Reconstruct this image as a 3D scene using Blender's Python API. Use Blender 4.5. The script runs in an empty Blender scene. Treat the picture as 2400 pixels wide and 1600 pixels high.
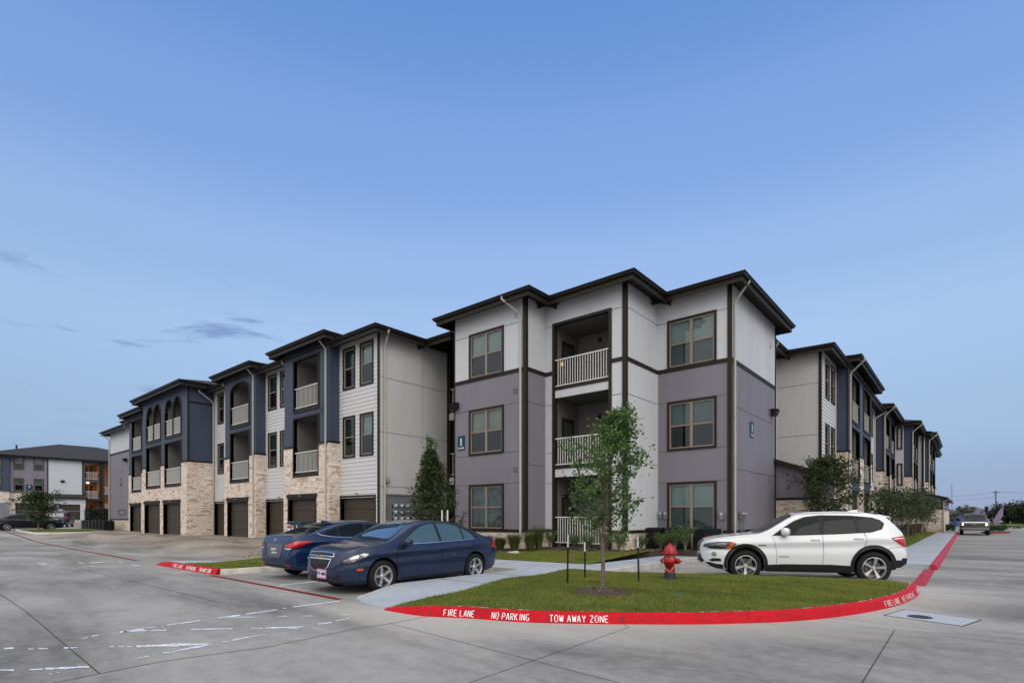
import bpy, bmesh, math, random
from math import sin, cos, pi, radians, sqrt, atan2
from mathutils import Vector, Matrix
from mathutils.bvhtree import BVHTree
from mathutils.geometry import delaunay_2d_cdt
random.seed(7)
S = bpy.context.scene
COL = S.collection

# ---------------------------------------------------------------- camera data
FPX, HOR, CAMH, YAW = 1266.0, 1212.0, 1.52, radians(40.17)
CY, SY = cos(YAW), sin(YAW)
def W(px, py, z=0.0):
    """ground-plan survey: point of height z seen at a photo pixel (2400 px wide)"""
    d = (CAMH - z) * FPX / (py - HOR)
    r = (px - 1200) / FPX * d
    return Vector((r * CY - d * SY, r * SY + d * CY, z))

# ---------------------------------------------------------------- tagging
def tag(o, label=None, cat=None, group=None, kind=None):
    if label: o['label'] = label
    if cat: o['category'] = cat
    if group: o['group'] = group
    if kind: o['kind'] = kind
    return o
def empty(name, loc=(0, 0, 0), rz=0.0, label=None, cat=None, group=None):
    o = bpy.data.objects.new(name, None); COL.objects.link(o)
    o.location = loc; o.rotation_euler = (0, 0, rz); o.empty_display_size = .3
    return tag(o, label, cat, group)
def copy_tree(o, parent=None):
    c = o.copy(); COL.objects.link(c); c.parent = parent
    for ch in o.children: copy_tree(ch, c)
    return c
def place(o, loc, rz=0.0, label=None, sc=None):
    o.location = loc; o.rotation_euler = (0, 0, rz)
    if sc: o.scale = (sc, sc, sc)
    if label: o['label'] = label
    return o

# ---------------------------------------------------------------- materials
MATS = {}
def new_mat(name):
    m = bpy.data.materials.new(name); m.use_nodes = True
    nt = m.node_tree; b = nt.nodes['Principled BSDF']
    MATS[name] = m
    return m, nt, b
def N(nt, t, **kw):
    n = nt.nodes.new(t)
    for k, v in kw.items():
        if k in ('operation', 'blend_type', 'data_type', 'noise_dimensions', 'feature', 'wave_type', 'bands_direction', 'attribute_name', 'vector_type'): setattr(n, k, v)
        else: n.inputs[k].default_value = v
    return n
def L(nt, a, b): nt.links.new(a, b)
def c4(c): return (c[0], c[1], c[2], 1)
def ramp(nt, fac, stops):
    r = nt.nodes.new('ShaderNodeValToRGB'); e = r.color_ramp.elements
    while len(e) < len(stops): e.new(.5)
    for el, (p, c) in zip(e, stops): el.position = p; el.color = c4(c) if len(c) == 3 else c
    L(nt, fac, r.inputs[0]); return r
def simple(name, col, rough=.6, metal=0.0, var=.0, scale=3.0, coat=0.0, spec=.5, bump=0.0, bscale=60, emit=None, estr=0, vertical=False):
    m, nt, b = new_mat(name)
    b.inputs['Base Color'].default_value = c4(col); b.inputs['Roughness'].default_value = rough
    b.inputs['Metallic'].default_value = metal; b.inputs['Coat Weight'].default_value = coat
    b.inputs['Coat Roughness'].default_value = .03
    b.inputs['Specular IOR Level'].default_value = spec if (rough < .35 or coat or metal or spec != .5) else .18
    tc = nt.nodes.new('ShaderNodeTexCoord')
    if var:
        src = tc.outputs['Object']
        if vertical:
            mp = N(nt, 'ShaderNodeMapping'); mp.inputs['Scale'].default_value = (1, 1, .16); L(nt, src, mp.inputs[0]); src = mp.outputs[0]
        n = N(nt, 'ShaderNodeTexNoise', Scale=scale, Detail=5.0, Roughness=.6); L(nt, src, n.inputs['Vector'])
        r = ramp(nt, n.outputs['Fac'], [(.3, [x * (1 - var) for x in col]), (.7, [min(1, x * (1 + var)) for x in col])])
        L(nt, r.outputs[0], b.inputs['Base Color'])
    if bump:
        n2 = N(nt, 'ShaderNodeTexNoise', Scale=float(bscale), Detail=4.0); L(nt, tc.outputs['Object'], n2.inputs['Vector'])
        bp = N(nt, 'ShaderNodeBump', Strength=bump, Distance=.02); L(nt, n2.outputs['Fac'], bp.inputs['Height']); L(nt, bp.outputs[0], b.inputs['Normal'])
    if emit:
        b.inputs['Emission Color'].default_value = c4(emit); b.inputs['Emission Strength'].default_value = estr
    return m
LG = simple('light_grey_panel', (.52, .53, .55), .55, var=.08, scale=.8, bump=.15, bscale=25, vertical=True)
PG = simple('mauve_grey_panel', (.196, .183, .212), .55, var=.09, scale=.8, bump=.15, bscale=25, vertical=True)
SG = simple('warm_grey_panel', (.465, .46, .45), .55, var=.09, scale=.7, bump=.15, bscale=25, vertical=True)
BL = simple('slate_blue_panel', (.052, .067, .103), .5, var=.08, scale=.8, bump=.15, bscale=25, vertical=True)
TR = simple('dark_brown_trim', (.021, .0165, .012), .5, var=.1)
SD = simple('white_siding', (.55, .55, .545), .5, var=.04)
JT = simple('panel_joint_grey', (.09, .085, .085), .7)
RL = simple('white_rail_paint', (.66, .65, .62), .4)
DS = simple('cream_downspout', (.42, .40, .35), .4, var=.08, scale=2)
TAN = simple('tan_vinyl_sash', (.26, .205, .155), .4)
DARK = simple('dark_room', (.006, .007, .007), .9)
BLIND = None
GD = simple('brown_garage_door', (.056, .043, .032), .45, var=.08)
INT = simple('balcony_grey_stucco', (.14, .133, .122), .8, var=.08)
RF = simple('charcoal_shingle', (.035, .036, .040), .9, var=.3, scale=9, bump=.5, bscale=40)
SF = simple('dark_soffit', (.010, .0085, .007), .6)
GT = simple('dark_bronze_gutter', (.016, .0135, .0115), .5)
BLK = simple('black_metal', (.012, .012, .014), .4, var=.1)
ACM = simple('black_condenser', (.010, .013, .015), .5, var=.15)
GREY = simple('grey_metal_box', (.20, .215, .23), .4, metal=.3, var=.08)
CHR = simple('chrome', (.75, .75, .77), .12, metal=1.0)
ALU = simple('alloy', (.50, .50, .51), .28, metal=.85)
RUB = simple('tyre_rubber', (.013, .013, .014), .75, bump=.1)
PLK = simple('black_plastic', (.018, .018, .019), .45)
WHT = simple('white_plastic', (.7, .7, .7), .4)
REDG = simple('red_lamp_glass', (.42, .004, .006), .12, coat=.3)
AMB = simple('amber_glass', (.55, .10, .02), .12, coat=1.0)
LENS = simple('clear_lamp_lens', (.17, .175, .185), .10, metal=.6, coat=1.0, var=.5, scale=14)
GOLD = simple('gold_badge', (.55, .36, .13), .25, metal=.8)
BARK = simple('bark', (.15, .12, .095), .9, var=.35, scale=14, bump=.5, bscale=50)
MULCH = simple('mulch', (.075, .056, .044), .95, var=.5, scale=30, bump=1.0, bscale=60)
SIGNB = simple('sign_teal_blue', (.012, .055, .095), .4)
WTXT = simple('white_lettering', (.78, .78, .80), .4)
BTXT = simple('dark_lettering', (.02, .02, .03), .5)
HYD = simple('hydrant_red', (.31, .002, .004), .35, coat=.15, var=.12, scale=9)
BRASS = simple('chain_metal', (.42, .36, .24), .4, metal=.6)

def glass_mat(name, tint, rough=.02, refl=1.0):
    m, nt, b = new_mat(name)
    nt.nodes.remove(b); out = nt.nodes['Material Output']
    tr = N(nt, 'ShaderNodeBsdfTransparent', Color=c4(tint)); gl = N(nt, 'ShaderNodeBsdfGlossy', Roughness=rough)
    gl.inputs['Color'].default_value = (.9, .95, 1, 1)
    fr = N(nt, 'ShaderNodeFresnel', IOR=1.7); mu = N(nt, 'ShaderNodeMath', operation='MULTIPLY'); mu.inputs[1].default_value = refl
    L(nt, fr.outputs[0], mu.inputs[0]); mx = N(nt, 'ShaderNodeMixShader')
    L(nt, mu.outputs[0], mx.inputs[0]); L(nt, tr.outputs[0], mx.inputs[1]); L(nt, gl.outputs[0], mx.inputs[2]); L(nt, mx.outputs[0], out.inputs[0])
    return m
GLS = glass_mat('window_glass', (.66, .77, .745), .015, .75)

def blind_mat(name, c):
    m, nt, b = new_mat(name); b.inputs['Roughness'].default_value = .6
    tc = nt.nodes.new('ShaderNodeTexCoord'); sx = N(nt, 'ShaderNodeSeparateXYZ'); L(nt, tc.outputs['Object'], sx.inputs[0])
    mm = N(nt, 'ShaderNodeMath', operation='MULTIPLY'); mm.inputs[1].default_value = 22.0; L(nt, sx.outputs[2], mm.inputs[0])
    fr = N(nt, 'ShaderNodeMath', operation='FRACT'); L(nt, mm.outputs[0], fr.inputs[0])
    n = N(nt, 'ShaderNodeTexNoise', Scale=1.1, Detail=2.0); L(nt, tc.outputs['Object'], n.inputs['Vector'])
    r = ramp(nt, fr.outputs[0], [(0, [x * .45 for x in c]), (.22, c), (1, [x * .85 for x in c])])
    mx = N(nt, 'ShaderNodeMix', data_type='RGBA', blend_type='MULTIPLY'); mx.inputs[0].default_value = .6
    r2 = ramp(nt, n.outputs['Fac'], [(.3, (.55, .6, .6)), (.65, (1, 1, 1))])
    L(nt, r.outputs[0], mx.inputs[6]); L(nt, r2.outputs[0], mx.inputs[7]); L(nt, mx.outputs[2], b.inputs['Base Color'])
    return m
BLIND = blind_mat('slatted_blind', (.56, .60, .58))
BLIND_T = blind_mat('beige_blind', (.56, .50, .43))
CURT = simple('curtain_cloth', (.22, .27, .26), .8, var=.5, scale=4)

def stone_mat():
    m, nt, b = new_mat('stacked_limestone'); b.inputs['Roughness'].default_value = .85
    uv = N(nt, 'ShaderNodeUVMap'); nz = N(nt, 'ShaderNodeTexNoise', Scale=2.2, Detail=3.0)
    L(nt, uv.outputs[0], nz.inputs['Vector'])
    sub = N(nt, 'ShaderNodeVectorMath', operation='SUBTRACT'); sub.inputs[1].default_value = (.5, .5, .5); L(nt, nz.outputs['Color'], sub.inputs[0])
    sc = N(nt, 'ShaderNodeVectorMath', operation='SCALE'); sc.inputs['Scale'].default_value = .13; L(nt, sub.outputs[0], sc.inputs[0])
    ad = N(nt, 'ShaderNodeVectorMath', operation='ADD'); L(nt, uv.outputs[0], ad.inputs[0]); L(nt, sc.outputs[0], ad.inputs[1])
    def brick(w, h, off, ms):
        k = nt.nodes.new('ShaderNodeTexBrick'); k.offset = off; k.squash = .7; k.squash_frequency = 3
        k.inputs['Scale'].default_value = 1.0; k.inputs['Brick Width'].default_value = w; k.inputs['Row Height'].default_value = h
        k.inputs['Mortar Size'].default_value = ms; k.inputs['Mortar Smooth'].default_value = .6; k.inputs['Bias'].default_value = 0
        k.inputs['Color1'].default_value = (0, 0, 0, 1); k.inputs['Color2'].default_value = (1, 1, 1, 1); k.inputs['Mortar'].default_value = (.5, .5, .5, 1)
        L(nt, ad.outputs[0], k.inputs['Vector']); return k
    k1 = brick(.42, .115, .43, .008); k2 = brick(.31, .078, .37, .006)
    n3 = N(nt, 'ShaderNodeTexNoise', Scale=1.6, Detail=1.0); L(nt, uv.outputs[0], n3.inputs['Vector'])
    gt = N(nt, 'ShaderNodeMath', operation='GREATER_THAN'); gt.inputs[1].default_value = .52; L(nt, n3.outputs['Fac'], gt.inputs[0])
    mc = N(nt, 'ShaderNodeMix', data_type='RGBA'); L(nt, gt.outputs[0], mc.inputs[0]); L(nt, k1.outputs['Color'], mc.inputs[6]); L(nt, k2.outputs['Color'], mc.inputs[7])
    mf = N(nt, 'ShaderNodeMix', data_type='FLOAT'); L(nt, gt.outputs[0], mf.inputs[0]); L(nt, k1.outputs['Fac'], mf.inputs[2]); L(nt, k2.outputs['Fac'], mf.inputs[3])
    n4 = N(nt, 'ShaderNodeTexNoise', Scale=7.0, Detail=5.0, Roughness=.7); L(nt, uv.outputs[0], n4.inputs['Vector'])
    hs = N(nt, 'ShaderNodeMath', operation='ADD'); hs.use_clamp = True; L(nt, mc.outputs[2], hs.inputs[0]); 
    m4 = N(nt, 'ShaderNodeMath', operation='MULTIPLY_ADD'); m4.inputs[1].default_value = 1.1; m4.inputs[2].default_value = -.55; L(nt, n4.outputs['Fac'], m4.inputs[0]); L(nt, m4.outputs[0], hs.inputs[1])
    r = ramp(nt, hs.outputs[0], [(0, (.44, .29, .21)), (.15, (.60, .45, .35)), (.38, (.72, .62, .53)), (.68, (.78, .70, .62)), (.86, (.66, .52, .42)), (1, (.82, .76, .70))])
    mx = N(nt, 'ShaderNodeMix', data_type='RGBA'); mx.inputs[7].default_value = (.44, .35, .28, 1)
    L(nt, mf.outputs[0], mx.inputs[0]); L(nt, r.outputs[0], mx.inputs[6]); L(nt, mx.outputs[2], b.inputs['Base Color'])
    hh = N(nt, 'ShaderNodeMath', operation='MULTIPLY_ADD'); hh.inputs[1].default_value = -1.0; L(nt, mf.outputs[0], hh.inputs[0])
    h2 = N(nt, 'ShaderNodeMath', operation='MULTIPLY_ADD'); h2.inputs[1].default_value = .6; L(nt, mc.outputs[2], h2.inputs[0]); 
    h3 = N(nt, 'ShaderNodeMath', operation='MULTIPLY'); h3.inputs[1].default_value = .6; L(nt, n4.outputs['Fac'], h3.inputs[0]); L(nt, h3.outputs[0], h2.inputs[2])
    L(nt, h2.outputs[0], hh.inputs[2])
    b.inputs['Specular IOR Level'].default_value = .2; bp = N(nt, 'ShaderNodeBump', Strength=.7, Distance=.04); L(nt, hh.outputs[0], bp.inputs['Height']); L(nt, bp.outputs[0], b.inputs['Normal'])
    return m
ST = stone_mat()

def concrete_mat(name, lo, hi, scale=.35, streak=True, wear=False):
    m, nt, b = new_mat(name); b.inputs['Roughness'].default_value = .82; b.inputs['Specular IOR Level'].default_value = .3
    tc = nt.nodes.new('ShaderNodeTexCoord')
    n1 = N(nt, 'ShaderNodeTexNoise', Scale=scale, Detail=6.0, Roughness=.55, Distortion=.6); 
    mp = N(nt, 'ShaderNodeMapping'); mp.inputs['Rotation'].default_value = (0, 0, .62); mp.inputs['Scale'].default_value = (.5, 1.6, 1) if streak else (1, 1, 1)
    L(nt, tc.outputs['Object'], mp.inputs[0]); L(nt, mp.outputs[0], n1.inputs['Vector'])
    n2 = N(nt, 'ShaderNodeTexNoise', Scale=4.0, Detail=8.0, Roughness=.75); L(nt, tc.outputs['Object'], n2.inputs['Vector'])
    a = N(nt, 'ShaderNodeMath', operation='MULTIPLY_ADD'); a.inputs[1].default_value = .35; L(nt, n2.outputs['Fac'], a.inputs[0])
    a2 = N(nt, 'ShaderNodeMath', operation='MULTIPLY'); a2.inputs[1].default_value = .75; L(nt, n1.outputs['Fac'], a2.inputs[0]); L(nt, a2.outputs[0], a.inputs[2])
    r = ramp(nt, a.outputs[0], [(.40, lo), (.53, [(x + y) * .5 for x, y in zip(lo, hi)]), (.66, hi)])
    out = r.outputs[0]
    if wear:
        at = N(nt, 'ShaderNodeAttribute', attribute_name='wear')
        mx = N(nt, 'ShaderNodeMix', data_type='RGBA'); mm = N(nt, 'ShaderNodeMath', operation='MULTIPLY')
        r3 = ramp(nt, n1.outputs['Fac'], [(.25, (.55, .55, .55)), (.6, (1, 1, 1))])
        L(nt, at.outputs['Fac'], mm.inputs[0]); L(nt, r3.outputs[0], mm.inputs[1]); L(nt, mm.outputs[0], mx.inputs[0])
        L(nt, out, mx.inputs[6]); mx.inputs[7].default_value = (.40, .385, .355, 1); out = mx.outputs[2]
        at2 = N(nt, 'ShaderNodeAttribute', attribute_name='apron')
        mx2 = N(nt, 'ShaderNodeMix', data_type='RGBA', blend_type='MULTIPLY'); L(nt, at2.outputs['Fac'], mx2.inputs[0]); L(nt, out, mx2.inputs[6])
        r4 = ramp(nt, n1.outputs['Fac'], [(.35, (1.0, .82, .62)), (.6, (1.15, 1.04, .92))]); L(nt, r4.outputs[0], mx2.inputs[7]); out = mx2.outputs[2]
    # fine speckle
    n5 = N(nt, 'ShaderNodeTexNoise', Scale=70.0, Detail=2.0); L(nt, tc.outputs['Object'], n5.inputs['Vector'])
    r5 = ramp(nt, n5.outputs['Fac'], [(.3, (.86, .86, .86)), (.7, (1.08, 1.08, 1.08))])
    m5 = N(nt, 'ShaderNodeMix', data_type='RGBA', blend_type='MULTIPLY'); m5.inputs[0].default_value = 1; L(nt, out, m5.inputs[6]); L(nt, r5.outputs[0], m5.inputs[7])
    # dark rubber drips / oil spots
    v = N(nt, 'ShaderNodeTexVoronoi', Scale=1.3); L(nt, tc.outputs['Object'], v.inputs['Vector'])
    r6 = ramp(nt, v.outputs['Distance'], [(.02, (.55, .55, .55)), (.045, (1, 1, 1))])
    m6 = N(nt, 'ShaderNodeMix', data_type='RGBA', blend_type='MULTIPLY'); m6.inputs[0].default_value = .7; L(nt, m5.outputs[2], m6.inputs[6]); L(nt, r6.outputs[0], m6.inputs[7])
    L(nt, m6.outputs[2], b.inputs['Base Color'])
    bp = N(nt, 'ShaderNodeBump', Strength=.25, Distance=.01); L(nt, n5.outputs['Fac'], bp.inputs['Height']); L(nt, bp.outputs[0], b.inputs['Normal'])
    return m
ROADM = concrete_mat('road_concrete', (.115, .114, .113), (.30, .294, .284), wear=True)
WALKM = concrete_mat('sidewalk_concrete', (.29, .32, .37), (.355, .39, .45), scale=.8, streak=False)
KERBM = concrete_mat('kerb_concrete', (.36, .34, .30), (.56, .54, .50), scale=2, streak=False)
DARKJ = simple('joint_sealant', (.06, .057, .052), .9)
def paint_mat(name, c1, c2, sc=6, thr=(.25, .6)):
    m, nt, b = new_mat(name); b.inputs['Roughness'].default_value = .6; b.inputs['Specular IOR Level'].default_value = .15
    tc = nt.nodes.new('ShaderNodeTexCoord'); n = N(nt, 'ShaderNodeTexNoise', Scale=float(sc), Detail=6.0, Roughness=.7); L(nt, tc.outputs['Object'], n.inputs['Vector'])
    r = ramp(nt, n.outputs['Fac'], [(thr[0], c2), (thr[1], c1)])
    mp = N(nt, 'ShaderNodeMapping'); mp.inputs['Scale'].default_value = (2.2, 2.2, 14); L(nt, tc.outputs['Object'], mp.inputs[0])
    n2 = N(nt, 'ShaderNodeTexNoise', Scale=4.0, Detail=9.0, Roughness=.75); L(nt, mp.outputs[0], n2.inputs['Vector'])
    r2 = ramp(nt, n2.outputs['Fac'], [(.30, (.45, .42, .42)), (.42, (.85, .85, .85)), (.55, (1, 1, 1)), (.72, (1.12, 1.5, 1.5))])
    mm = N(nt, 'ShaderNodeMix', data_type='RGBA', blend_type='MULTIPLY'); mm.inputs[0].default_value = 1; L(nt, r.outputs[0], mm.inputs[6]); L(nt, r2.outputs[0], mm.inputs[7]); L(nt, mm.outputs[2], b.inputs['Base Color'])
    return m
REDP = paint_mat('red_kerb_paint', (.50, .004, .012), (.33, .008, .014), 5, (.3, .55))
REDW = paint_mat('worn_red_paint', (.42, .025, .05), (.27, .05, .06), 7)
REDD = paint_mat('dark_red_line_paint', (.20, .010, .014), (.15, .02, .022), 7)
WPNT = paint_mat('white_road_paint', (.62, .66, .74), (.48, .52, .58), 15, (.35, .55))

def leaf_mat(name, c1, c2, trans=.25, rough=.5, patch=None):
    m, nt, b = new_mat(name); b.inputs['Roughness'].default_value = rough; b.inputs['Specular IOR Level'].default_value = .3
    g = nt.nodes.new('ShaderNodeNewGeometry'); r = ramp(nt, g.outputs['Random Per Island'], [(0, c1), (1, c2)])
    if patch:
        tc = nt.nodes.new('ShaderNodeTexCoord'); pn = N(nt, 'ShaderNodeTexNoise', Scale=1.1, Detail=6.0, Roughness=.68, Distortion=.6); mpp = N(nt, 'ShaderNodeMapping'); mpp.inputs['Rotation'].default_value = (0, 0, .7); mpp.inputs['Scale'].default_value = (.7, 1.6, 1)
        L(nt, tc.outputs['Object'], mpp.inputs[0]); L(nt, mpp.outputs[0], pn.inputs['Vector']); pr = ramp(nt, pn.outputs['Fac'], [(.30, (.5, .62, .55)), (.47, (.95, 1, .9)), (.60, (1.25, 1.15, 1.0)), (.74, patch)])
        pm = N(nt, 'ShaderNodeMix', data_type='RGBA', blend_type='MULTIPLY'); pm.inputs[0].default_value = 1; L(nt, r.outputs[0], pm.inputs[6]); L(nt, pr.outputs[0], pm.inputs[7])
        class _R: outputs = [pm.outputs[2]]
        r = _R
    L(nt, r.outputs[0], b.inputs['Base Color'])
    tl = N(nt, 'ShaderNodeBsdfTranslucent'); L(nt, r.outputs[0], tl.inputs[0]); mx = N(nt, 'ShaderNodeMixShader'); mx.inputs[0].default_value = trans
    L(nt, b.outputs[0], mx.inputs[1]); L(nt, tl.outputs[0], mx.inputs[2]); L(nt, mx.outputs[0], nt.nodes['Material Output'].inputs[0])
    return m
LEAF = leaf_mat('oak_leaf', (.035, .085, .02), (.14, .23, .065), .4)
LEAFD = leaf_mat('evergreen_leaf', (.014, .028, .010), (.055, .085, .028))
LEAFY = leaf_mat('young_leaf', (.07, .13, .035), (.10, .17, .05))
LEAFC = leaf_mat('myrtle_leaf', (.014, .030, .012), (.05, .085, .03))
GRB = leaf_mat('grass_blade', (.085, .12, .018), (.27, .29, .07), .3, patch=(2.0, 1.25, 1.6))
OGR = leaf_mat('ornamental_grass', (.05, .075, .018), (.13, .15, .05), .2)
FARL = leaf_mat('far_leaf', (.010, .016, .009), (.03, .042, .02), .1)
def lawn_mat():
    m, nt, b = new_mat('lawn_soil_green'); b.inputs['Roughness'].default_value = .95; b.inputs['Specular IOR Level'].default_value = .1
    tc = nt.nodes.new('ShaderNodeTexCoord'); n = N(nt, 'ShaderNodeTexNoise', Scale=1.3, Detail=8.0, Roughness=.7, Distortion=.5); L(nt, tc.outputs['Object'], n.inputs['Vector'])
    r = ramp(nt, n.outputs['Fac'], [(.3, (.055, .085, .018)), (.5, (.11, .14, .03)), (.62, (.14, .155, .04)), (.75, (.16, .13, .065))]); L(nt, r.outputs[0], b.inputs['Base Color'])
    n2 = N(nt, 'ShaderNodeTexNoise', Scale=60.0, Detail=4.0); L(nt, tc.outputs['Object'], n2.inputs['Vector'])
    bp = N(nt, 'ShaderNodeBump', Strength=1.0, Distance=.04); L(nt, n2.outputs['Fac'], bp.inputs['Height']); L(nt, bp.outputs[0], b.inputs['Normal'])
    return m
LAWN = lawn_mat()
GRAVM = simple('gravel_soil', (.12, .10, .085), .95, var=.3, scale=20, bump=.8)

# ---------------------------------------------------------------- mesh collector
class MB:
    def __init__(s): s.v = []; s.f = []
    def face(s, pts):
        i = len(s.v); s.v += [tuple(p) for p in pts]; s.f.append(tuple(range(i, i + len(pts))))
    def box(s, a, b):
        x0, x1 = sorted((a[0], b[0])); y0, y1 = sorted((a[1], b[1])); z0, z1 = sorted((a[2], b[2]))
        i = len(s.v)
        s.v += [(x0, y0, z0), (x1, y0, z0), (x1, y1, z0), (x0, y1, z0), (x0, y0, z1), (x1, y0, z1), (x1, y1, z1), (x0, y1, z1)]
        for q in ((0, 3, 2, 1), (4, 5, 6, 7), (0, 1, 5, 4), (1, 2, 6, 5), (2, 3, 7, 6), (3, 0, 4, 7)): s.f.append(tuple(i + k for k in q))
    def hexa(s, p):   # 8 points: 4 bottom, 4 top
        i = len(s.v); s.v += [tuple(q) for q in p]
        for q in ((0, 3, 2, 1), (4, 5, 6, 7), (0, 1, 5, 4), (1, 2, 6, 5), (2, 3, 7, 6), (3, 0, 4, 7)): s.f.append(tuple(i + k for k in q))
    def prism(s, poly, z0, z1):
        n = len(poly); i = len(s.v)
        s.v += [(p[0], p[1], z0) for p in poly] + [(p[0], p[1], z1) for p in poly]
        s.f.append(tuple(i + n + k for k in range(n))); s.f.append(tuple(i + n - 1 - k for k in range(n)))
        for k in range(n): s.f.append((i + k, i + (k + 1) % n, i + n + (k + 1) % n, i + n + k))
    def tube(s, pts, r, n=8, r2=None, cap=True):
        pts = [Vector(p) for p in pts]; m = len(pts); i0 = len(s.v); up = None
        for k, p in enumerate(pts):
            t = (pts[min(k + 1, m - 1)] - pts[max(k - 1, 0)]).normalized()
            if up is None: up = Vector((0, 0, 1)) if abs(t.z) < .9 else Vector((1, 0, 0))
            a = t.cross(up)
            if a.length < 1e-4: a = t.cross(Vector((0, 1, 0)))
            a.normalize(); b = a.cross(t).normalized(); up = b
            if isinstance(r, (list, tuple)): rr = r[k]
            else: rr = r if r2 is None else r + (r2 - r) * k / max(1, m - 1)
            for j in range(n):
                q = p + a * (rr * cos(2 * pi * j / n)) + b * (rr * sin(2 * pi * j / n)); s.v.append(tuple(q))
        for k in range(m - 1):
            for j in range(n):
                a = i0 + k * n + j; b = i0 + k * n + (j + 1) % n; s.f.append((a, b, b + n, a + n))
        if cap:
            s.f.append(tuple(i0 + n - 1 - j for j in range(n))); s.f.append(tuple(i0 + (m - 1) * n + j for j in range(n)))
    def lathe(s, prof, axis='z', n=24, c=(0, 0, 0), closed=False, caps=True):
        i0 = len(s.v); m = len(prof)
        for (r, h) in prof:
            for j in range(n):
                a = 2 * pi * j / n; u, w = r * cos(a), r * sin(a)
                p = {'z': (u, w, h), 'y': (u, h, w), 'x': (h, u, w)}[axis]; s.v.append((p[0] + c[0], p[1] + c[1], p[2] + c[2]))
        for k in range(m - 1 + (1 if closed else 0)):
            for j in range(n):
                k2 = (k + 1) % m; s.f.append((i0 + k * n + j, i0 + k * n + (j + 1) % n, i0 + k2 * n + (j + 1) % n, i0 + k2 * n + j))
        if not closed and caps:
            if prof[0][0] > 1e-4: s.f.append(tuple(i0 + n - 1 - j for j in range(n)))
            if prof[-1][0] > 1e-4: s.f.append(tuple(i0 + (m - 1) * n + j for j in range(n)))
    def build(s, name, mat, parent=None, off=(0, 0, 0), smooth=False, uv=False, angle=40):
        me = bpy.data.meshes.new(name)
        ox, oy, oz = off
        me.from_pydata([(x - ox, y - oy, z - oz) for x, y, z in s.v], [], s.f); me.update()
        if mat: me.materials.append(mat)
        if uv:
            ul = me.uv_layers.new(name='UVMap')
            for p in me.polygons:
                n = p.normal
                for li in p.loop_indices:
                    c = s.v[me.loops[li].vertex_index]
                    if abs(n.z) > .7: q = (c[0], c[1])
                    elif abs(n.y) > abs(n.x): q = (c[0], c[2])
                    else: q = (c[1] + 3.7, c[2])
                    ul.data[li].uv = q
        if smooth:
            me.polygons.foreach_set('use_smooth', [True] * len(me.polygons)); me.set_sharp_from_angle(angle=radians(angle))
        o = bpy.data.objects.new(name, me); COL.objects.link(o)
        if parent: o.parent = parent
        return o

def text_mesh(txt, size, bold=0.0, sx=1.0, font_shear=0.0):
    """returns list of verts (x, y) and faces of a text laid out centred"""
    cu = bpy.data.curves.new('t', 'FONT'); cu.body = txt; cu.size = size; cu.align_x = 'CENTER'; cu.align_y = 'CENTER'; cu.offset = bold; cu.resolution_u = 3
    ob = bpy.data.objects.new('t', cu); COL.objects.link(ob)
    dg = bpy.context.evaluated_depsgraph_get(); me = bpy.data.meshes.new_from_object(ob.evaluated_get(dg))
    vs = [(v.co.x * sx, v.co.y) for v in me.vertices]; fs = [tuple(p.vertices) for p in me.polygons]
    bpy.data.objects.remove(ob); bpy.data.curves.remove(cu); bpy.data.meshes.remove(me)
    return vs, fs
def text_on(name, txt, size, o, u, v, mat, parent, off=(0, 0, 0), bold=0.0, sx=1.0):
    vs, fs = text_mesh(txt, size, bold, sx); mb = MB(); o = Vector(o); u = Vector(u); v = Vector(v)
    mb.v = [tuple(o + u * a + v * b) for a, b in vs]; mb.f = fs
    return mb.build(name, mat, parent, off)
# ================================================================= GROUND
def smooth(t): t = max(0.0, min(1.0, t)); return t * t * (3 - 2 * t)
def gz(x, y):
    a = smooth((y - 6.6) / 5.5) * smooth((-17.6 - x) / 2.2)
    b = smooth((-46 - x) / 14)
    return .42 * (1 - (1 - a) * (1 - b)) + .78 * smooth((-92 - x) / 10)
def lawn_z(x, y):
    if x > -17.0 and y > 13.0: return .15 + .20 * max(0, min(1, (y - 13.3) / 3.6))
    if x < -17.6: return max(.15, gz(x, y) + .05)
    return .15
def inside(p, poly):
    x, y = p[0], p[1]; c = False; n = len(poly); j = n - 1
    for i in range(n):
        xi, yi, xj, yj = poly[i][0], poly[i][1], poly[j][0], poly[j][1]
        if (yi > y) != (yj > y) and x < (xj - xi) * (y - yi) / (yj - yi) + xi: c = not c
        j = i
    return c
def fill(poly, step):
    """triangulated fill of a plan polygon with inner points"""
    pts = []; n = len(poly)
    for i in range(n):
        a = Vector(poly[i][:2]); b = Vector(poly[(i + 1) % n][:2]); k = max(1, int((b - a).length / step))
        for q in range(k): pts.append(a.lerp(b, q / k))
    nb = len(pts); edges = [(i, (i + 1) % nb) for i in range(nb)]
    xs = [p.x for p in pts]; ys = [p.y for p in pts]; bd = [tuple(p) for p in pts]
    x = min(xs) + step * .5
    while x < max(xs):
        y = min(ys) + step * .5
        while y < max(ys):
            if inside((x, y), bd): pts.append(Vector((x, y)))
            y += step
        x += step
    v, e, f, *_ = delaunay_2d_cdt(pts, edges, [], 1, 1e-5)
    return [tuple(p) for p in v], [tuple(q) for q in f], bd
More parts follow.
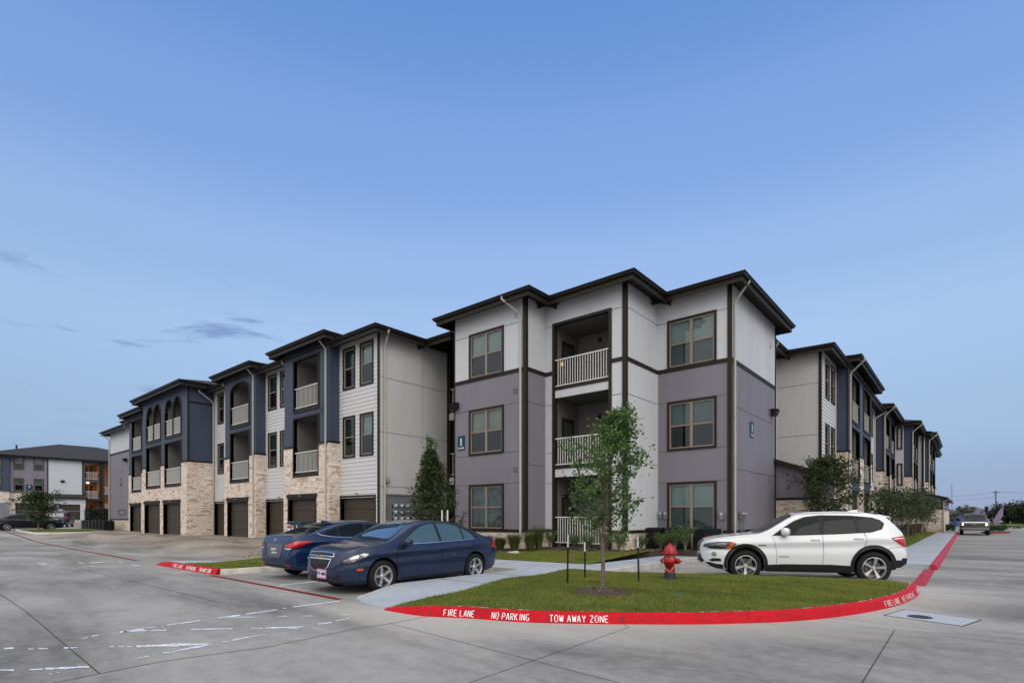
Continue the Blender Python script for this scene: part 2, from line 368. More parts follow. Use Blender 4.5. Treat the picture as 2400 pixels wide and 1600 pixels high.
def sheet(name, poly, zf, mat, step=.5, skirt=None, kind='structure', mb=None, up=True):
    v, f, bd = fill(poly, step); m = mb or MB(); i0 = len(m.v)
    m.v += [(x, y, zf(x, y)) for x, y in v]
    for q in f:
        a, b, c = (Vector(v[k]) for k in q[:3])
        if (b - a).cross(c - a) < 0: q = tuple(reversed(q))
        m.f.append(tuple(i0 + k for k in q))
    if skirt is not None:
        n = len(bd)
        for k in range(n):
            a, b = bd[k], bd[(k + 1) % n]
            m.face([(a[0], a[1], zf(*a)), (b[0], b[1], zf(*b)), (b[0], b[1], skirt), (a[0], a[1], skirt)])
    if mb: return None
    return tag(m.build(name, mat), kind=kind)

def zw(x, y): return .15 if y > 7.0 else max(.012, .15 - (7.0 - y) * .10)
def Wz(px, py):
    p = W(px, py, .15)
    for _ in range(12): p = W(px, py, .5 * (p.z + zw(p.x, p.y)))
    return p
# ---- island outline (photo survey, top inner edge of the kerb)
isl_red = [W(915, 1421.8, .03), W(1003.7, 1418, .14), W(1102, 1420.7, .15), W(1228, 1428.6, .15), W(1364, 1432, .15), W(1492, 1433, .15), W(1620, 1433.2, .15),
           W(1720, 1431.2, .15), W(1804, 1428.6, .15), W(1906, 1421.8, .15), W(2008, 1409.2, .15), W(2076, 1395.6, .15), W(2112, 1383.5, .15), W(2129, 1373, .15), W(2130, 1366, .15)]
isl_white = [W(2130, 1366, .15), W(2052, 1358.5, .15), W(1950, 1354, .15), W(1800, 1349, .15), W(1600, 1343.5, .15), W(1470, 1340.5, .15)]
isl_walk = [W(1326, 1337, .15), W(1262, 1346.5, .15), W(1200, 1357.7, .15), Wz(1075, 1385), Wz(1005, 1400), Wz(939, 1414)]
def catmull(pts, k=6):
    out = []
    for i in range(len(pts) - 1):
        p0 = pts[max(i - 1, 0)]; p1 = pts[i]; p2 = pts[i + 1]; p3 = pts[min(i + 2, len(pts) - 1)]
        for j in range(k):
            t = j / k
            out.append(.5 * ((2 * p1) + (p2 - p0) * t + (2 * p0 - 5 * p1 + 4 * p2 - p3) * t * t + (3 * p1 - p0 - 3 * p2 + p3) * t ** 3))
    out.append(pts[-1]); return out
red_path = catmull(isl_red); white_path = catmull(isl_white, 4)
def outward(path, i, ref):
    t = path[min(i + 1, len(path) - 1)] - path[max(i - 1, 0)]; n = Vector((t.y, -t.x, 0)).normalized()
    return n if (path[i] - ref).dot(n) > 0 else -n
ISL_C = Vector((-4.2, 9.0, 0))
def kerb_pts(path, ref, wt=.115, wb=.17):
    I, O, B = [], [], []
    n0 = None
    for i, p in enumerate(path):
        n = outward(path, i, ref)
        if n0 is not None and n.dot(n0) < 0: n = -n
        n0 = n
        I.append(Vector((p.x, p.y, p.z))); O.append(Vector((p.x + n.x * wt, p.y + n.y * wt, max(.012, p.z - .008)))); B.append(Vector((p.x + n.x * wb, p.y + n.y * wb, -.02)))
    return I, O, B
def kerb(name, path, ref, mat, wt=.115, wb=.17):
    I, O, B = kerb_pts(path, ref, wt, wb); m = MB(); n = len(path)
    for i in range(n):
        mid = (O[i] * .7 + I[i] * .3); mid.z = max(I[i].z, O[i].z) + .0
        lip = O[i] + (B[i] - O[i]) * .12
        for q in (I[i], mid, lip, B[i], Vector((I[i].x, I[i].y, -.02))): m.v.append(tuple(q))
    for i in range(n - 1):
        for k in range(4): a = i * 5 + k; m.f.append((a, a + 1, a + 6, a + 5))
    m.f.append((0, 1, 2, 3, 4)); e = (n - 1) * 5; m.f.append((e + 4, e + 3, e + 2, e + 1, e))
    o = m.build(name, mat, smooth=True, angle=50); tag(o, kind='structure'); return I, O, B
RI, RO, RB = kerb('kerb_red_painted', red_path, ISL_C, REDP)
kerb('kerb_island', white_path, ISL_C, KERBM, .10, .13)

# ---- terrain / road surface
def axis(breaks):
    out = []
    for a, b, s in breaks:
        n = max(1, int(round((b - a) / s)))
        out += [a + (b - a) * k / n for k in range(n)]
    out.append(breaks[-1][1]); return out
gx = axis([(-420, -120, 30), (-120, -62, 3), (-62, -20, 1), (-20, 6, .3), (6, 60, 5), (60, 420, 40)])
gy = axis([(-60, -6, 6), (-6, 18, .3), (18, 70, 2), (70, 160, 10), (160, 600, 40)])
m = MB(); m.v = [(x, y, gz(x, y)) for y in gy for x in gx]; nx = len(gx)
m.f = [(j * nx + i, j * nx + i + 1, (j + 1) * nx + i + 1, (j + 1) * nx + i) for j in range(len(gy) - 1) for i in range(nx - 1)]
road = tag(m.build('road', ROADM, smooth=True), kind='structure')
wa = road.data.attributes.new('wear', 'FLOAT', 'POINT'); aa = road.data.attributes.new('apron', 'FLOAT', 'POINT')
rp = [Vector((p.x, p.y)) for p in RB[::2]]; wv = []; av = []
for v in m.v:
    w = 0.0
    if -12 < v[0] < 5 and -2 < v[1] < 18:
        d = min((Vector(v[:2]) - p).length for p in rp); w = max(0, 1 - d / 1.5) ** .8 * .9
    if -15 < v[0] < -9 and 5.6 < v[1] < 12.5: w = max(w, .15)
    if -7.4 < v[0] < -.9 and 12 < v[1] < 20.2: w = max(w, .3)
    wv.append(w)
    a = smooth((v[1] - 7.0) / 3.5) * smooth((-16 - v[0]) / 4) * (1 - .5 * smooth((v[1] - 12.4) / 1.5)); av.append(a)
wa.data.foreach_set('value', wv); aa.data.foreach_set('value', av)
# distant field
sheet('distant_field', [(-420, 125), (420, 125), (420, 600), (-420, 600)], lambda x, y: 1.3 if x < -90 else .5 if x < -40 else .05, LAWN, 30)

# ---- slabs
walk = [(-9.03, 7.0), (-9.03, 11.2), (-17.4, 11.2), (-17.4, 13.12), (-12.0, 13.12), (-8.46, 13.5), (-8.40, 18.6), (-7.25, 18.6), (-7.25, 11.95)]
walk += [(p.x, p.y) for p in isl_walk] + [tuple(W(905, 1421, .02))[:2], tuple(W(868, 1415, .014))[:2], tuple(W(845, 1410, .012))[:2], tuple(W(838, 1404, .012))[:2], tuple(W(850, 1399.5, .012))[:2], (-8.66, 5.85)]
sheet('sidewalk', walk, zw, WALKM, .4, skirt=-.02)
m = MB(); m.hexa([(-9.13, 7.0, -.02), (-9.03, 7.0, -.02), (-9.03, 11.1, -.02), (-9.13, 11.1, -.02), (-9.10, 7.0, .150), (-9.03, 7.0, .153), (-9.03, 11.1, .153), (-9.10, 11.1, .150)]); m.hexa([(-8.76, 5.85, -.02), (-8.66, 5.85, -.02), (-9.03, 7.0, -.02), (-9.13, 7.0, -.02), (-8.74, 5.85, .034), (-8.66, 5.85, .038), (-9.03, 7.0, .153), (-9.10, 7.0, .150)])
m.box((-17.4, 11.1, -.02), (-9.03, 11.2, .153)); m.box((-7.25, 12.0, -.02), (-7.15, 18.7, .153)); m.box((-7.25, 18.7, -.02), (-2.3, 18.8, .153)); tag(m.build('kerb_parking', KERBM), kind='structure')
# right-hand sidewalk along the street and its red kerb
sheet('sidewalk_street', [(-2.15, 19.9), (-.84, 19.9), (-.84, 66.5), (-2.15, 66.5)], lambda x, y: .15, WALKM, 1.2, skirt=-.02)
sheet('sidewalk_far', [(-4.5, 66.5), (-.84, 66.5), (-.84, 68.5), (-4.5, 68.5)], lambda x, y: .15, WALKM, 1.2, skirt=-.02)
kp = [Vector((-.84, y, .15)) for y in (19.85, 20.2, 24, 30, 40, 50, 60, 67.5)]; kp += [Vector((-.98, 67.9, .15)), Vector((-1.3, 68.3, .15))]
kerb('kerb_street_red', kp, Vector((-3, 40, 0)), REDW, .13, .18)
m = MB()
for k in range(24):
    y = 21.5 + k * 1.9
    if y < 66: m.box((-2.14, y - .003, .15), (-.85, y + .003, .1525))
for (a, b) in (((-9.02, 8.2), (-7.5, 8.2)), ((-9.02, 9.8), (-7.8, 9.8)), ((-8.42, 15.0), (-7.26, 15.0)), ((-8.42, 16.6), (-7.26, 16.6)), ((-12.5, 11.22), (-12.5, 13.1)), ((-10.6, 11.22), (-10.6, 13.2))):
    if a[0] == b[0]: m.box((a[0] - .006, a[1], .1505), (a[0] + .006, b[1], .1535))
    else: m.box((a[0], a[1] - .006, .1505), (b[0], a[1] + .006, .1535))
tag(m.build('sidewalk_joints', JT), kind='structure')

# ---- lawns
isl_poly = [(p.x, p.y) for p in red_path] + [(p.x, p.y) for p in white_path[1:]] + [(p.x, p.y) for p in isl_walk]
def zis(x, y):
    c = (Vector((x, y)) - Vector((-4, 9))).length
    return .148 + .05 * smooth((4.5 - c) / 4) if inside((x, y), isl_poly) else .148
def zis2(x, y):
    dd = min((Vector((x, y)) - Vector(p)).length for p in isl_poly[::2]); k_ = smooth((x + 6.6) / 1.2) if y < 7.5 else 1; lo = .148 * k_ + (zw(x, y) - .002) * (1 - k_)
    return lo + .06 * smooth(dd / 1.8) * (1 if dd > .06 else 0)
sheet('lawn_island', isl_poly, zis2, LAWN, .35)
lawn_mid = [(-17.4, 13.12), (-12.0, 13.12), (-8.46, 13.5), (-8.40, 17.5), (-9.5, 16.3), (-12.3, 16.0), (-12.8, 15.0), (-17.4, 14.9)]
sheet('lawn_front', lawn_mid, lawn_z, LAWN, .4)
bed = [(-17.4, 14.9), (-12.8, 15.0), (-12.3, 16.0), (-9.5, 16.3), (-8.40, 17.5), (-8.40, 18.6), (-7.25, 18.6), (-7.25, 18.8), (-5.2, 18.8), (-5.2, 26), (-17.4, 26)]
sheet('mulch_bed', bed, lambda x, y: lawn_z(x, y) + .01, MULCH, .5, skirt=0)
lawn_right = [(-5.2, 18.8), (-2.3, 18.8), (-2.15, 19.9), (-2.15, 66.5), (-8, 66.5), (-8, 26), (-5.2, 26)]
sheet('lawn_street', lawn_right, lambda x, y: .155 + .15 * smooth((-2.3 - x) / 2.5), LAWN, 1.0)
lawn_left = [(-17.9, 6.02), (-15.25, 6.02), (-15.05, 7.0), (-15.0, 11.2), (-19.7, 11.2), (-18.5, 8.7), (-17.5, 6.6)]
sheet('lawn_left_island', lawn_left, lawn_z, LAWN, .4)
lk = [Vector((x, 6.0, z)) for x, z in ((-19.95, .02), (-19.5, .12), (-19.0, .15), (-17.5, .15), (-16.4, .15), (-15.4, .15))]
kerb('kerb_left_red', lk + [Vector((-15.28, 6.03, .15))], Vector((-17, 9, 0)), REDP, .11, .17)
lk2 = [Vector((-15.26, 6.03, .15)), Vector((-15.14, 6.2, .15)), Vector((-15.06, 7.0, .15)), Vector((-15.0, 11.2, .15))]
kerb('kerb_left_plain', lk2, Vector((-17, 9, 0)), KERBM, .11, .14)
sheet('sidewalk_left_island', [(-19.3, 6.03), (-17.9, 6.03), (-17.5, 6.6), (-18.5, 8.7), (-19.7, 11.2), (-20.1, 11.2), (-18.85, 8.7), (-18.1, 7.2), (-18.6, 6.9)], lambda x, y: max(.15, gz(x, y) + .06), WALKM, .4, skirt=-.02)
gravel_poly = [(-18.2, 7.1), (-18.85, 8.7), (-20.1, 11.2), (-20.3, 12.6), (-23.4, 12.6), (-21.5, 10.2), (-19.9, 8.4)]
sheet('gravel_bed', gravel_poly, lambda x, y: gz(x, y) + .05, GRAVM, .4)
kl = [Vector((-18.15, 7.0, .1)), Vector((-19.9, 8.35, .17)), Vector((-21.5, 10.15, .34)), Vector((-23.4, 12.5, .5))]
# scattered river gravel
def pebbles(poly, zf, n, name, mat, r0=.02, r1=.055):
    m = MB(); xs = [p[0] for p in poly]; ys = [p[1] for p in poly]; c = 0
    while c < n:
        x = random.uniform(min(xs), max(xs)); y = random.uniform(min(ys), max(ys))
        if not inside((x, y), poly): continue
        c += 1; r = random.uniform(r0, r1); z = zf(x, y); a = random.uniform(0, 6)
        i = len(m.v)
        for k in range(5):
            b = a + k * 2 * pi / 5; m.v.append((x + r * cos(b), y + r * sin(b) * .75, z + r * .1))
        for k in range(5):
            b = a + .4 + k * 2 * pi / 5; m.v.append((x + r * .6 * cos(b), y + r * .5 * sin(b), z + r * random.uniform(.5, .8)))
        m.f.append(tuple(i + 5 + k for k in range(5)))
        for k in range(5): m.f.append((i + k, i + (k + 1) % 5, i + 5 + (k + 1) % 5, i + 5 + k))
    return tag(m.build(name, mat), kind='stuff')
PEB = leaf_mat('river_pebbles', (.16, .13, .11), (.42, .37, .32), 0.0, .8)
pebbles(gravel_poly, lambda x, y: gz(x, y) + .05, 2600, 'gravel', PEB)

# ---- grass blades
def blades(name, poly, zf, n, h=(.018, .045), w=.0035, mat=GRB, clip=None):
    xs = [p[0] for p in poly]; ys = [p[1] for p in poly]; V = []; F = []; c = 0; tries = 0
    rnd = random.random
    while c < n and tries < n * 6:
        tries += 1
        x = min(xs) + rnd() * (max(xs) - min(xs)); y = min(ys) + rnd() * (max(ys) - min(ys))
        if clip and not clip(x, y): continue
        if not inside((x, y), poly): continue
        c += 1; z = zf(x, y); a = rnd() * pi; hh = h[0] + rnd() * (h[1] - h[0]); l = (rnd() - .5) * .9 * hh; l2 = (rnd() - .5) * .9 * hh
        ww = w * (.6 + rnd()); dx, dy = cos(a) * ww, sin(a) * ww; i = len(V)
        V += [(x - dx, y - dy, z - .004), (x + dx, y + dy, z - .004), (x + l, y + l2, z + hh)]; F.append((i, i + 1, i + 2))
    m = MB(); m.v = V; m.f = F
    return tag(m.build(name, mat), kind='stuff')
blades('grass_island', isl_poly, zis2, 120000, (.015, .045), .0045)
blades('grass_front', lawn_mid, lawn_z, 36000, (.02, .05), .007)
blades('grass_left', lawn_left, lawn_z, 16000, (.02, .05), .007)
blades('grass_street', lawn_right, lambda x, y: .155 + .15 * smooth((-2.3 - x) / 2.5), 26000, (.03, .08), .012)

# ---- painted markings (thin paint sheets on the road)
def zr(x, y): return gz(x, y) + .004
def stroke_px(m, a, b, w, k=6, z=.004, taper=0, jit=.35):
    A = Vector(a); B = Vector(b); up = []; lo = []
    for i in range(k + 1):
        t = i / k; p = A.lerp(B, t); hw = w * .5 * (1 - taper * t) * (1 + random.uniform(-jit, jit)); c = random.uniform(-.15, .15) * w
        q = W(p.x, p.y - hw + c, z); r = W(p.x, p.y + hw + c, z); up.append(q); lo.append(r)
    for i in range(k): m.face([lo[i], lo[i + 1], up[i + 1], up[i]])
def R4(x, y): return (x / 2.868, 1200 + y / 2.868)
m = MB()
for x0, y0, x1, y1, w, *tp in [(25, 914, 92, 911, 8), (190, 917, 228, 917, 5), (258, 915, 320, 914, 6), (428, 910, 460, 909, 9), (470, 909, 520, 907, 5), (740, 901, 765, 900, 6), (797, 900, 835, 898, 6), (855, 902, 887, 900, 5),
    (918, 898, 1180, 890, 12, -.5), (1180, 890, 1440, 882, 18, .75), (1440, 884, 1270, 912, 9, -.1), (1270, 912, 1155, 938, 9, .4), (1095, 943, 1145, 938, 7), (925, 978, 1003, 966, 5), (0, 1058, 92, 1058, 9), (200, 1056, 290, 1051, 7), (305, 1050, 600, 1036, 11),
    (330, 1085, 352, 1083, 4), (385, 1075, 398, 1074, 5), (550, 848, 590, 840, 4), (615, 832, 662, 824, 5), (805, 803, 965, 783, 9), (830, 801, 985, 793, 7), (975, 777, 1050, 768, 4), (1015, 791, 1120, 791, 6), (1085, 764, 1096, 763, 3),
    (1125, 755, 1345, 727, 6), (1285, 785, 1565, 780, 6), (1690, 780, 1765, 778, 6), (1785, 776, 2037, 770, 9), (1960, 782, 2037, 771, 4), (1495, 868, 1545, 862, 5), (1565, 857, 1665, 838, 7), (1665, 838, 1790, 817, 4), (1468, 708, 1615, 690, 8),
    (1550, 703, 1730, 702, 4), (1655, 682, 1860, 653, 5), (1900, 645, 1925, 643, 4), (1970, 635, 2285, 595, 5), (2135, 750, 2228, 738, 7), (2255, 728, 2352, 710, 4), (2300, 687, 2352, 686, 4), (2035, 697, 2100, 693, 4), (1860, 700, 1930, 697, 3),
    (255, 343, 315, 345, 5), (525, 337, 570, 345, 5), (600, 337, 705, 335, 3), (800, 333, 825, 333, 3), (880, 352, 940, 358, 4), (275, 352, 310, 358, 3), (610, 362, 635, 363, 3)]:
    stroke_px(m, R4(x0, y0), R4(x1, y1), w / 2.868, max(3, int((x1 - x0) ** 2 / 9000) if abs(x1 - x0) < 200 else 14), taper=tp[0] if tp else 0)
def line_w(m, a, b, w, z=.004, seg=1.0, jit=0):
    A = Vector(a); B = Vector(b); n = max(1, int((B - A).length / seg)); d = (B - A).normalized(); s = Vector((-d.y, d.x)) * w / 2
    for k in range(n):
        p = A.lerp(B, k / n); q = A.lerp(B, (k + 1) / n)
        m.face([(p.x - s.x, p.y - s.y, gz(p.x, p.y) + z), (q.x - s.x, q.y - s.y, gz(q.x, q.y) + z), (q.x + s.x, q.y + s.y, gz(q.x, q.y) + z), (p.x + s.x, p.y + s.y, gz(p.x, p.y) + z)])
line_w(m, (-11.8, 5.9), (-11.75, 11.0), .10); line_w(m, (-15.0 + 14.1, 13.9), (-7.1, 14.6 - 3.0 + 1.2), .001)
sa = W(2085, 1348, 0); sb = W(2163, 1349.5, 0); line_w(m, (sa.x - 1.2, sa.y - .42), (sb.x, sb.y), .10)
tag(m.build('white_road_paint', WPNT), kind='structure')
m = MB(); line_w(m, (-15.2, 5.74), (-8.9, 5.60), .13); line_w(m, (-75, 6.4), (-50, 6.9), .13); line_w(m, (-50, 6.9), (-36, 6.3), .13); line_w(m, (-36, 6.3), (-22.4, 6.02), .13)
tag(m.build('fire_lane_line', REDD), kind='structure')
m = MB(); a = W(2152, 1372, 0); b = W(2181, 1331, 0); line_w(m, a[:2], b[:2], .26, seg=.5); tag(m.build('fire_lane_line_street', REDW), kind='structure')

# ---- saw-cut joints in the concrete
m = MB()
def R5(x, y): return (820 + x / 2.94, 1300 + y / 2.94)
def R6(x, y): return (1600 + x / 2.94, 1200 + y / 2.94)
for pts, w in [([(122, 1600), (233.6, 1578), (383.5, 1548.7), (627.6, 1515.6), (820, 1475.5), (913, 1461), (1003, 1443.8)], .012), ([(0, 1391.8), (60, 1432), (139.5, 1499), (233.6, 1578)], .012), ([R5(270, 470), (1250, 1547.3), R5(1850, 880), (1560, 1634)], .008),
             ([R5(1890, 480), R5(1920, 500), (1250, 1547.3), R5(820, 880), (1000, 1640)], .008), ([(2096.6, 1476.2), (2020, 1600), (1990, 1650)], .011), ([(1916, 1451.7), (1960, 1458), (2090, 1473.8), (2250, 1486)], .007)]:
    for p, q in zip(pts, pts[1:]):
        A = W(*p); B = W(*q); line_w(m, A[:2], B[:2], w, .0035, seg=.6)
for y in (1.5, 27, 36, 45): pass
line_w(m, (-60, 4.0), (-10.2, 4.0), .012, .0035, 4); 
for x in (-26, -31.5, -37, -42.5, -48): line_w(m, (x, 6.3), (x, 12.2), .015, .0035, 1)
line_w(m, (-.5, 26), (9, 26), .02, .0035, 2); line_w(m, (-.5, 40), (9, 40), .02, .0035, 2)
tag(m.build('road_joints', DARKJ), kind='structure')
m = MB(); rc = random.Random(3)
for x0, y0, a, n in ((-3.0, 4.6, .3, 18), (-14, 2.6, 2.9, 24), (.8, 9.5, 1.2, 26), (-25, 3.5, 2.7, 22)):
    p = Vector((x0, y0))
    for k in range(n):
        a += rc.gauss(0, .16); q = p + Vector((cos(a), sin(a))) * rc.uniform(.05, .16); line_w(m, p, q, rc.uniform(.002, .005), .0038, 1); p = q
tag(m.build('hairline_cracks', DARKJ), kind='structure')
# worn kerb joint lines
m = MB()
def face_pt(s, v, eps=.002):
    """point on the red kerb's face: arc length s from its left end, height share v"""
    acc = 0
    for i in range(len(RO) - 1):
        l = (RB[i + 1] - RB[i]).length
        if acc + l >= s or i == len(RO) - 2:
            t = (s - acc) / l; b = RB[i].lerp(RB[i + 1], t); o = RO[i].lerp(RO[i + 1], t); o = o + (b - o) * .12; b = Vector((b.x, b.y, 0))
            b = b + (o - b) * .08; n = (RB[i + 1] - RB[i]).normalized(); nn = Vector((n.y, -n.x, 0))
            if nn.dot(b - ISL_C) < 0: nn = -nn
            return b.lerp(o, v) + nn * eps + Vector((0, 0, eps * .5))
        acc += l
def s_at(px):
    best = None; acc = 0
    for i in range(len(RB) - 1):
        for t in (0, .25, .5, .75):
            b = RB[i].lerp(RB[i + 1], t); d = -b.x * SY + b.y * CY; r = b.x * CY + b.y * SY; q = 1200 + FPX * r / d
            if best is None or abs(q - px) < best[0]: best = (abs(q - px), acc + t * (RB[i + 1] - RB[i]).length)
        acc += (RB[i + 1] - RB[i]).length
    return best[1]
for px in (1008, 1458):
    s = s_at(px); m.face([face_pt(s - .006, 0, .003), face_pt(s + .006, 0, .003), face_pt(s + .006, 1, .003), face_pt(s - .006, 1, .003)])
tag(m.build('kerb_joints', DARKJ), kind='structure')
# stencilled kerb lettering: strokes with bridges
GL = {'F': [(0, 0, 0, 1), (.12, 1, .8, 1), (.12, .5, .65, .5)], 'I': [(.3, 0, .3, 1)], 'R': [(0, 0, 0, 1), (.15, 1, .7, 1), (.75, .95, .75, .58), (.7, .52, .15, .52), (.3, .42, .8, 0)], 'E': [(0, 0, 0, 1), (.14, 1, .8, 1), (.14, .5, .65, .5), (.14, 0, .8, 0)],
      'L': [(0, 0, 0, 1), (.14, 0, .75, 0)], 'A': [(0, 0, .36, 1), (.46, 1, .82, 0), (.25, .35, .6, .35)], 'N': [(0, 0, 0, 1), (.12, .95, .7, .05), (.82, 0, .82, 1)], 'O': [(0, .12, 0, .88), (.1, 1, .7, 1), (.8, .88, .8, .12), (.7, 0, .1, 0)],
      'P': [(0, 0, 0, 1), (.15, 1, .7, 1), (.78, .95, .78, .55), (.7, .48, .15, .48)], 'K': [(0, 0, 0, 1), (.15, .5, .75, 1), (.25, .45, .8, 0)], 'G': [(0, .12, 0, .88), (.1, 1, .75, 1), (.1, 0, .7, 0), (.8, .05, .8, .42), (.45, .42, .7, .42)],
      'T': [(.4, 0, .4, .88), (0, 1, .82, 1)], 'W': [(0, 1, .18, 0), (.28, .05, .42, .8), (.52, .8, .64, .05), (.74, 0, .92, 1)], 'Y': [(0, 1, .36, .52), (.46, .52, .82, 1), (.41, .44, .41, 0)], 'Z': [(0, 1, .8, 1), (.78, .9, .04, .1), (0, 0, .8, 0)]}
def letter_strokes(txt):
    x = 0; out = []
    for ch in txt:
        if ch == ' ': x += .75; continue
        for a, b, c, d in GL[ch]: out.append((x + a, b, x + c, d))
        x += 1.28 if ch not in 'I' else .85
    return out, x - .35
def kerb_text(m, txt, s0, s1, fpt, v0=.14, v1=.90, sw=.011, vh=.135):
    st, wd = letter_strokes(txt); sc = (s1 - s0) / wd
    for a, b, c, d in st:
        A = Vector((s0 + a * sc, (v0 + (v1 - v0) * b) * vh)); B = Vector((s0 + c * sc, (v0 + (v1 - v0) * d) * vh)); t = (B - A).normalized(); n = Vector((-t.y, t.x)) * sw / 2
        q = [A - n, B - n, B + n, A + n]; m.face([fpt(p.x, p.y / vh) for p in q])
m = MB()
for txt, a, b in (('FIRE LANE', 1037, 1112), ('NO PARKING', 1150, 1241), ('TOW AWAY ZONE', 1286, 1427), ('FIRE LANE', 2080, 2113), ('NO PARKING', 2119, 2146)):
    kerb_text(m, txt, s_at(a), s_at(b), face_pt, sw=.012)
sB = s_at(2151); kerb_text(m, 'TOW AWAY ZONE', sB + .05, sB + 1.1, face_pt, sw=.012)
tag(m.build('kerb_lettering', WTXT), kind='structure')
m = MB(); lf = lambda s, v: Vector((s, 5.83 + .055 * (.08 + .86 * v) - .003, .145 * (.08 + .86 * v) + .002))
for txt, a, b in (('FIRE LANE', -18.35, -17.55), ('NO PARKING', -17.25, -16.55), ('TOW AWAY ZONE', -16.3, -15.5)): kerb_text(m, txt, a, b, lf, sw=.016)
tag(m.build('kerb_lettering_left', WTXT), kind='structure')
# worn chips: pale bare spots along the red kerb's inner edge
m = MB()
for k in range(46):
    i = random.randrange(10, len(RI) - 1); t = random.random(); a = RI[i].lerp(RI[i + 1], t); d = (RI[i + 1] - RI[i]).normalized() * random.uniform(.015, .06); n = (RO[i] - RI[i]).normalized() * random.uniform(.01, .028)
    z = Vector((0, 0, .004)); m.face([a - d + z, a + d + z, a + d * .6 + n + z, a - d * .7 + n + z])
tag(m.build('kerb_chips', KERBM), kind='structure')

# ---- inlet pad with a manhole cover
quad = [W(2072.8, 1441.5), W(2120, 1427.2), W(2300.7, 1451.7), W(2256.5, 1467)]
c = sum(quad, Vector()) / 4
sheet('concrete_pad', [tuple(p)[:2] for p in quad], lambda x, y: .004, WALKM, .4)
m = MB()
for p, q in zip(quad, quad[1:] + quad[:1]): line_w(m, p[:2], q[:2], .02, .0055)
tag(m.build('pad_edge', DARKJ), kind='structure')
mc = W(2156, 1444, .01)
mh = MB(); mh.lathe([(0, .012), (.08, .012), (.08, .014), (.14, .014), (.145, .010), (.155, .010), (.16, .006), (.16, .0)], n=32, c=(mc.x, mc.y, 0))
for k in range(10):
    a = k * pi / 5; mh.box((mc.x + .11 * cos(a) - .008, mc.y + .11 * sin(a) - .008, .014), (mc.x + .11 * cos(a) + .008, mc.y + .11 * sin(a) + .008, .017))
tag(mh.build('manhole_cover', simple('cast_iron', (.035, .04, .045), .55, metal=.5), smooth=True), 'round dark iron manhole cover in the pale concrete pad', 'manhole cover')
vb = W(1586, 1392, .2); mv = MB(); mv.lathe([(0, .03), (.14, .03), (.155, .015), (.155, -.03)], n=6, c=(vb.x, vb.y, vb.z - .02))
tag(mv.build('valve_box', simple('green_plastic', (.02, .12, .10), .5)), 'flat green valve box lid set in the island grass', 'valve box')
# ================================================================= BUILDING KIT
class Seg:
    def __init__(s, o, d): s.o = o; s.d = d; s.n = (d[1], -d[0])
    def p(s, u, w, z): return (s.o[0] + s.d[0] * u + s.n[0] * w, s.o[1] + s.d[1] * u + s.n[1] * w, z)
    def box(s, m, u0, u1, w0, w1, z0, z1): m.box(s.p(u0, w0, z0), s.p(u1, w1, z1))
    def quad(s, m, u0, u1, w, z0, z1): m.face([s.p(u0, w, z0), s.p(u1, w, z0), s.p(u1, w, z1), s.p(u0, w, z1)])
class House:
    """collects the meshes of one building; every window, balcony, door is a part of its own"""
    def __init__(s, root, off): s.root = root; s.off = off; s.bags = {}
    def bag(s, name, mat, uv=False):
        k = (name, mat.name)
        if k not in s.bags: s.bags[k] = (MB(), name, mat, uv)
        return s.bags[k][0]
    def flush(s):
        for m, name, mat, uv in s.bags.values():
            if m.v: m.build(name, mat, s.root, s.off, uv=uv); m.v = []; m.f = []
    def part(s, m, name, mat, parent=None, **k): return m.build(name, mat, parent or s.root, s.off if parent is None else s.off, **k)

def grid_wall(m, g, u0, u1, z0, z1, holes=(), w=0.0, depth=.14):
    us = sorted({u0, u1, *[h[i] for h in holes for i in (0, 1)]}); zs = sorted({z0, z1, *[h[i] for h in holes for i in (2, 3)]})
    us = [u for u in us if u0 <= u <= u1]; zs = [z for z in zs if z0 <= z <= z1]
    def hole(u, z): return any(h[0] < u < h[1] and h[2] < z < h[3] for h in holes)
    for a, b in zip(us, us[1:]):
        for c, d in zip(zs, zs[1:]):
            if not hole((a + b) / 2, (c + d) / 2): g.quad(m, a, b, w, c, d)
    for a, b, c, d in holes:
        if c >= z1 or d <= z0: continue
        c2, d2 = max(c, z0), min(d, z1)
        m.face([g.p(a, w, c2), g.p(a, w - depth, c2), g.p(a, w - depth, d2), g.p(a, w, d2)])
        m.face([g.p(b, w - depth, c2), g.p(b, w, c2), g.p(b, w, d2), g.p(b, w - depth, d2)])
        if d <= z1: m.face([g.p(a, w, d), g.p(a, w - depth, d), g.p(b, w - depth, d), g.p(b, w, d)])
        if c >= z0: m.face([g.p(a, w - depth, c), g.p(a, w, c), g.p(b, w, c), g.p(b, w - depth, c)])
def frame4(m, g, u0, u1, z0, z1, t, w0, w1, tb=None):
    tb = t if tb is None else tb
    g.box(m, u0, u0 + t, w0, w1, z0, z1); g.box(m, u1 - t, u1, w0, w1, z0, z1)
    g.box(m, u0 + t, u1 - t, w0, w1, z1 - t, z1)
    if tb > 0: g.box(m, u0 + t, u1 - t, w0, w1, z0, z0 + tb)
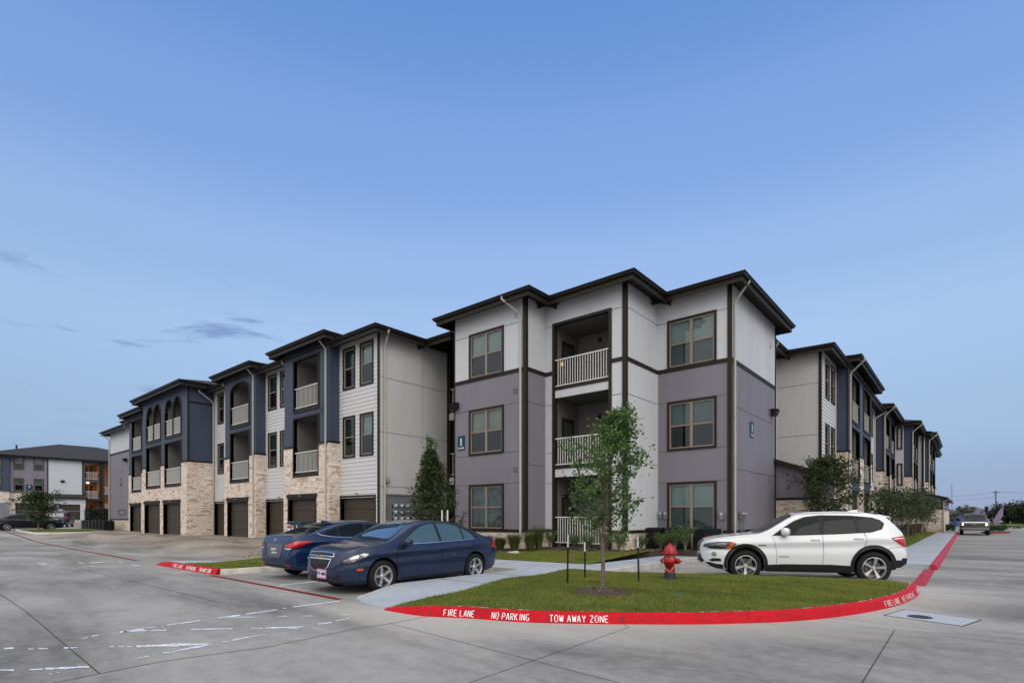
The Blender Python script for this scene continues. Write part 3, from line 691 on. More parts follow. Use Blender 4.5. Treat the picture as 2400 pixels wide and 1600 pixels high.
def window(H, g, u0, u1, z0, z1, double=True, blind=(BLIND, .5), lower=None, trim=TR, t=.085):
    m = MB(); frame4(m, g, u0, u1, z0, z1, t, -.05, .045)
    b0, b1, c0, c1 = u0 + .05, u1 - .05, z0 + .05, z1 - .05
    win = H.part(m, 'window', trim)
    m = MB(); a0, a1, d0, d1 = u0 + t, u1 - t, z0 + t, z1 - t; f = .048; zm = (d0 + d1) / 2; um = (a0 + a1) / 2
    frame4(m, g, a0, a1, d0, d1, f, -.045, .012)
    if double:
        g.box(m, um - .05, um + .05, -.045, .012, d0 + f, d1 - f)
        g.box(m, a0 + f, um - .05, -.04, .004, zm - .024, zm + .024); g.box(m, um + .05, a1 - f, -.04, .004, zm - .024, zm + .024)
    else: g.box(m, a0 + f, a1 - f, -.04, .004, zm - .024, zm + .024)
    H.part(m, 'sash', TAN, win)
    m = MB(); g.quad(m, a0 + f * .6, a1 - f * .6, -.022, d0 + f * .6, d1 - f * .6); H.part(m, 'pane', GLS, win)
    if blind:
        bm, sh = blind; m = MB(); bot = d1 - (d1 - d0) * sh
        g.quad(m, a0, a1, -.10, bot, d1); H.part(m, 'blind', bm, win)
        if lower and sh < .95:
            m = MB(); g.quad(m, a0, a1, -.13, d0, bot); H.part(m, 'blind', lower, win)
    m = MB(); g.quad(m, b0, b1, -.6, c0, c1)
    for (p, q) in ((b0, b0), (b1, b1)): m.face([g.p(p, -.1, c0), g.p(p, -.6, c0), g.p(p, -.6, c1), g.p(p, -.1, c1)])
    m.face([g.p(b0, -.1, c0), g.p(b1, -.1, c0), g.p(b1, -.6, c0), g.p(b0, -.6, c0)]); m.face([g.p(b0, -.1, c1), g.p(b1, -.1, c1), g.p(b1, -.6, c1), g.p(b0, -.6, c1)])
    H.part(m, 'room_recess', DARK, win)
    return (u0 + .05, u1 - .05, z0 + .05, z1 - .05)
def railing(H, g, u0, u1, z0, z1, parent, w=-.03, mat=None, sp=.115, t=.011):
    mat = mat or RL; m = MB(); g.box(m, u0, u1, w - .03, w + .03, z1 - .04, z1); g.box(m, u0, u1, w - .022, w + .022, z0, z0 + .035)
    n = max(2, int((u1 - u0) / sp)); t = t if sp < .114 or sp > .116 else .007
    for k in range(1, n):
        u = u0 + (u1 - u0) * k / n; g.box(m, u - t, u + t, w - .01, w + .01, z0 + .035, z1 - .04)
    return H.part(m, 'railing', mat, parent)
def balcony(H, g, u0, u1, zf, zt, dep=1.7, wall=INT, arch=0, wallmat=None, rail=True, zr0=None, zr1=None, door=True, trim=TR, tw=.10, mull=None, sp=.115, side_trim=True, rmat=None):
    """recess behind an opening: room shell with railing, door and lamp as sub-parts"""
    m = MB(); z0, z1 = zf - .12, zt
    g.quad(m, u0 - .0, u1 + .0, -dep, z0, z1)
    m.face([g.p(u0, -.1, z0), g.p(u0, -dep, z0), g.p(u0, -dep, z1), g.p(u0, -.1, z1)]); m.face([g.p(u1, -.1, z0), g.p(u1, -dep, z0), g.p(u1, -dep, z1), g.p(u1, -.1, z1)])
    m.face([g.p(u0, -.1, z0 + .001), g.p(u1, -.1, z0 + .001), g.p(u1, -dep, z0), g.p(u0, -dep, z0)]); m.face([g.p(u0, -.1, z1 - .001), g.p(u1, -.1, z1 - .001), g.p(u1, -dep, z1), g.p(u0, -dep, z1)])
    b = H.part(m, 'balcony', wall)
    if rail: railing(H, g, u0 + tw * .4, u1 - tw * .4, zr0, zr1, b, sp=sp, mat=rmat)
    if door:
        wd = u1 - u0; m = MB(); frame4(m, g, u1 - wd * .42, u1 - .12, zf, zf + 2.15, .09, -dep + .005, -dep + .06, 0); H.part(m, 'door_frame', TR, b)
        m = MB(); g.quad(m, u1 - wd * .42 + .09, u1 - .21, -dep + .02, zf, zf + 2.06); H.part(m, 'door_glass', simple_dark, b)
        m = MB(); m.box(g.p(u0 + .005, -dep + .35, zf), g.p(u0 + .06, -dep + .35 - .0, zf + 2.1)) if False else None
        m = MB(); a = .35; m.face([g.p(u0 + .03, -dep + a, zf), g.p(u0 + .03, -dep + a + .9, zf), g.p(u0 + .03, -dep + a + .9, zf + 2.1), g.p(u0 + .03, -dep + a, zf + 2.1)]); H.part(m, 'door', TR, b)
        m = MB(); m.face([g.p(u0 + .035, -dep + a + .14, zf + .3), g.p(u0 + .035, -dep + a + .76, zf + .3), g.p(u0 + .035, -dep + a + .76, zf + 1.95), g.p(u0 + .035, -dep + a + .14, zf + 1.95)]); H.part(m, 'door_glass', simple_dark, b)
        m = MB(); c = g.p(u0 + wd * .42, -dep + .06, zf + 2.2); m.lathe([(0, -.07), (.06, -.07), (.075, 0), (.06, .09), (0, .1)], n=10, c=c); H.part(m, 'wall_lamp', BLK, b, smooth=True)
    return b
simple_dark = simple('door_glass_dark', (.03, .04, .042), .08, coat=.6)
def arch_fill(m, tm, g, u0, u1, zs, zt, rise, w=0.0, depth=.14, n=12, tw=.09):
    """fills the corners above an arched opening and rims it with trim"""
    c = (u0 + u1) / 2; h = (u1 - u0) / 2
    def z(u): return zs + rise * sqrt(max(0, 1 - ((u - c) / h) ** 2))
    us = [c - h * cos(pi * k / n) for k in range(n + 1)]
    for a, b in zip(us, us[1:]):
        m.face([g.p(a, w, z(a)), g.p(b, w, z(b)), g.p(b, w, zt), g.p(a, w, zt)])
        k = 1 + tw / h; k2 = 1 + tw / rise
        a2, b2 = c + (a - c) * k, c + (b - c) * k; za, zb = zs + (z(a) - zs) * k2, zs + (z(b) - zs) * k2
        for (p, q, r, t) in (((a, z(a)), (b, z(b)), (b2, zb), (a2, za)),):
            tm.hexa([g.p(p[0], -depth, p[1]), g.p(q[0], -depth, q[1]), g.p(q[0], w + .035, q[1]), g.p(p[0], w + .035, p[1]),
                     g.p(t[0], -depth, t[1]), g.p(r[0], -depth, r[1]), g.p(r[0], w + .035, r[1]), g.p(t[0], w + .035, t[1])])
def garage_door(H, g, u0, u1, z0, z1, header=True, w=0.0):
    m = MB(); n = 4; hh = (z1 - z0) / n
    for k in range(n):
        g.box(m, u0, u1, -.20, -.15, z0 + k * hh + .008, z0 + (k + 1) * hh - .008)
        for q in range(3):
            z = z0 + k * hh + hh * (q + .5) / 3; g.box(m, u0 + .02, u1 - .02, -.15, -.145, z - hh * .10, z + hh * .10)
    g.box(m, u0, u1, -.24, -.2, z0, z1)
    d = H.part(m, 'garage_door', GD)
    m = MB(); frame4(m, g, u0 - .09, u1 + .09, z0, z1 + .09, .09, -.16, w + .03, 0)
    if header: g.box(m, u0 - .14, u1 + .14, w - .02, w + .075, z1 + .09, z1 + .27)
    H.part(m, 'door_trim', TR, d)
    m = MB(); c = g.p((u0 + u1) / 2, w + .09, z1 + .16); m.box((c[0] - .05, c[1] - .05, c[2] - .02), (c[0] + .05, c[1] + .05, c[2] + .03)); H.part(m, 'door_light', GREY, d)
    return (u0, u1, z0 - .5, z1)
def siding(m, g, u0, u1, z0, z1, holes=(), w=0.0, pitch=.175):
    z = z0
    while z < z1 - .01:
        zt = min(z + pitch, z1); cuts = [(u0, u1)]
        for h in holes:
            if h[2] < (z + zt) / 2 < h[3]:
                new = []
                for a, b in cuts:
                    if h[1] <= a or h[0] >= b: new.append((a, b)); continue
                    if h[0] > a: new.append((a, h[0]))
                    if h[1] < b: new.append((h[1], b))
                cuts = new
        for a, b in cuts:
            m.face([g.p(a, w + .026, z), g.p(b, w + .026, z), g.p(b, w + .006, zt), g.p(a, w + .006, zt)])
            m.face([g.p(a, w + .002, z), g.p(b, w + .002, z), g.p(b, w + .026, z), g.p(a, w + .026, z)])
        z = zt
def hip_roof(H, x0, x1, y0, y1, ze, ov=.68, sl=.30, soff=.20):
    X0, X1, Y0, Y1 = x0 - ov, x1 + ov, y0 - ov, y1 + ov; m = MB(); h = min(X1 - X0, Y1 - Y0) / 2
    e = .02
    if X1 - X0 > Y1 - Y0: r0, r1 = (X0 + h, (Y0 + Y1) / 2, ze + h * sl), (X1 - h, (Y0 + Y1) / 2, ze + h * sl)
    else: r0, r1 = ((X0 + X1) / 2, Y0 + h, ze + h * sl), ((X0 + X1) / 2, Y1 - h, ze + h * sl)
    A, B, C, D = (X0 + .03, Y0 + .03, ze - .01), (X1 - .03, Y0 + .03, ze - .01), (X1 - .03, Y1 - .03, ze - .01), (X0 + .03, Y1 - .03, ze - .01)
    if X1 - X0 > Y1 - Y0: m.face([A, B, r1, r0]); m.face([B, C, r1]); m.face([C, D, r0, r1]); m.face([D, A, r0])
    else: m.face([A, B, r0]); m.face([B, C, r1, r0]); m.face([C, D, r1]); m.face([D, A, r0, r1])
    roof = H.part(m, 'roof', RF)
    m = MB(); k = .13   # gutter ring: moulded box section
    def ring(prof):
        n = len(prof)
        for q in range(n):
            (o0, za), (o1, zb) = prof[q], prof[(q + 1) % n]
            P = [(x0 - o0, y0 - o0, za), (x1 + o0, y0 - o0, za), (x1 + o0, y1 + o0, za), (x0 - o0, y1 + o0, za)]; Q = [(x0 - o1, y0 - o1, zb), (x1 + o1, y0 - o1, zb), (x1 + o1, y1 + o1, zb), (x0 - o1, y1 + o1, zb)]
            for s_ in range(4): m.face([P[s_], P[(s_ + 1) % 4], Q[(s_ + 1) % 4], Q[s_]])
    ring([(ov, ze), (ov, ze - .035), (ov - .03, ze - .055), (ov - .05, ze - .12), (ov - .13, ze - .125), (ov - .13, ze - .02), (ov - .015, ze - .012)])
    H.part(m, 'gutter', GT, roof)
    m = MB(); ring([(ov - .132, ze - .02), (ov - .132, ze - .30), (ov - .165, ze - .30), (ov - .165, ze - .02)]); H.part(m, 'fascia', TR, roof)
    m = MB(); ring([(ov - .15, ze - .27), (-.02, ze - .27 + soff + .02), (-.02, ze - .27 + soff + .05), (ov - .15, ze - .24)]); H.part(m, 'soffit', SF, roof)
def downspout(H, pts, r=.042): m = MB(); m.tube(pts, r, 8); H.part(m, 'downspout', DS, None, smooth=True)

ROOT = empty('apartment_building', (-20, 20, .3), label='long three storey apartment building in grey, mauve, slate blue and limestone at the corner', cat='building')
H = House(ROOT, (-20, 20, .3)); H.off = (-20, 20, .3)
joints = H.bag('panel_joint', JT); trim = H.bag('corner_trim', TR)
ZW = 9.93
def jline(g, u0, u1, z, w=.002): g.box(joints, u0, u1, w - .01, w + .004, z - .009, z + .009)
def vjoint(g, u, z0, z1, w=.002): g.box(joints, u - .004, u + .004, w - .01, w + .002, z0, z1)

# ---- corner block -------------------------------------------------------------
def panel_face(o, d, ln, top, bot, wins=(), lines=(), base=True, zs=7.20, z0=1.06, split=True, zt=ZW, ends=(0, 0)):
    H.flush(); g = Seg(o, d); holes = []
    for (a, b, c, e, bl, lo) in wins: holes.append(window(H, g, a, b, c, e, True, bl, lo))
    if split:
        grid_wall(H.bag('panel_wall', top), g, 0, ln, zs, zt, [h for h in holes if h[3] > zs]); grid_wall(H.bag('panel_wall', bot), g, 0, ln, z0, zs, [h for h in holes if h[2] < zs])
        u = 0; bw = sorted([(a, b) for (a, b, c, e, *_) in wins if c < 7.28 and e > 7.2])
        for a, b in bw + [(ln, ln)]:
            if a > u: g.box(trim, u, a, -.01, .028, 7.12, 7.27)
            u = b
        for a, b in bw: g.box(trim, a, b, -.01, .028, 7.12, 7.20)
    else: grid_wall(H.bag('panel_wall', top), g, 0, ln, z0, zt, holes)
    for z in lines:
        cuts = [0] + [v for (a, b, c, e, *_) in sorted(wins) if c - .02 <= z <= e + .02 for v in (a, b)] + [ln]
        for a, b in zip(cuts[::2], cuts[1::2]): jline(g, a, b, z)
    if base:
        g.box(trim, -.03 if ends[0] else 0, ln + (.03 if ends[1] else 0), -.01, .035, .95, 1.06)
        grid_wall(H.bag('stone_base', ST, True), g, 0, ln, 0.0, .95, (), w=.0)
    return g
BL5 = (BLIND, .5)
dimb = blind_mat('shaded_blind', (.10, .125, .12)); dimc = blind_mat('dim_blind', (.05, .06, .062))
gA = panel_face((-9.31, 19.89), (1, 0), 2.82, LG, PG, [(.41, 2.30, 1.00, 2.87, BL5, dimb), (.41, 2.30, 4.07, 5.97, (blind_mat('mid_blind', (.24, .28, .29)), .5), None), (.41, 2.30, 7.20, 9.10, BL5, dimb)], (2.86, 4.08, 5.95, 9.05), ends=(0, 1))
gC_r = panel_face((-9.31, 17.32), (0, 1), 2.57, LG, LG, (), (3.55, 5.95, 9.05))
gL_r = panel_face((-12.87, 16.07), (0, 1), 1.25, LG, PG, (), (3.55, 5.95))
gL = panel_face((-16.79, 16.07), (1, 0), 3.92, LG, PG, [(.90, 2.81, 1.00, 2.87, (CURT, .96), None), (.90, 2.81, 4.07, 5.97, (BLIND_T, .5), None), (.90, 2.81, 7.20, 9.10, (BLIND, .48), None)], (2.86, 4.08, 5.95, 9.05), ends=(0, 1))
gB = panel_face((-6.49, 19.89), (0, 1), 5.76, LG, PG, (), (3.31, 5.57))
gBL = panel_face((-16.79, 26), (0, -1), 9.93, LG, PG, (), ())
gBk = panel_face((-6.49, 25.65), (-1, 0), 10.3, LG, PG, (), ())
# central bay with three stacked balconies
H.flush()
gC = Seg((-12.87, 17.32), (1, 0)); cu0, cu1 = .35, 2.99
opens = [(.10, 3.10), (3.52, 6.20), (6.62, 9.02)]
grid_wall(H.bag('panel_wall', LG), gC, 0, 3.56, 1.06, ZW, [(cu0 + .02, cu1 - .02, a - 1 if a < 1 else a, b) for a, b in opens])
grid_wall(H.bag('stone_base', ST, True), gC, 0, cu0, 0, .95); grid_wall(H.bag('stone_base', ST, True), gC, cu1, 3.56, 0, .95)
gC.box(trim, 0, cu0, -.01, .035, .95, 1.06); gC.box(trim, cu1, 3.59, -.01, .035, .95, 1.06)
gC.box(trim, 0, cu0, -.01, .028, 7.12, 7.27); gC.box(trim, cu1, 3.56, -.01, .028, 7.12, 7.27)
for u in (cu0, cu1 - .12): gC.box(trim, u, u + .12, -.14, .04, .05, 9.02)
gC.box(trim, cu0, cu1, -.14, .04, 9.02, 9.13)
for z in (3.52, 6.60): gC.box(trim, cu0 + .12, cu1 - .12, -.14, .03, z - .10, z + .02)
for z in (2.86, 5.95, 9.05, 4.07):
    jline(gC, 0, cu0, z); jline(gC, cu1, 3.56, z)
for k, (a, b) in enumerate(opens):
    zf = (.35, 3.42, 6.5)[k]
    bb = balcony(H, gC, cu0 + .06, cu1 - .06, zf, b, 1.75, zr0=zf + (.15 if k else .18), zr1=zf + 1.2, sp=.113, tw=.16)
# lantern hung on the top railing
g_ = gC
for g, ln in ((gA, 2.82), (gC, 3.56), (gL, 3.92)):
    g.box(trim, ln - .13, ln + .03, -.01, .04, 1.06, ZW)
for g in (gC_r, gL_r, gB): g.box(trim, -.0, .10, -.005, .03, 1.06, ZW) if g is not gB else g.box(trim, 0.0, .02, -.005, .03, 1.06, ZW)
gL.box(trim, 0, .05, -.01, .035, 1.06, ZW)
cream = H.bag('inside_corner_trim', DS)
gC.box(cream, 0.0, .02, 0, .03, 1.06, 7.12); gA.box(cream, 0.0, .03, 0, .03, 1.06, 7.12)
gB.box(trim, 5.72, 5.79, -.01, .035, 1.06, ZW)
hip_roof(H, -16.79, -6.49, 19.89, 25.65, 9.98); hip_roof(H, -12.87, -9.31, 17.32, 24.4, 9.98); hip_roof(H, -16.79, -12.87, 16.07, 25.0, 9.98)
def spout(x0, y0, x1, y1, zt, zb, side, r=.045):
    downspout(H, [(x0, y0, zt - .02), (x0, y0, zt - .14), (x0 + (x1 - x0) * .25, y0 + (y1 - y0) * .25, zt - .26), (x0 + (x1 - x0) * .9, y0 + (y1 - y0) * .9, zt - .60), (x1, y1, zt - .76), (x1, y1, (zt + zb) / 2), (x1, y1, zb)], r)
spout(-13.55, 15.45, -13.09, 16.0, 9.95, .75, 0); spout(-5.9, 19.95, -6.43, 20.1, 9.95, .8, 0)
# dryer vents
def vent(g, u, z, s=.2, mat=None):
    m = MB(); frame4(m, g, u, u + s, z, z + s, .018, 0, .025)
    for k in range(1, 4): g.box(m, u + .018, u + s - .018, 0, .018, z + k * s / 4 - .006, z + k * s / 4 + .006)
    H.part(m, 'wall_vent', mat or JT)
vent(gL, 3.35, 9.22, .2, LG); vent(gL, 3.3, 6.32, .2, PG); vent(gL, 3.3, 3.28, .2, PG); vent(gB, 4.9, 8.8, .22, LG); vent(gB, 4.7, 5.9, .22, PG); vent(gB, 4.7, 3.1, .2, PG)
def wall_light(g, u, z, h=.24):
    m = MB(); g.box(m, u - .16, u + .16, 0, .06, z - .12, z + .12); i = len(m.v)
    m.hexa([g.p(u - .2, .06, z - .16), g.p(u + .2, .06, z - .16), g.p(u + .2, .20, z - .16), g.p(u - .2, .20, z - .16), g.p(u - .2, .06, z + .14), g.p(u + .2, .06, z + .14), g.p(u + .2, .30, z + .10), g.p(u - .2, .30, z + .10)])
    H.part(m, 'wall_light', BLK)
wall_light(gL, .12, 6.25); wall_light(gB, 5.15, 6.05)

# ---- left wing with garages ------------------------------------------------------
YW, ZE = 13.95, 9.50
ZS = 9.46
H.flush(); gS = Seg((-19.2, 13.95), (0, 1))    # gable side, faces the street
grid_wall(H.bag('panel_wall', SG), gS, 0, 4.0, .3, ZS)
for z in (7.54, 5.19, 2.86): jline(gS, 0, 4.0, z)
vjoint(gS, 2.4, .3, ZS)
gS.box(trim, 3.93, 4.05, -.01, .03, .3, ZS)
m = MB(); m.lathe([(0, 0), (.07, 0), (.09, .12), (.05, .22), (.02, .27), (0, .27)], n=12, c=(-19.12, 14.35, 3.0)); H.part(m, 'bell_vent', GREY, smooth=True)
glB = simple('greenish_dark_curtain', (.03, .07, .05), .8, var=.4, scale=6)
sw = H.bag('siding_wall', SD); swb = H.bag('siding_backing', SD)
stn = H.bag('stone_wall', ST, True); blw = H.bag('blue_wall', BL)
def siding_bay(g, ln, wins, door=None, z0=2.6, zt=ZS, blinds=None, zbase=.3):
    H.flush(); holes = []
    for i, (a, b, c, d) in enumerate(wins):
        bl = (blinds[i] if blinds else [(CURT, .5), (BLIND, .5), (glB, .6), (BLIND, .95)][(i * 7 + int(abs(g.o[1]) * 3)) % 4]); holes.append(window(H, g, a, b, c, d, False, bl, None))
    if door: holes.append(garage_door(H, g, door[0], door[1], zbase, door[2], False)); z0 = zbase
    grid_wall(swb, g, 0, ln, z0, zt, holes); siding(sw, g, 0, ln, z0, zt, [(h[0] - .01, h[1] + .01, h[2] - .01, h[3] + .01) for h in holes])
def blue_bay(g, ln, cols, gar=None, zt=9.7, zst=4.92, zb=.3, arches=None, ret=None, ret_r=None, ground_open=False, vj=True, z3=9.12):
    """bay with balconies: cols = [(u0, u1)], stone to zst, slate blue panels above"""
    H.flush(); holes = []; z3r = 6.73
    for (a, b) in cols:
        holes.append((a, b, z3r, z3)); holes.append((a, b, 3.60, 6.30))
        if ground_open: holes.append((a, b, -.2, 3.0))
    gh = [garage_door(H, g, a, b, zb, z, True, .03) for a, b, z in (gar or [])]
    grid_wall(blw, g, 0, ln, zst, zt, [h for h in holes if h[3] > zst])
    grid_wall(stn, g, -.035, ln + .035, zb, zst, [h for h in holes if h[2] < zst] + gh, w=.035, depth=.2)
    if ground_open:
        for a, b in cols: g.box(blw, a - .0, b + .0, -.02, .045, 3.0, 3.5)
    for (a, b) in cols:
        for zl, zh, zf, zt_ in ((6.73, z3, 6.65, z3), (3.60, 6.30, 3.52, 6.30)):
            top = zl > 6
            g.box(trim, a - .08, a, -.14, .05, zl, zh if not (arches and top) else arches[0]); g.box(trim, b, b + .08, -.14, .05, zl, zh if not (arches and top) else arches[0]); g.box(trim, a - .08, b + .08, -.14, .055, zl - .13, zl)
            if not (arches and top): g.box(trim, a - .08, b + .08, -.14, .05, zh, zh + .09)
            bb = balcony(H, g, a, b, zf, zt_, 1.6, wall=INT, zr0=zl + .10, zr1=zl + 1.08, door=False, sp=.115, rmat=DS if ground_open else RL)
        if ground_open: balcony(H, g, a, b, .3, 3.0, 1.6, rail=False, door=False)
    if arches:
        zs_, n = arches
        for a, b in cols:
            w_ = (b - a) / n
            for k in range(n):
                p, q = a + w_ * k + (.06 if k else 0), a + w_ * (k + 1) - (.06 if k < n - 1 else 0)
                arch_fill(blw, trim, g, p, q, zs_, z3, z3 - zs_ - .02, tw=.085)
            for k in range(1, n):
                g.box(trim, a + w_ * k - .06, a + w_ * k + .06, -.12, .04, 6.73, zs_); g.quad(blw, a + w_ * k - .06, a + w_ * k + .06, 0, zs_, z3)
    # stone cap between the openings
    u = 0
    for a, b in [c for c in cols] + [(ln, ln)]:
        if a - .08 - u > .02: g.box(trim, u, a - (.08 if a < ln else 0), -.01, .07, zst, zst + .10)
        u = b + .08
    for z in (6.45, 8.3):
        c = 0
        for a, b in cols + [(ln, ln)]:
            if a - .1 > c: jline(g, c, a - (.1 if a < ln else 0), z)
            c = b + .1
def ret_face(o, d, ln, zt=9.7, zst=4.92, zb=.3, line=True):
    H.flush(); g = Seg(o, d); grid_wall(blw, g, 0, ln, zst, zt); grid_wall(stn, g, -.035, ln, zb, zst, (), w=.035); g.box(trim, 0, ln, -.01, .06, zst, zst + .10); jline(g, 0, ln, 6.9); return g
W3Z = [(7.30, 9.20), (4.20, 6.10)]
def wing_front(x0, ln, wins, door, blinds=None):
    g = Seg((x0, YW), (1, 0)); ws = [(a, b, c, d) for a, b in wins for c, d in W3Z]; siding_bay(g, ln, ws, door, blinds=blinds); return g
gW1 = wing_front(-22.2, 3.0, [(.30, 1.27), (1.63, 2.64)], (.14, 2.72, 2.42), [(glB, .55), (glB, .6), (BLIND, .5), (BLIND, .5)])
gW1.box(trim, 2.93, 3.03, -.01, .04, .3, ZS); gS.box(trim, 0, .02, -.01, .03, .3, ZS)
gB1 = Seg((-26.3, 13.4), (1, 0)); blue_bay(gB1, 4.1, [(.98, 3.20)], [(.50, 3.0, 2.38)])
ret_face((-22.2, 13.4), (0, 1), .56)
gW2 = wing_front(-29.45, 3.15, [(.30, 1.27), (1.63, 2.58)], (.14, 3.05, 2.42), [(glB, .5)] * 4)
gB2 = Seg((-33.4, 13.4), (1, 0)); blue_bay(gB2, 3.95, [(.82, 3.14)], [(.5, 3.0, 2.38)], arches=(8.72, 1))
ret_face((-29.45, 13.4), (0, 1), .56)
gW3 = wing_front(-36.4, 3.0, [(.60, 1.50), (1.8, 2.7)], (.14, 2.86, 2.42), [(glB, .5)] * 4)
gB3 = Seg((-44.7, 12.4), (1, 0)); blue_bay(gB3, 8.3, [(.82, 3.60), (4.52, 7.30)], [(.55, 3.45, 2.38), (4.35, 7.2, 2.38)], arches=(8.36, 2))
g = ret_face((-36.4, 12.4), (0, 1), 1.56); g.box(trim, 0, .10, -.01, .045, 5.02, 9.7); g.box(trim, .10, 1.56, -.01, .03, 8.55, 8.65)
gW4 = wing_front(-47.6, 2.9, [(.3, 1.2)], (.2, 2.6, 2.42))
gB4 = Seg((-51.8, 13.4), (1, 0)); blue_bay(gB4, 4.2, [(.85, 3.1)], [(.5, 3.0, 2.38)]); ret_face((-47.6, 13.4), (0, 1), .56)
gW5 = Seg((-53.2, 13.95), (1, 0)); siding_bay(gW5, 1.4, [], None, z0=.3)
H.flush(); gE = Seg((-59.6, 13.95), (1, 0)); grid_wall(H.bag('panel_wall', LG), gE, 0, 6.4, 7.2, 9.2); grid_wall(H.bag('panel_wall', PG), gE, 0, 6.4, 1.4, 7.2)
gE.box(trim, 0, 6.4, -.01, .03, 7.1, 7.25); gE.box(trim, 0, 6.4, -.01, .03, 1.3, 1.4); grid_wall(H.bag('stone_base', ST, True), gE, 0, 6.4, .3, 1.3)
for z in (3.3, 5.6): jline(gE, 0, 6.4, z)
gE.box(trim, 6.3, 6.4, -.01, .04, 1.4, 9.2)
m = MB(); frame4(m, gE, 2.7, 4.7, 1.75, 2.2, .04, 0, .04); H.part(m, 'wall_vent', JT); wall_light(gE, 5.0, 6.4)
for x0, x1, y0, ze in ((-26.3, -22.2, 13.4, 9.75), (-33.4, -29.45, 13.4, 9.75), (-44.7, -36.4, 12.4, 9.75), (-51.8, -47.6, 13.4, 9.75)): hip_roof(H, x0, x1, y0, 20.5, ze)
hip_roof(H, -53.4, -19.2, 13.95, 24, 9.5); hip_roof(H, -59.6, -52.0, 13.95, 24.2, 9.2); hip_roof(H, -21, -17.6, 16.62, 23.6, 9.48)
# rear and hidden sides of the wing
H.flush(); gR = Seg((-19.2, 24.0), (-1, 0)); grid_wall(H.bag('panel_wall', SG), gR, 0, 40.4, .3, 9.2); gR2 = Seg((-59.6, 24.0), (0, -1)); grid_wall(H.bag('panel_wall', PG), gR2, 0, 10.05, .3, 9.2)
spout(-18.6, 14.0, -19.13, 14.2, 9.47, .6, 0)
downspout(H, [(-22.36, 13.0, 9.5), (-22.36, 13.32, 9.2), (-22.36, 13.32, .6)]); spout(-26.45, 13.35, -26.42, 13.86, 9.47, .6, 0)
downspout(H, [(-29.62, 13.0, 9.5), (-29.62, 13.32, 9.2), (-29.62, 13.32, .6)]); spout(-36.2, 13.0, -36.3, 13.86, 9.4, .6, 0); spout(-33.6, 13.35, -33.52, 13.86, 9.47, 6.5, 0)
spout(-52.9, 13.35, -53.0, 13.86, 9.17, .6, 0); spout(-59.8, 13.35, -59.5, 13.86, 9.17, .6, 0)
vent(gW1, 2.68, 6.66, .2, SD); vent(gB1, 3.45, 6.3, .3, BL)
# open stair breezeway between the wing and the corner block
gN = Seg((-19.2, 18.0), (1, 0)); mbw = simple('brown_stair_wall', (.085, .06, .045), .8, var=.1)
grid_wall(H.bag('stair_wall', mbw), Seg((-19.2, 19.6), (1, 0)), 0, 2.41, .3, 9.4)
for k, z in enumerate((.3, 3.45, 6.55)):
    if k: gN.box(H.bag('stair_landing', SG), .0, 2.41, -1.6, .0, z - .35, z)
    m = MB(); gN.box(m, .02, .14, -.06, .06, z, z + 2.7); gN.box(m, 2.25, 2.39, -.06, .06, z, z + 2.7); H.part(m, 'stair_post', TR)
    if k: railing(H, gN, .14, 2.25, z + .1, z + 1.15, ROOT, sp=.12)
# meter bank on the gable wall
gmr = (-19.2, 14.4)
m = MB(); gS.box(m, .42, 3.35, .0, .09, .55, 2.48); gS.box(m, .36, .42, 0, .13, .5, 2.54); gS.box(m, 3.35, 3.41, 0, .13, .5, 2.54); gS.box(m, .42, 3.35, 0, .13, 2.48, 2.54)
mbk = m.build('meter_cabinet', GREY); tag(mbk, 'large grey electric meter cabinet on the gable wall behind the cone-shaped tree', 'meter cabinet')
mb0 = None
for r_ in range(4):
    for c_ in range(8):
        if mb0 is None:
            m = MB(); m.lathe([(0, .14), (.05, .14), (.085, .11), (.095, .04), (.10, 0)], axis='x', n=16)
            mb0 = m.build('meter_dial', simple('meter_glass', (.42, .44, .47), .1, metal=.3, coat=1), smooth=True)
            m = MB(); m.box((.135, -.05, .0), (.147, .05, .03)); m.box((.12, -.05, -.05), (.143, .05, -.035)); mb1 = m.build('meter_face', BLK, mb0)
            o = mb0
        else: o = copy_tree(mb0)
        o.parent = mbk; o.location = (-19.2 + .09, 14.75 + c_ * .33, 2.02 - r_ * .28 + .0)
        m = None
m = MB(); m.box((-19.11, -.20, -.09), (-19.10, -.135, .05)); b0 = m.build('breaker_slot', BLK, mbk)
for r_ in range(4):
    for c_ in range(8):
        o = b0 if (r_, c_) == (0, 0) else copy_tree(b0); o.parent = mbk; o.location = (0, 14.75 + c_ * .33, 2.02 - r_ * .28)

# ---- right wing along the street ---------------------------------------------------
H.flush(); gX = Seg((-7.2, 28.9), (1, 0)); grid_wall(H.bag('panel_wall', SG), gX, -2, 1.9, .2, ZS)
for z in (7.90, 5.46): jline(gX, -2, 1.9, z)
gX.box(trim, 1.80, 1.93, -.01, .035, .2, ZS)
H.flush(); gY = Seg((-7.2, 25.65), (0, 1)); grid_wall(H.bag('panel_wall', SG), gY, 0, 3.25, .2, ZS)
spout(-6.55, 26.3, -7.1, 26.2, 9.45, 4.2, 0, .05)
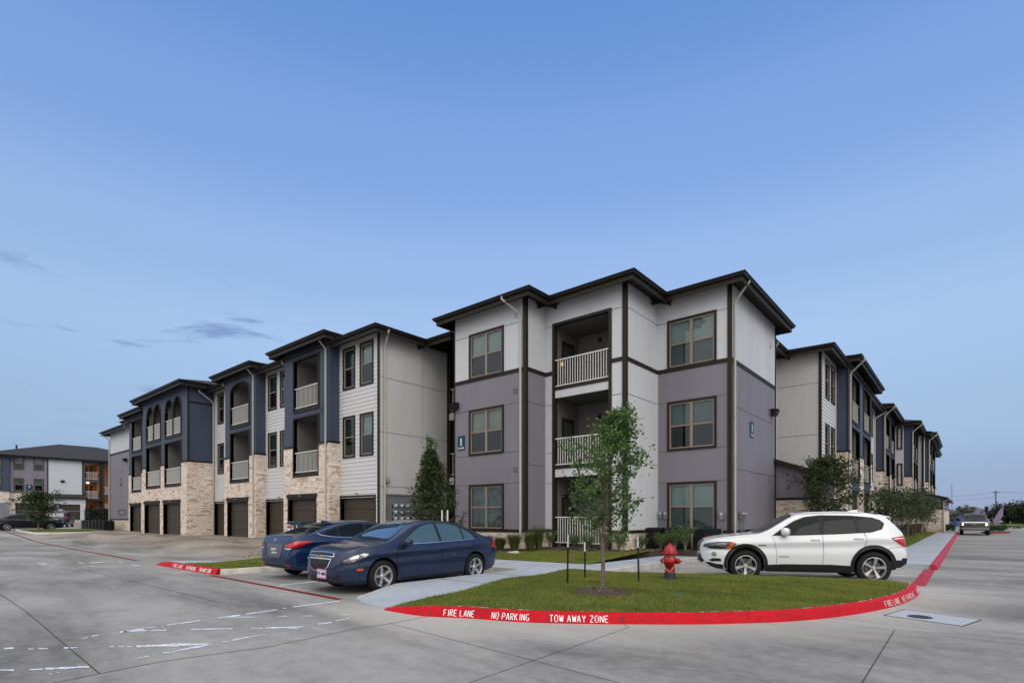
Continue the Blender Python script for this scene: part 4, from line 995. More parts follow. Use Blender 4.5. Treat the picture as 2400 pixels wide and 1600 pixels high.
# low lean-to beside the corner block
def lean_to(x0, x1, y0, y1, z0, z1, zt=2.36):
    H.flush(); g = Seg((x0, y0), (1, 0)); L_ = x1 - x0; pw = H.bag('lean_to_wall', PG)
    pw.face([g.p(0, 0, zt), g.p(L_, 0, zt), g.p(L_, 0, z1 - .12), g.p(0, 0, z0 - .12)]); grid_wall(H.bag('stone_base', ST, True), g, 0, L_, 0, zt - .08, (), w=.03)
    g.box(trim, 0, L_, -.01, .05, zt - .08, zt + .02)
    g2 = Seg((x1, y0), (0, 1)); grid_wall(pw, g2, 0, y1 - y0, zt, z1 - .12); grid_wall(H.bag('stone_base', ST, True), g2, 0, y1 - y0, 0, zt - .08, (), w=.03); g2.box(trim, -.05, y1 - y0, -.01, .05, zt - .08, zt + .02)
    g.box(trim, L_ - .12, L_ + .03, -.01, .06, zt, z1 - .14)
    m = MB(); e = .42; s_ = (z0 - z1) / L_
    m.hexa([(x0, y0 - .28, z0 - .14), (x1 + e, y0 - .28, z1 - e * s_ - .14), (x1 + e, y1, z1 - e * s_ - .14), (x0, y1, z0 - .14), (x0, y0 - .28, z0 + .04), (x1 + e, y0 - .28, z1 - e * s_ + .04), (x1 + e, y1, z1 - e * s_ + .04), (x0, y1, z0 + .04)])
    H.part(m, 'lean_to_roof', TR)
lean_to(-6.48, -4.75, 25.7, 28.88, 4.05, 3.42)
XW = -5.3
def side_siding(y0, y1, wins, blinds=None, x=XW, zb=.15):
    g = Seg((x, y0), (0, 1)); siding_bay(g, y1 - y0, [(a - y0, b - y0, c, d) for a, b in wins for c, d in W3Z], None, z0=zb, blinds=blinds); return g
g = side_siding(28.9, 32.7, [(29.75, 30.75), (31.15, 32.2)], [(CURT, .5)] * 4); g.box(trim, 0, .03, -.01, .03, .2, ZS)
def side_bay(x, y0, y1, cols, x_ret, ret_left=True):
    g = Seg((x, y0), (0, 1)); blue_bay(g, y1 - y0, [(a - y0, b - y0) for a, b in cols], None, ground_open=True, zb=.15)
    r = ret_face((x_ret, y0), (1, 0), x - x_ret, zb=.15); r.box(trim, x - x_ret - .06, x - x_ret, -.01, .045, 5.02, 9.7); return g
side_bay(-4.74, 32.7, 41.3, [(33.6, 36.2), (37.9, 40.6)], XW)
side_siding(41.3, 48.1, [(42.2, 43.1), (43.9, 44.8), (45.9, 46.8)], [(CURT, .5)] * 6)
side_bay(-4.75, 48.1, 56.3, [(49.1, 51.6), (53.0, 55.4)], XW)
H.flush(); gq = Seg((-4.75, 56.3), (1, 0)); grid_wall(H.bag('panel_wall', LG), gq, 0, .60, .15, ZS); vh = None
for c, d in W3Z: window(H, Seg((-4.75, 56.28), (1, 0)), .12, .52, c, d, False, (CURT, .5))
side_bay(-3.6, 56.3, 63.4, [(57.2, 59.4), (60.6, 62.8)], -4.15)
H.flush(); gz_ = Seg((-6.0, 63.9), (1, 0)); grid_wall(H.bag('panel_wall', SG), gz_, 0, 2.8, .15, ZS); gz_.box(trim, 2.66, 2.83, -.01, .035, .15, ZS)
side_siding(63.9, 65.6, [], x=-3.2); side_bay(-2.9, 65.6, 80.0, [(66.6, 70.8), (72.8, 77.6)], -3.2)
lean_to(-3.9, -1.77, 63.6, 84, 4.07, 3.42)
gk = Seg((-3.2, 80), (0, 1)); siding_bay(gk, 7.6, [(1.0, 2.0, *W3Z[0]), (1.0, 2.0, *W3Z[1])], None, z0=.15)
hip_roof(H, -14, -7.2, 24.5, 40, 9.48); hip_roof(H, -15, -5.3, 28.9, 62, 9.5); hip_roof(H, -14, -4.74, 32.7, 41.3, 9.75); hip_roof(H, -14, -4.75, 48.1, 56.3, 9.75)
hip_roof(H, -14, -3.6, 56.3, 63.4, 9.52); hip_roof(H, -14, -3.2, 63.9, 87.6, 9.5); hip_roof(H, -14, -2.9, 66.6, 79.2, 9.72)
H.flush(); gb = Seg((-15, 88), (0, -1)); grid_wall(H.bag('panel_wall', SG), gb, 0, 59, .15, 9.4)
spout(-4.05, 32.75, -4.69, 32.95, 9.7, .4, 0, .05); spout(-4.62, 48.3, -5.24, 47.6, 9.45, .4, 0, .05); spout(-4.1, 48.15, -4.70, 48.3, 9.7, .4, 0, .05); spout(-2.9, 56.4, -3.55, 56.5, 9.4, .4, 0, .05); spout(-2.2, 65.6, -2.85, 65.8, 9.6, .4, 0, .05); downspout(H, [(-1.3, 63.4, 3.25), (-1.72, 63.5, 2.9), (-1.72, 63.52, .3)], .05)
H.flush()

# ---- number signs (things of their own, fixed to the walls)
def number_sign(o, u, v, num, sub, label, w=.41, h=.60, sub_s=.085):
    o, u, v = Vector(o), Vector(u), Vector(v); n = u.cross(v).normalized(); m = MB(); a, b = u * w / 2, v * h / 2
    m.hexa([o - a - b, o + a - b, o + a - b + n * .03, o - a - b + n * .03, o - a + b, o + a + b, o + a + b + n * .03, o - a + b + n * .03])
    s = m.build('number_sign', SIGNB); tag(s, label, 'sign')
    m = MB()
    def R(x, y, ww, hh, q=0):
        c = o + u * x + v * y + n * .034; m.face([c - u * ww / 2 - v * hh / 2, c + u * ww / 2 - v * hh / 2, c + u * (ww / 2 + q) + v * hh / 2, c - u * (ww / 2 - q) + v * hh / 2])
    if num == '1':
        R(.01, .04, .060, .30); R(0.01, -.105, .12, .022)
        c = o + n * .0345; m.face([c + u * (-.065) + v * .125, c + u * (-.02) + v * .10, c + u * .04 + v * .19, c + u * .02 + v * .195])
    m.v and m.build('numeral', WTXT, s)
    if num != '1': text_on('numeral', num, .42, o + n * .035 + v * .04, u, v, WTXT, s, bold=.01)
    if sub: text_on('unit_range', sub, sub_s, o + n * .035 - v * .225, u, v, WTXT, s, bold=.004)
    return s
number_sign((-16.36, 16.07 - .001, 4.66), (1, 0, 0), (0, 0, 1), '1', '1101-1378', 'teal building number 1 sign beside the middle window of the mauve bay')
number_sign((-6.489, 22.22, 4.96), (0, 1, 0), (0, 0, 1), '1', '1101-1378', 'teal building number 1 sign on the blank mauve wall facing the street')
number_sign((-56.3, 13.949, 4.6), (1, 0, 0), (0, 0, 1), '1', '', 'small teal number sign on the far left mauve end wall')
# ================================================================= SECOND BUILDING (far left)
R7 = empty('apartment_building', (-108, 16, 1.2), label='distant apartment building with charcoal roof and orange lit stairs at the far left', cat='building')
H7 = House(R7, (-108, 16, 1.2)); X7 = -103.0
def F7(y0, x=X7): return Seg((x, y0), (0, 1))
WHP = simple('white_stucco', (.50, .52, .54), .7, var=.04); LAMPGLOW = simple('stair_wall_lamp_glow', (.30, .17, .09), .8, var=.2, scale=2)  # stair recess walls carry the orange lamp light in their colour
g = F7(2.0, X7 + .5); grid_wall(H7.bag('panel_wall', BL), g, 0, 10.4, 5.1, 10.2, [(7.6, 9.6, 5.6, 7.3), (7.6, 9.6, 8.0, 9.6)]); grid_wall(H7.bag('stone_wall', ST, True), g, 0, 10.4, .6, 5.1)
for a, b, c, d in ((7.6, 9.6, 5.6, 7.3), (7.6, 9.6, 8.0, 9.6)): window(H7, g, a, b, c, d, False, (CURT, .5))
g = Seg((X7, 12.4), (1, 0)); 
g = Seg((X7 + .5, 12.4), (-1, 0)); grid_wall(H7.bag('panel_wall', PG), g, 0, .5, .6, 10.2)
g = F7(12.4); hs = [window(H7, g, a, b, c, d, False, (CURT, .5), trim=TR) for a, b in ((.5, 1.6), (2.65, 3.75)) for c, d in ((5.25, 7.1), (8.3, 10.1))]
grid_wall(H7.bag('panel_wall', PG), g, 0, 4.25, 5.1, 10.2, hs); gd = garage_door(H7, g, .75, 3.9, 1.2, 3.5, False); grid_wall(H7.bag('stone_wall', ST, True), g, 0, 4.25, .6, 5.0, [gd], w=.03)
t7 = H7.bag('corner_trim', TR); g.box(t7, -.05, 4.25, -.01, .06, 5.0, 5.12); g.box(t7, 4.13, 4.25, -.01, .06, 5.0, 10.2); g.box(t7, 0, .1, -.01, .06, 5, 10.2)
g = F7(16.65); grid_wall(H7.bag('white_wall', WHP), g, 0, 4.05, 4.8, 10.1); g.box(t7, 3.95, 4.05, -.01, .05, .6, 10.1)
gf = F7(16.75, X7 + 1.6); gd = garage_door(H7, gf, .9, 3.2, 1.2, 3.35, False); grid_wall(H7.bag('white_wall', WHP), gf, 0, 3.95, .6, 4.5, [gd])
gfs = Seg((X7, 16.75), (1, 0)); grid_wall(H7.bag('white_wall', WHP), gfs, 0, 1.6, .6, 4.5)
m = MB(); m.hexa([(X7, 16.4, 4.75), (X7 + 2.0, 16.4, 4.25), (X7 + 2.0, 20.9, 4.25), (X7, 20.9, 4.75), (X7, 16.4, 5.0), (X7 + 2.0, 16.4, 4.5), (X7 + 2.0, 20.9, 4.5), (X7, 20.9, 5.0)]); H7.part(m, 'lean_to_roof', TR)
m = MB(); g.box(m, 1.4, 1.85, 0, .25, 6.75, 7.05); H7.part(m, 'wall_light', BLK)
g = F7(20.7)
EM = simple('lit_lamp', (1, .8, .6), .5, emit=(1.0, .62, .36), estr=14)
st_o = [(.25, 2.0, 7.3, 9.7), (.25, 2.0, 4.4, 7.0), (.25, 2.0, 1.2, 3.9), (2.6, 7.5, 5.1, 9.6), (2.6, 7.5, 2.4, 4.9)]
grid_wall(H7.bag('panel_wall', BL), g, 0, 9.0, .6, 10.1, st_o, w=.0)
lamps7 = []
for i, (a, b, c, d) in enumerate(st_o):
    m = MB(); g.quad(m, a, b, -2.2, c, d); m.face([g.p(a, 0, c), g.p(a, -2.2, c), g.p(a, -2.2, d), g.p(a, 0, d)]); m.face([g.p(b, 0, c), g.p(b, -2.2, c), g.p(b, -2.2, d), g.p(b, 0, d)]); m.face([g.p(a, 0, d), g.p(b, 0, d), g.p(b, -2.2, d), g.p(a, -2.2, d)]); m.face([g.p(a, 0, c), g.p(b, 0, c), g.p(b, -2.2, c), g.p(a, -2.2, c)])
    bb = H7.part(m, 'stair_recess', LAMPGLOW)
    if i != 2: railing(H7, g, a + .05, b - .05, c + .1, c + 1.15, bb, sp=.2, t=.02)
    m = MB()
    for u in (a + (b - a) * .35, a + (b - a) * .7): g.box(m, u - .12, u + .12, -2.15, -2.1, c, c + 2.1)
    H7.part(m, 'door', TR, bb)
    m = MB(); cc = g.p(a + (b - a) * (.28 if b - a < 3 else .25), -.7, d - .12); m.lathe([(0, -.10), (.14, -.09), (.17, 0), (.14, .02), (0, .03)], n=12, c=cc)
    if i in (1, 4): H7.part(m, 'ceiling_lamp', EM, bb, smooth=True)
    lamps7.append((cc[0] - .3, cc[1], cc[2] - .35))
g.box(t7, 2.05, 2.55, -.01, .08, .6, 10.1); g.box(t7, -.1, 2.6, 0, .9, 4.0, 4.25)
hip_roof(H7, -118, X7 + .5, 0, 13, 10.25, sl=.34); hip_roof(H7, -122, X7, 10, 34, 10.3, sl=.30)
g = Seg((X7 + .5, 0), (-1, 0)); grid_wall(H7.bag('panel_wall', PG), F7(29.7), 0, 4, .6, 10.1)
m = MB(); m.box((-110.2, 14.0, 11.3), (-110.0, 14.2, 12.5)); H7.part(m, 'roof_pipe', BLK)
H7.flush()
for i, p in enumerate(lamps7):
    ld = bpy.data.lights.new('stair_lamp', 'POINT'); ld.energy = 8; ld.color = (1, .52, .22); ld.shadow_soft_size = .15
    lo = bpy.data.objects.new('stair_lamp', ld); COL.objects.link(lo); lo.location = (p[0] - R7.location.x, p[1] - R7.location.y, p[2] - R7.location.z); lo.parent = R7
number_sign((X7 + .03, 14.55, 5.85), (0, 1, 0), (0, 0, 1), '7', '', 'blue building number 7 sign between the windows of the distant building', w=.75, h=.8)
m = MB(); m.box((X7 + .5, 8.8, 1.6), (X7 + .75, 12.3, 3.6))
for k in range(5): m.box((X7 + .75, 11.6, 1.9 + k * .32), (X7 + .8, 11.85, 2.0 + k * .32))
tag(m.build('meter_cabinet', GREY), 'grey meter cabinet on the stone base of the distant number 7 building', 'meter cabinet')

# ================================================================= SMALL OUTDOOR EQUIPMENT
def condenser(x, y, z, s=.76, h=.78, label=None, group=None, rz=0, proto=[None]):
    if proto[0] is None:
        r = empty('air_conditioner', (0, 0, 0))
        m = MB(); a = .36; m.box((-a, -a, .02), (a, a, .70)); o = m.build('housing', ACM, r)
        m = MB()
        for k in range(13):
            zz = .07 + k * .047
            m.box((-a - .012, -a - .012, zz), (a + .012, -a, zz + .018)); m.box((-a - .012, a, zz), (a + .012, a + .012, zz + .018)); m.box((-a - .012, -a, zz), (-a, a, zz + .018)); m.box((a, -a, zz), (a + .012, a, zz + .018))
        m.build('louvres', BLK, r)
        m = MB(); m.box((-a - .02, -a - .02, .70), (a + .02, a + .02, .76)); m.lathe([(.32, .76), (.32, .775), (.30, .78), (.0, .785)], n=20); m.build('fan_cover', ACM, r)
        m = MB(); m.box((.10, -a - .018, .55), (.15, -a - .013, .58)); m.build('badge', REDP, r)
        proto[0] = r; o = r
    else: o = copy_tree(proto[0])
    place(o, (x, y, z), rz, label); o['category'] = 'air conditioner'; o['group'] = group
    k = h / .78; o.scale = (s / .76, s / .76, k); return o
for x, y, z, l in ((-9.05, 19.2, .36, 'black air conditioner at the left end of the row below the mauve window'), (-8.22, 19.25, .36, 'black air conditioner second from left, behind the red hydrant'), (-7.12, 19.2, .36, 'black air conditioner just left of the white car bonnet'), (-5.95, 22.6, .30, 'black air conditioner by the street-side wall behind the white car windscreen')):
    condenser(x, y, z, label=l, group='condensers beside the corner block')
for x, l in ((-8.65, 'left'), (-7.0, 'right')):
    m = MB(); w_ = 1.0 if l == 'left' else .55; m.box((x - w_, 18.72, .2), (x + w_, 19.75, .36)); tag(m.build('equipment_pad', KERBM), kind='structure')
names = ['leftmost', 'second from left', 'third from left', 'middle', 'third from right', 'second from right', 'rightmost']
for k in range(7): condenser(-62.6 + k * 1.15, 12.9, .44, label='black air conditioner, %s of the seven along the far left end wall' % names[k], group='condensers at the far left end wall', h=.82)
m = MB(); m.box((-54.6, 12.75, .44), (-54.45, 12.9, 1.3)); m.box((-54.66, 12.72, .9), (-54.4, 12.75, 1.25)); tag(m.build('utility_pedestal', BLK), 'slim utility post at the right end of the black condensers', 'utility post')
def elec_meter(o, g_, n, label):
    r = empty('electric_meter', o, atan2(g_[1], g_[0]), label=label, cat='meter')
    for k in range(n):
        m = MB(); x = (k - (n - 1) / 2) * .19; m.box((x - .07, -.10, -.13), (x + .07, 0, .13)); m.build('meter_box', GREY, r)
        m = MB(); m.lathe([(.055, -.10), (.06, -.12), (.05, -.16), (0, -.165)], axis='y', n=12, c=(x, 0, .05)); m.build('meter_dial', MATS['meter_glass'], r, smooth=True)
        m = MB(); m.tube([(x, -.05, -.13), (x, -.05, -.42), (x + .01, -.04, -.75)], .018, 6); m.build('conduit', GREY, r, smooth=True)
elec_meter((-9.05, 19.88, 1.62), (1, 0), 2, 'pair of small electric meters left of the lower mauve window')
elec_meter((-6.80, 19.88, 1.58), (1, 0), 1, 'single electric meter between the lower mauve window and the white downspout')
elec_meter((-6.47, 20.9, 1.60), (0, 1), 3, 'row of three electric meters on the mauve wall above the white car')
# lantern on the top balcony
m = MB(); m.box((-12.02, 17.2, 7.38), (-11.97, 17.25, 7.50)); tag(m.build('hanging_lantern', simple('lantern_amber', (.8, .3, .08), .4, emit=(1, .4, .12), estr=.8)), 'small glowing orange lantern hanging on the top balcony railing', 'lantern')
# cabinet behind the parked cars
cab = empty('utility_cabinet', (-23.55, 12.75, .47), label='dark teal utility cabinet with red and white stickers in front of a garage door', cat='cabinet')
TEAL = simple('dark_teal_metal', (.022, .05, .055), .45, var=.1)
m = MB(); m.box((-.62, -.3, 0), (.62, .3, .82)); m.build('housing', TEAL, cab)
m = MB(); m.hexa([(-.65, -.33, .82), (.65, -.33, .82), (.65, .33, .82), (-.65, .33, .82), (-.62, -.28, .88), (.62, -.28, .88), (.62, .28, .88), (-.62, .28, .88)]); m.build('lid', TEAL, cab)
m = MB(); m.box((-.58, -.308, .25), (-.34, -.301, .72)); m.box((-.22, -.308, .45), (-.08, -.301, .68)); m.box((.2, -.308, .5), (.25, -.301, .72)); m.build('sticker', WHT, cab)
m = MB(); m.box((-.56, -.312, .55), (-.36, -.308, .68)); m.box((-.20, -.312, .57), (-.10, -.308, .65)); m.build('sticker_print', REDP, cab)
# fire hydrant
hyp = W(1570, 1361, .17); HR = empty('fire_hydrant', (hyp.x, hyp.y, .17), radians(12), label='red fire hydrant with a chain standing on the island grass', cat='fire hydrant')
HB = simple('hydrant_base_black', (.03, .035, .045), .45, var=.2)
m = MB(); m.lathe([(0, -.05), (.20, -.05), (.20, .02), (.20, .05), (.125, .075), (.118, .09), (.112, .18)], n=24); m.build('base_flange', HB, HR, smooth=True)
m = MB(); m.lathe([(.112, .17), (.105, .20), (.102, .33), (.11, .345), (.135, .37), (.142, .42), (.135, .48), (.108, .53), (.10, .56), (.10, .585), (.0, .585)], n=28); m.build('barrel', HYD, HR, smooth=True)
m = MB(); m.lathe([(.10, .575), (.175, .58), (.178, .595), (.135, .615), (.128, .66), (.105, .72), (.07, .755), (.045, .765), (.045, .785), (.03, .80), (0, .80)], n=28)
for k in range(8):
    a = k * pi / 4; m.box((.15 * cos(a) - .012, .15 * sin(a) - .012, .597), (.15 * cos(a) + .012, .15 * sin(a) + .012, .617))
m.build('bonnet', HYD, HR, smooth=True)
for ang, r_, l_ in ((radians(-80), .078, .21), (radians(-8), .05, .20), (radians(172), .05, .17)):
    m = MB(); m.lathe([(r_ * .8, .08), (r_ * .85, l_ - .06), (r_ * 1.15, l_ - .05), (r_ * 1.18, l_), (r_ * .9, l_ + .015), (r_ * .35, l_ + .02), (r_ * .33, l_ + .05), (0, l_ + .055)], axis='x', n=16)
    M_ = Matrix.Rotation(ang, 3, 'Z'); m.v = [tuple(M_ @ Vector(v) + Vector((0, 0, .43))) for v in m.v]; m.build('nozzle', HYD, HR, smooth=True)
m = MB()
def chain(pts, n):
    P = catmull([Vector(p) for p in pts], 10)
    for k in range(0, len(P) - 1, 1): m.tube([P[k], P[k].lerp(P[k + 1], .85)], .0055 + .002 * (k % 2), 5)
chain([(-.10, -.15, .46), (-.08, -.20, .36), (-.02, -.22, .26), (.06, -.21, .24), (.10, -.17, .30), (.13, -.1, .38)], 1); chain([(.18, -.06, .44), (.20, -.07, .34), (.17, -.08, .24), (.185, -.05, .22)], 1)
m.build('chain', BRASS, HR)
m = MB()
for k in range(8):
    a = k * pi / 4; m.lathe([(0, .045), (.014, .045), (.014, .07), (0, .07)], n=6, c=(.165 * cos(a), .165 * sin(a), 0))
m.build('flange_bolts', HB, HR)
# tree stakes
for k, (px, py, top, l, lean) in enumerate(((1330, 1371, 1250, 'steel tree stake with white top left of the young tree', .012), (1371, 1357, 1268, 'steel tree stake with white top just behind and left of the young trunk', -.004), (1497, 1367, 1253, 'steel tree stake with white top right of the young tree', -.02))):
    b = W(px, py, .18); d = -b.x * SY + b.y * CY; h = (py - top) * d / FPX
    r = empty('tree_stake', (b.x, b.y, .16), label=l, cat='stake', group='metal stakes around the young tree'); s = .012
    m = MB(); m.hexa([(-s, -s, 0), (s, -s, 0), (s, s, 0), (-s, s, 0), (-s + lean, -s, h * .76), (s + lean, -s, h * .76), (s + lean, s, h * .76), (-s + lean, s, h * .76)])
    for q in range(14): m.box((s * .8, -.008, .15 + q * h * .043), (s + .01, .008, .165 + q * h * .043))
    m.build('post', BLK, r)
    m = MB(); m.hexa([(-s + lean, -s, h * .76), (s + lean, -s, h * .76), (s + lean, s, h * .76), (-s + lean, s, h * .76), (-s + lean * 1.3, -s, h), (s + lean * 1.3, -s, h), (s + lean * 1.3, s, h), (-s + lean * 1.3, s, h)]); m.build('painted_top', WHT, r)
# stakes behind the blue car
for px, l in ((1036, 'white-topped stake beside the cone-shaped tree, left one'), (1049, 'white-topped stake beside the cone-shaped tree, right one')):
    d = 18.6; r_ = (px - 1200) / FPX * d; x, y = r_ * CY - d * SY, r_ * SY + d * CY
    r = empty('tree_stake', (x, y, .15), label=l, cat='stake', group='metal stakes beside the cone-shaped tree'); m = MB(); m.box((-.015, -.015, 0), (.015, .015, 1.25)); m.build('post', BLK, r); m = MB(); m.box((-.017, -.017, 1.25), (.017, .017, 1.62)); m.build('painted_top', WHT, r)

# ================================================================= VEGETATION
def leaf_cloud(m, pts, n, size, spread, rnd=random, droop=0.0):
    for _ in range(n):
        c = rnd.choice(pts); p = c + Vector((rnd.gauss(0, spread), rnd.gauss(0, spread), rnd.gauss(0, spread * .8)))
        s = size * rnd.uniform(.6, 1.3); a = Vector((rnd.gauss(0, 1), rnd.gauss(0, 1), rnd.gauss(0, .7) - droop)).normalized(); b = a.cross(Vector((rnd.gauss(0, 1), rnd.gauss(0, 1), rnd.gauss(0, 1)))).normalized() * s * .30; a = a * s
        m.face([p, p + a * .5 + b, p + a, p + a * .5 - b])
def tree(name, base, h, r, seed, label, cat='tree', group=None, leaf=LEAF, shape='oval', n_br=26, leaves=5000, lsize=.06, trunk_r=.035, clear=.28, tip=None, multi=1, lean=(0, 0), spread=.07):
    rnd = random.Random(seed); R = empty(name, base, 0, label, cat, group); tm = MB(); tips = []; alln = []
    def prof(t):   # t 0..1 along the crown
        if shape == 'cone': return max(.05, (1 - t) ** .8 * (1 if t > .12 else .55 + t * 3.7))
        if shape == 'tall': return (.55 + .45 * sin(pi * min(1, t * 1.15))) * (1 - .55 * t) * 1.1
        if shape == 'vase': return .35 + .65 * sin(pi * min(1, .15 + t * .75))
        return max(.15, sin(pi * (.12 + .84 * t)))
    if multi == 1:
        P = [Vector((lean[0] * t * t + rnd.gauss(0, .006) * h, lean[1] * t * t + rnd.gauss(0, .006) * h, h * .96 * t - .05)) for t in (0, .15, .3, .45, .6, .75, .88, 1)]
        tm.tube(P, [trunk_r * (1 - .85 * k / 7) * (1.25 if k == 0 else 1) for k in range(8)], 8); stems = [P]
    else:
        stems = []
        for k in range(multi):
            a = 2 * pi * k / multi + rnd.uniform(-.4, .4); rr = r * .45
            P = [Vector((cos(a) * rr * t ** 1.2 + cos(a) * .06, sin(a) * rr * t ** 1.2 + sin(a) * .06, h * .8 * t - .05)) for t in (0, .25, .5, .75, 1)]
            tm.tube(P, [trunk_r * (1 - .8 * t) for t in (0, .25, .5, .75, 1)], 6); stems.append(P)
    def at(P, t):
        f = t * (len(P) - 1); i = min(int(f), len(P) - 2); return P[i].lerp(P[i + 1], f - i)
    for k in range(n_br):
        t = clear + (1 - clear) * ((k + .5) / n_br) ** .9; P = stems[k % len(stems)]; s = at(P, min(.98, t * (.93 if multi == 1 else .9)))
        a = k * 2.39996 + rnd.uniform(-.5, .5); tt = (t - clear) / (1 - clear); L_ = r * prof(tt) * rnd.uniform(.65, 1.2)
        up = {'cone': .35, 'tall': .9, 'vase': .8}.get(shape, .6)
        e = s + Vector((cos(a) * L_, sin(a) * L_, L_ * up * rnd.uniform(.5, 1.3))); md = s.lerp(e, .5) + Vector((0, 0, -.06 * L_ + rnd.gauss(0, .05) * L_))
        if multi > 1 and (e.xy).length > r * 1.2: e.xy = e.xy.normalized() * r * 1.2
        br = max(.005, trunk_r * .34 * (1 - .6 * tt)); tm.tube([s, md, e], [br, br * .65, br * .25], 5, cap=False)
        for q in range(5):
            f = rnd.uniform(.25, 1); p = s.lerp(md, f * 2) if f < .5 else md.lerp(e, f * 2 - 1)
            tw = p + Vector((rnd.gauss(0, 1), rnd.gauss(0, 1), rnd.gauss(.3, .8))).normalized() * L_ * rnd.uniform(.18, .45)
            tm.tube([p, tw], [br * .35, br * .12], 4, cap=False); tips += [p.lerp(tw, x) for x in (.35, .6, .8, 1.0)]
        tips += [md, md.lerp(e, .5), e]
    tips += [at(P, x) for P in stems for x in (.9, .96, 1)]
    tm.build('trunk', BARK, R, smooth=True)
    cm = MB(); leaf_cloud(cm, tips, leaves, lsize, spread, rnd); cm.build('crown', leaf, R)
    if tip: cm = MB(); leaf_cloud(cm, [at(stems[0], 1) + Vector((rnd.gauss(0, .08), rnd.gauss(0, .08), rnd.uniform(-.1, .25))) for _ in range(14)], 220, lsize * 1.1, .05, rnd); cm.build('new_growth', tip, R)
    return R
tb = W(1411, 1387, .2)
tree('young_oak', (tb.x, tb.y, .17), 3.5, .80, 11, 'slender young oak tree in a mulch ring on the corner grass island', leaf=LEAF, shape='tall', n_br=46, leaves=5200, lsize=.072, trunk_r=.042, clear=.27, spread=.062, lean=(.25, .2))
def mulch_ring(c, r, z, h=.07):
    m = MB(); n = 28; m.v.append((c[0], c[1], z + h)); rr = []
    for q, f, hh in ((1, .45, .95), (2, .8, .6), (3, 1.0, 0)):
        for k in range(n):
            a = 2 * pi * k / n; j = 1 + (.10 * sin(a * 3 + 1) + random.uniform(-.05, .05)) * (q == 3); m.v.append((c[0] + r * f * j * cos(a), c[1] + r * f * j * sin(a), z + h * hh + (random.uniform(-.012, .012) if q < 3 else -.01)))
    for k in range(n):
        m.f.append((0, 1 + k, 1 + (k + 1) % n))
        for q in range(2): a = 1 + q * n + k; b = 1 + q * n + (k + 1) % n; m.f.append((a, a + n, b + n, b))
    return tag(m.build('mulch_ring', MULCH), kind='structure')
mulch_ring((tb.x, tb.y), .56, .19)
MCH = leaf_mat('bark_chips', (.05, .035, .026), (.24, .18, .14), 0, .9)
m = MB()
for k in range(900):
    a = random.uniform(0, 2 * pi); q = .52 * sqrt(random.random()); p = Vector((tb.x + q * cos(a), tb.y + q * sin(a), .195 + .07 * max(0, 1 - (q / .5) ** 2) + random.uniform(0, .015)))
    d = Vector((random.gauss(0, 1), random.gauss(0, 1), random.gauss(0, .3))).normalized() * random.uniform(.008, .022); e = d.cross(Vector((0, 0, 1))).normalized() * .005 + Vector((0, 0, .004)); m.face([p - d - e, p + d - e, p + d + e, p - d + e])
tag(m.build('mulch_chips', MCH), kind='stuff')
m = MB()
for k in range(5000):
    x = random.uniform(-17.2, -6.0); y = random.uniform(14.9, 19.5)
    if not inside((x, y), bed): continue
    p = Vector((x, y, lawn_z(x, y) + .02)); d = Vector((random.gauss(0, 1), random.gauss(0, 1), random.gauss(0, .3))).normalized() * random.uniform(.015, .035); e = d.cross(Vector((0, 0, 1))).normalized() * .008 + Vector((0, 0, .008)); m.face([p - d - e, p + d - e, p + d + e, p - d + e])
tag(m.build('bed_mulch_chips', MCH), kind='stuff')
ev = (lambda r: (r * CY - 20.3 * SY, r * SY + 20.3 * CY, .16))((1011 - 1200) / FPX * 20.3)
tree('evergreen_oak', ev, 4.3, 1.38, 5, 'dense cone-shaped dark green tree between the meter cabinet and the mauve block', leaf=LEAFD, shape='cone', n_br=90, leaves=15000, lsize=.085, trunk_r=.06, clear=.10, tip=LEAFY, spread=.075)
tree('street_oak', (-4.35, 24.9, .2), 4.0, 1.25, 21, 'bushy dark tree behind the white car against the right wing', leaf=LEAFD, shape='oval', n_br=60, leaves=11000, lsize=.09, trunk_r=.06, clear=.2, spread=.085)
pos = [(-3.3, 33.5, 3.1, 1.3, 'nearest'), (-3.2, 38.5, 3.3, 1.3, 'second'), (-3.1, 43.5, 3.2, 1.4, 'third'), (-3.0, 49.0, 3.2, 1.4, 'fourth'), (-2.9, 54.5, 3.1, 1.3, 'fifth'), (-2.9, 60.0, 3.0, 1.3, 'sixth')]
for k, (x, y, h, r, o) in enumerate(pos):
    tree('crape_myrtle', (x, y, .25), h, r, 40 + k, '%s multi-stemmed crape myrtle behind the white car, counting away along the street' % o, group='crape myrtles along the street', leaf=LEAFC, shape='vase', n_br=34, leaves=1700, lsize=.13, trunk_r=.03, clear=.42, multi=5, spread=.13)
lt = (-56.9, 8.6)
tree('parking_tree', (lt[0], lt[1], .4), 3.3, 1.5, 61, 'spreading green tree in front of the black car at the far left', leaf=LEAFD, shape='oval', n_br=44, leaves=5200, lsize=.14, trunk_r=.06, clear=.25, spread=.14)
def grass_clump(x, y, z, h, r, seed, label, n=420, group='ornamental grass clumps along the mauve block', mat=OGR):
    rnd = random.Random(seed); m = MB()
    for _ in range(n):
        a = rnd.uniform(0, 2 * pi); q = r * .25 * rnd.random(); b = Vector((q * cos(a), q * sin(a), 0)); f = rnd.uniform(.3, 1) * r; hh = h * rnd.uniform(.55, 1.05)
        mid = b + Vector((cos(a) * f * .35, sin(a) * f * .35, hh * .65)); e = b + Vector((cos(a) * f, sin(a) * f, hh * rnd.uniform(.8, 1))); s = Vector((-sin(a), cos(a), 0)) * .006
        m.face([b - s, b + s, mid + s, mid - s]); m.face([mid - s, mid + s, e])
    o = m.build('ornamental_grass', mat); o.location = (x, y, z); return tag(o, label, 'plant', group)
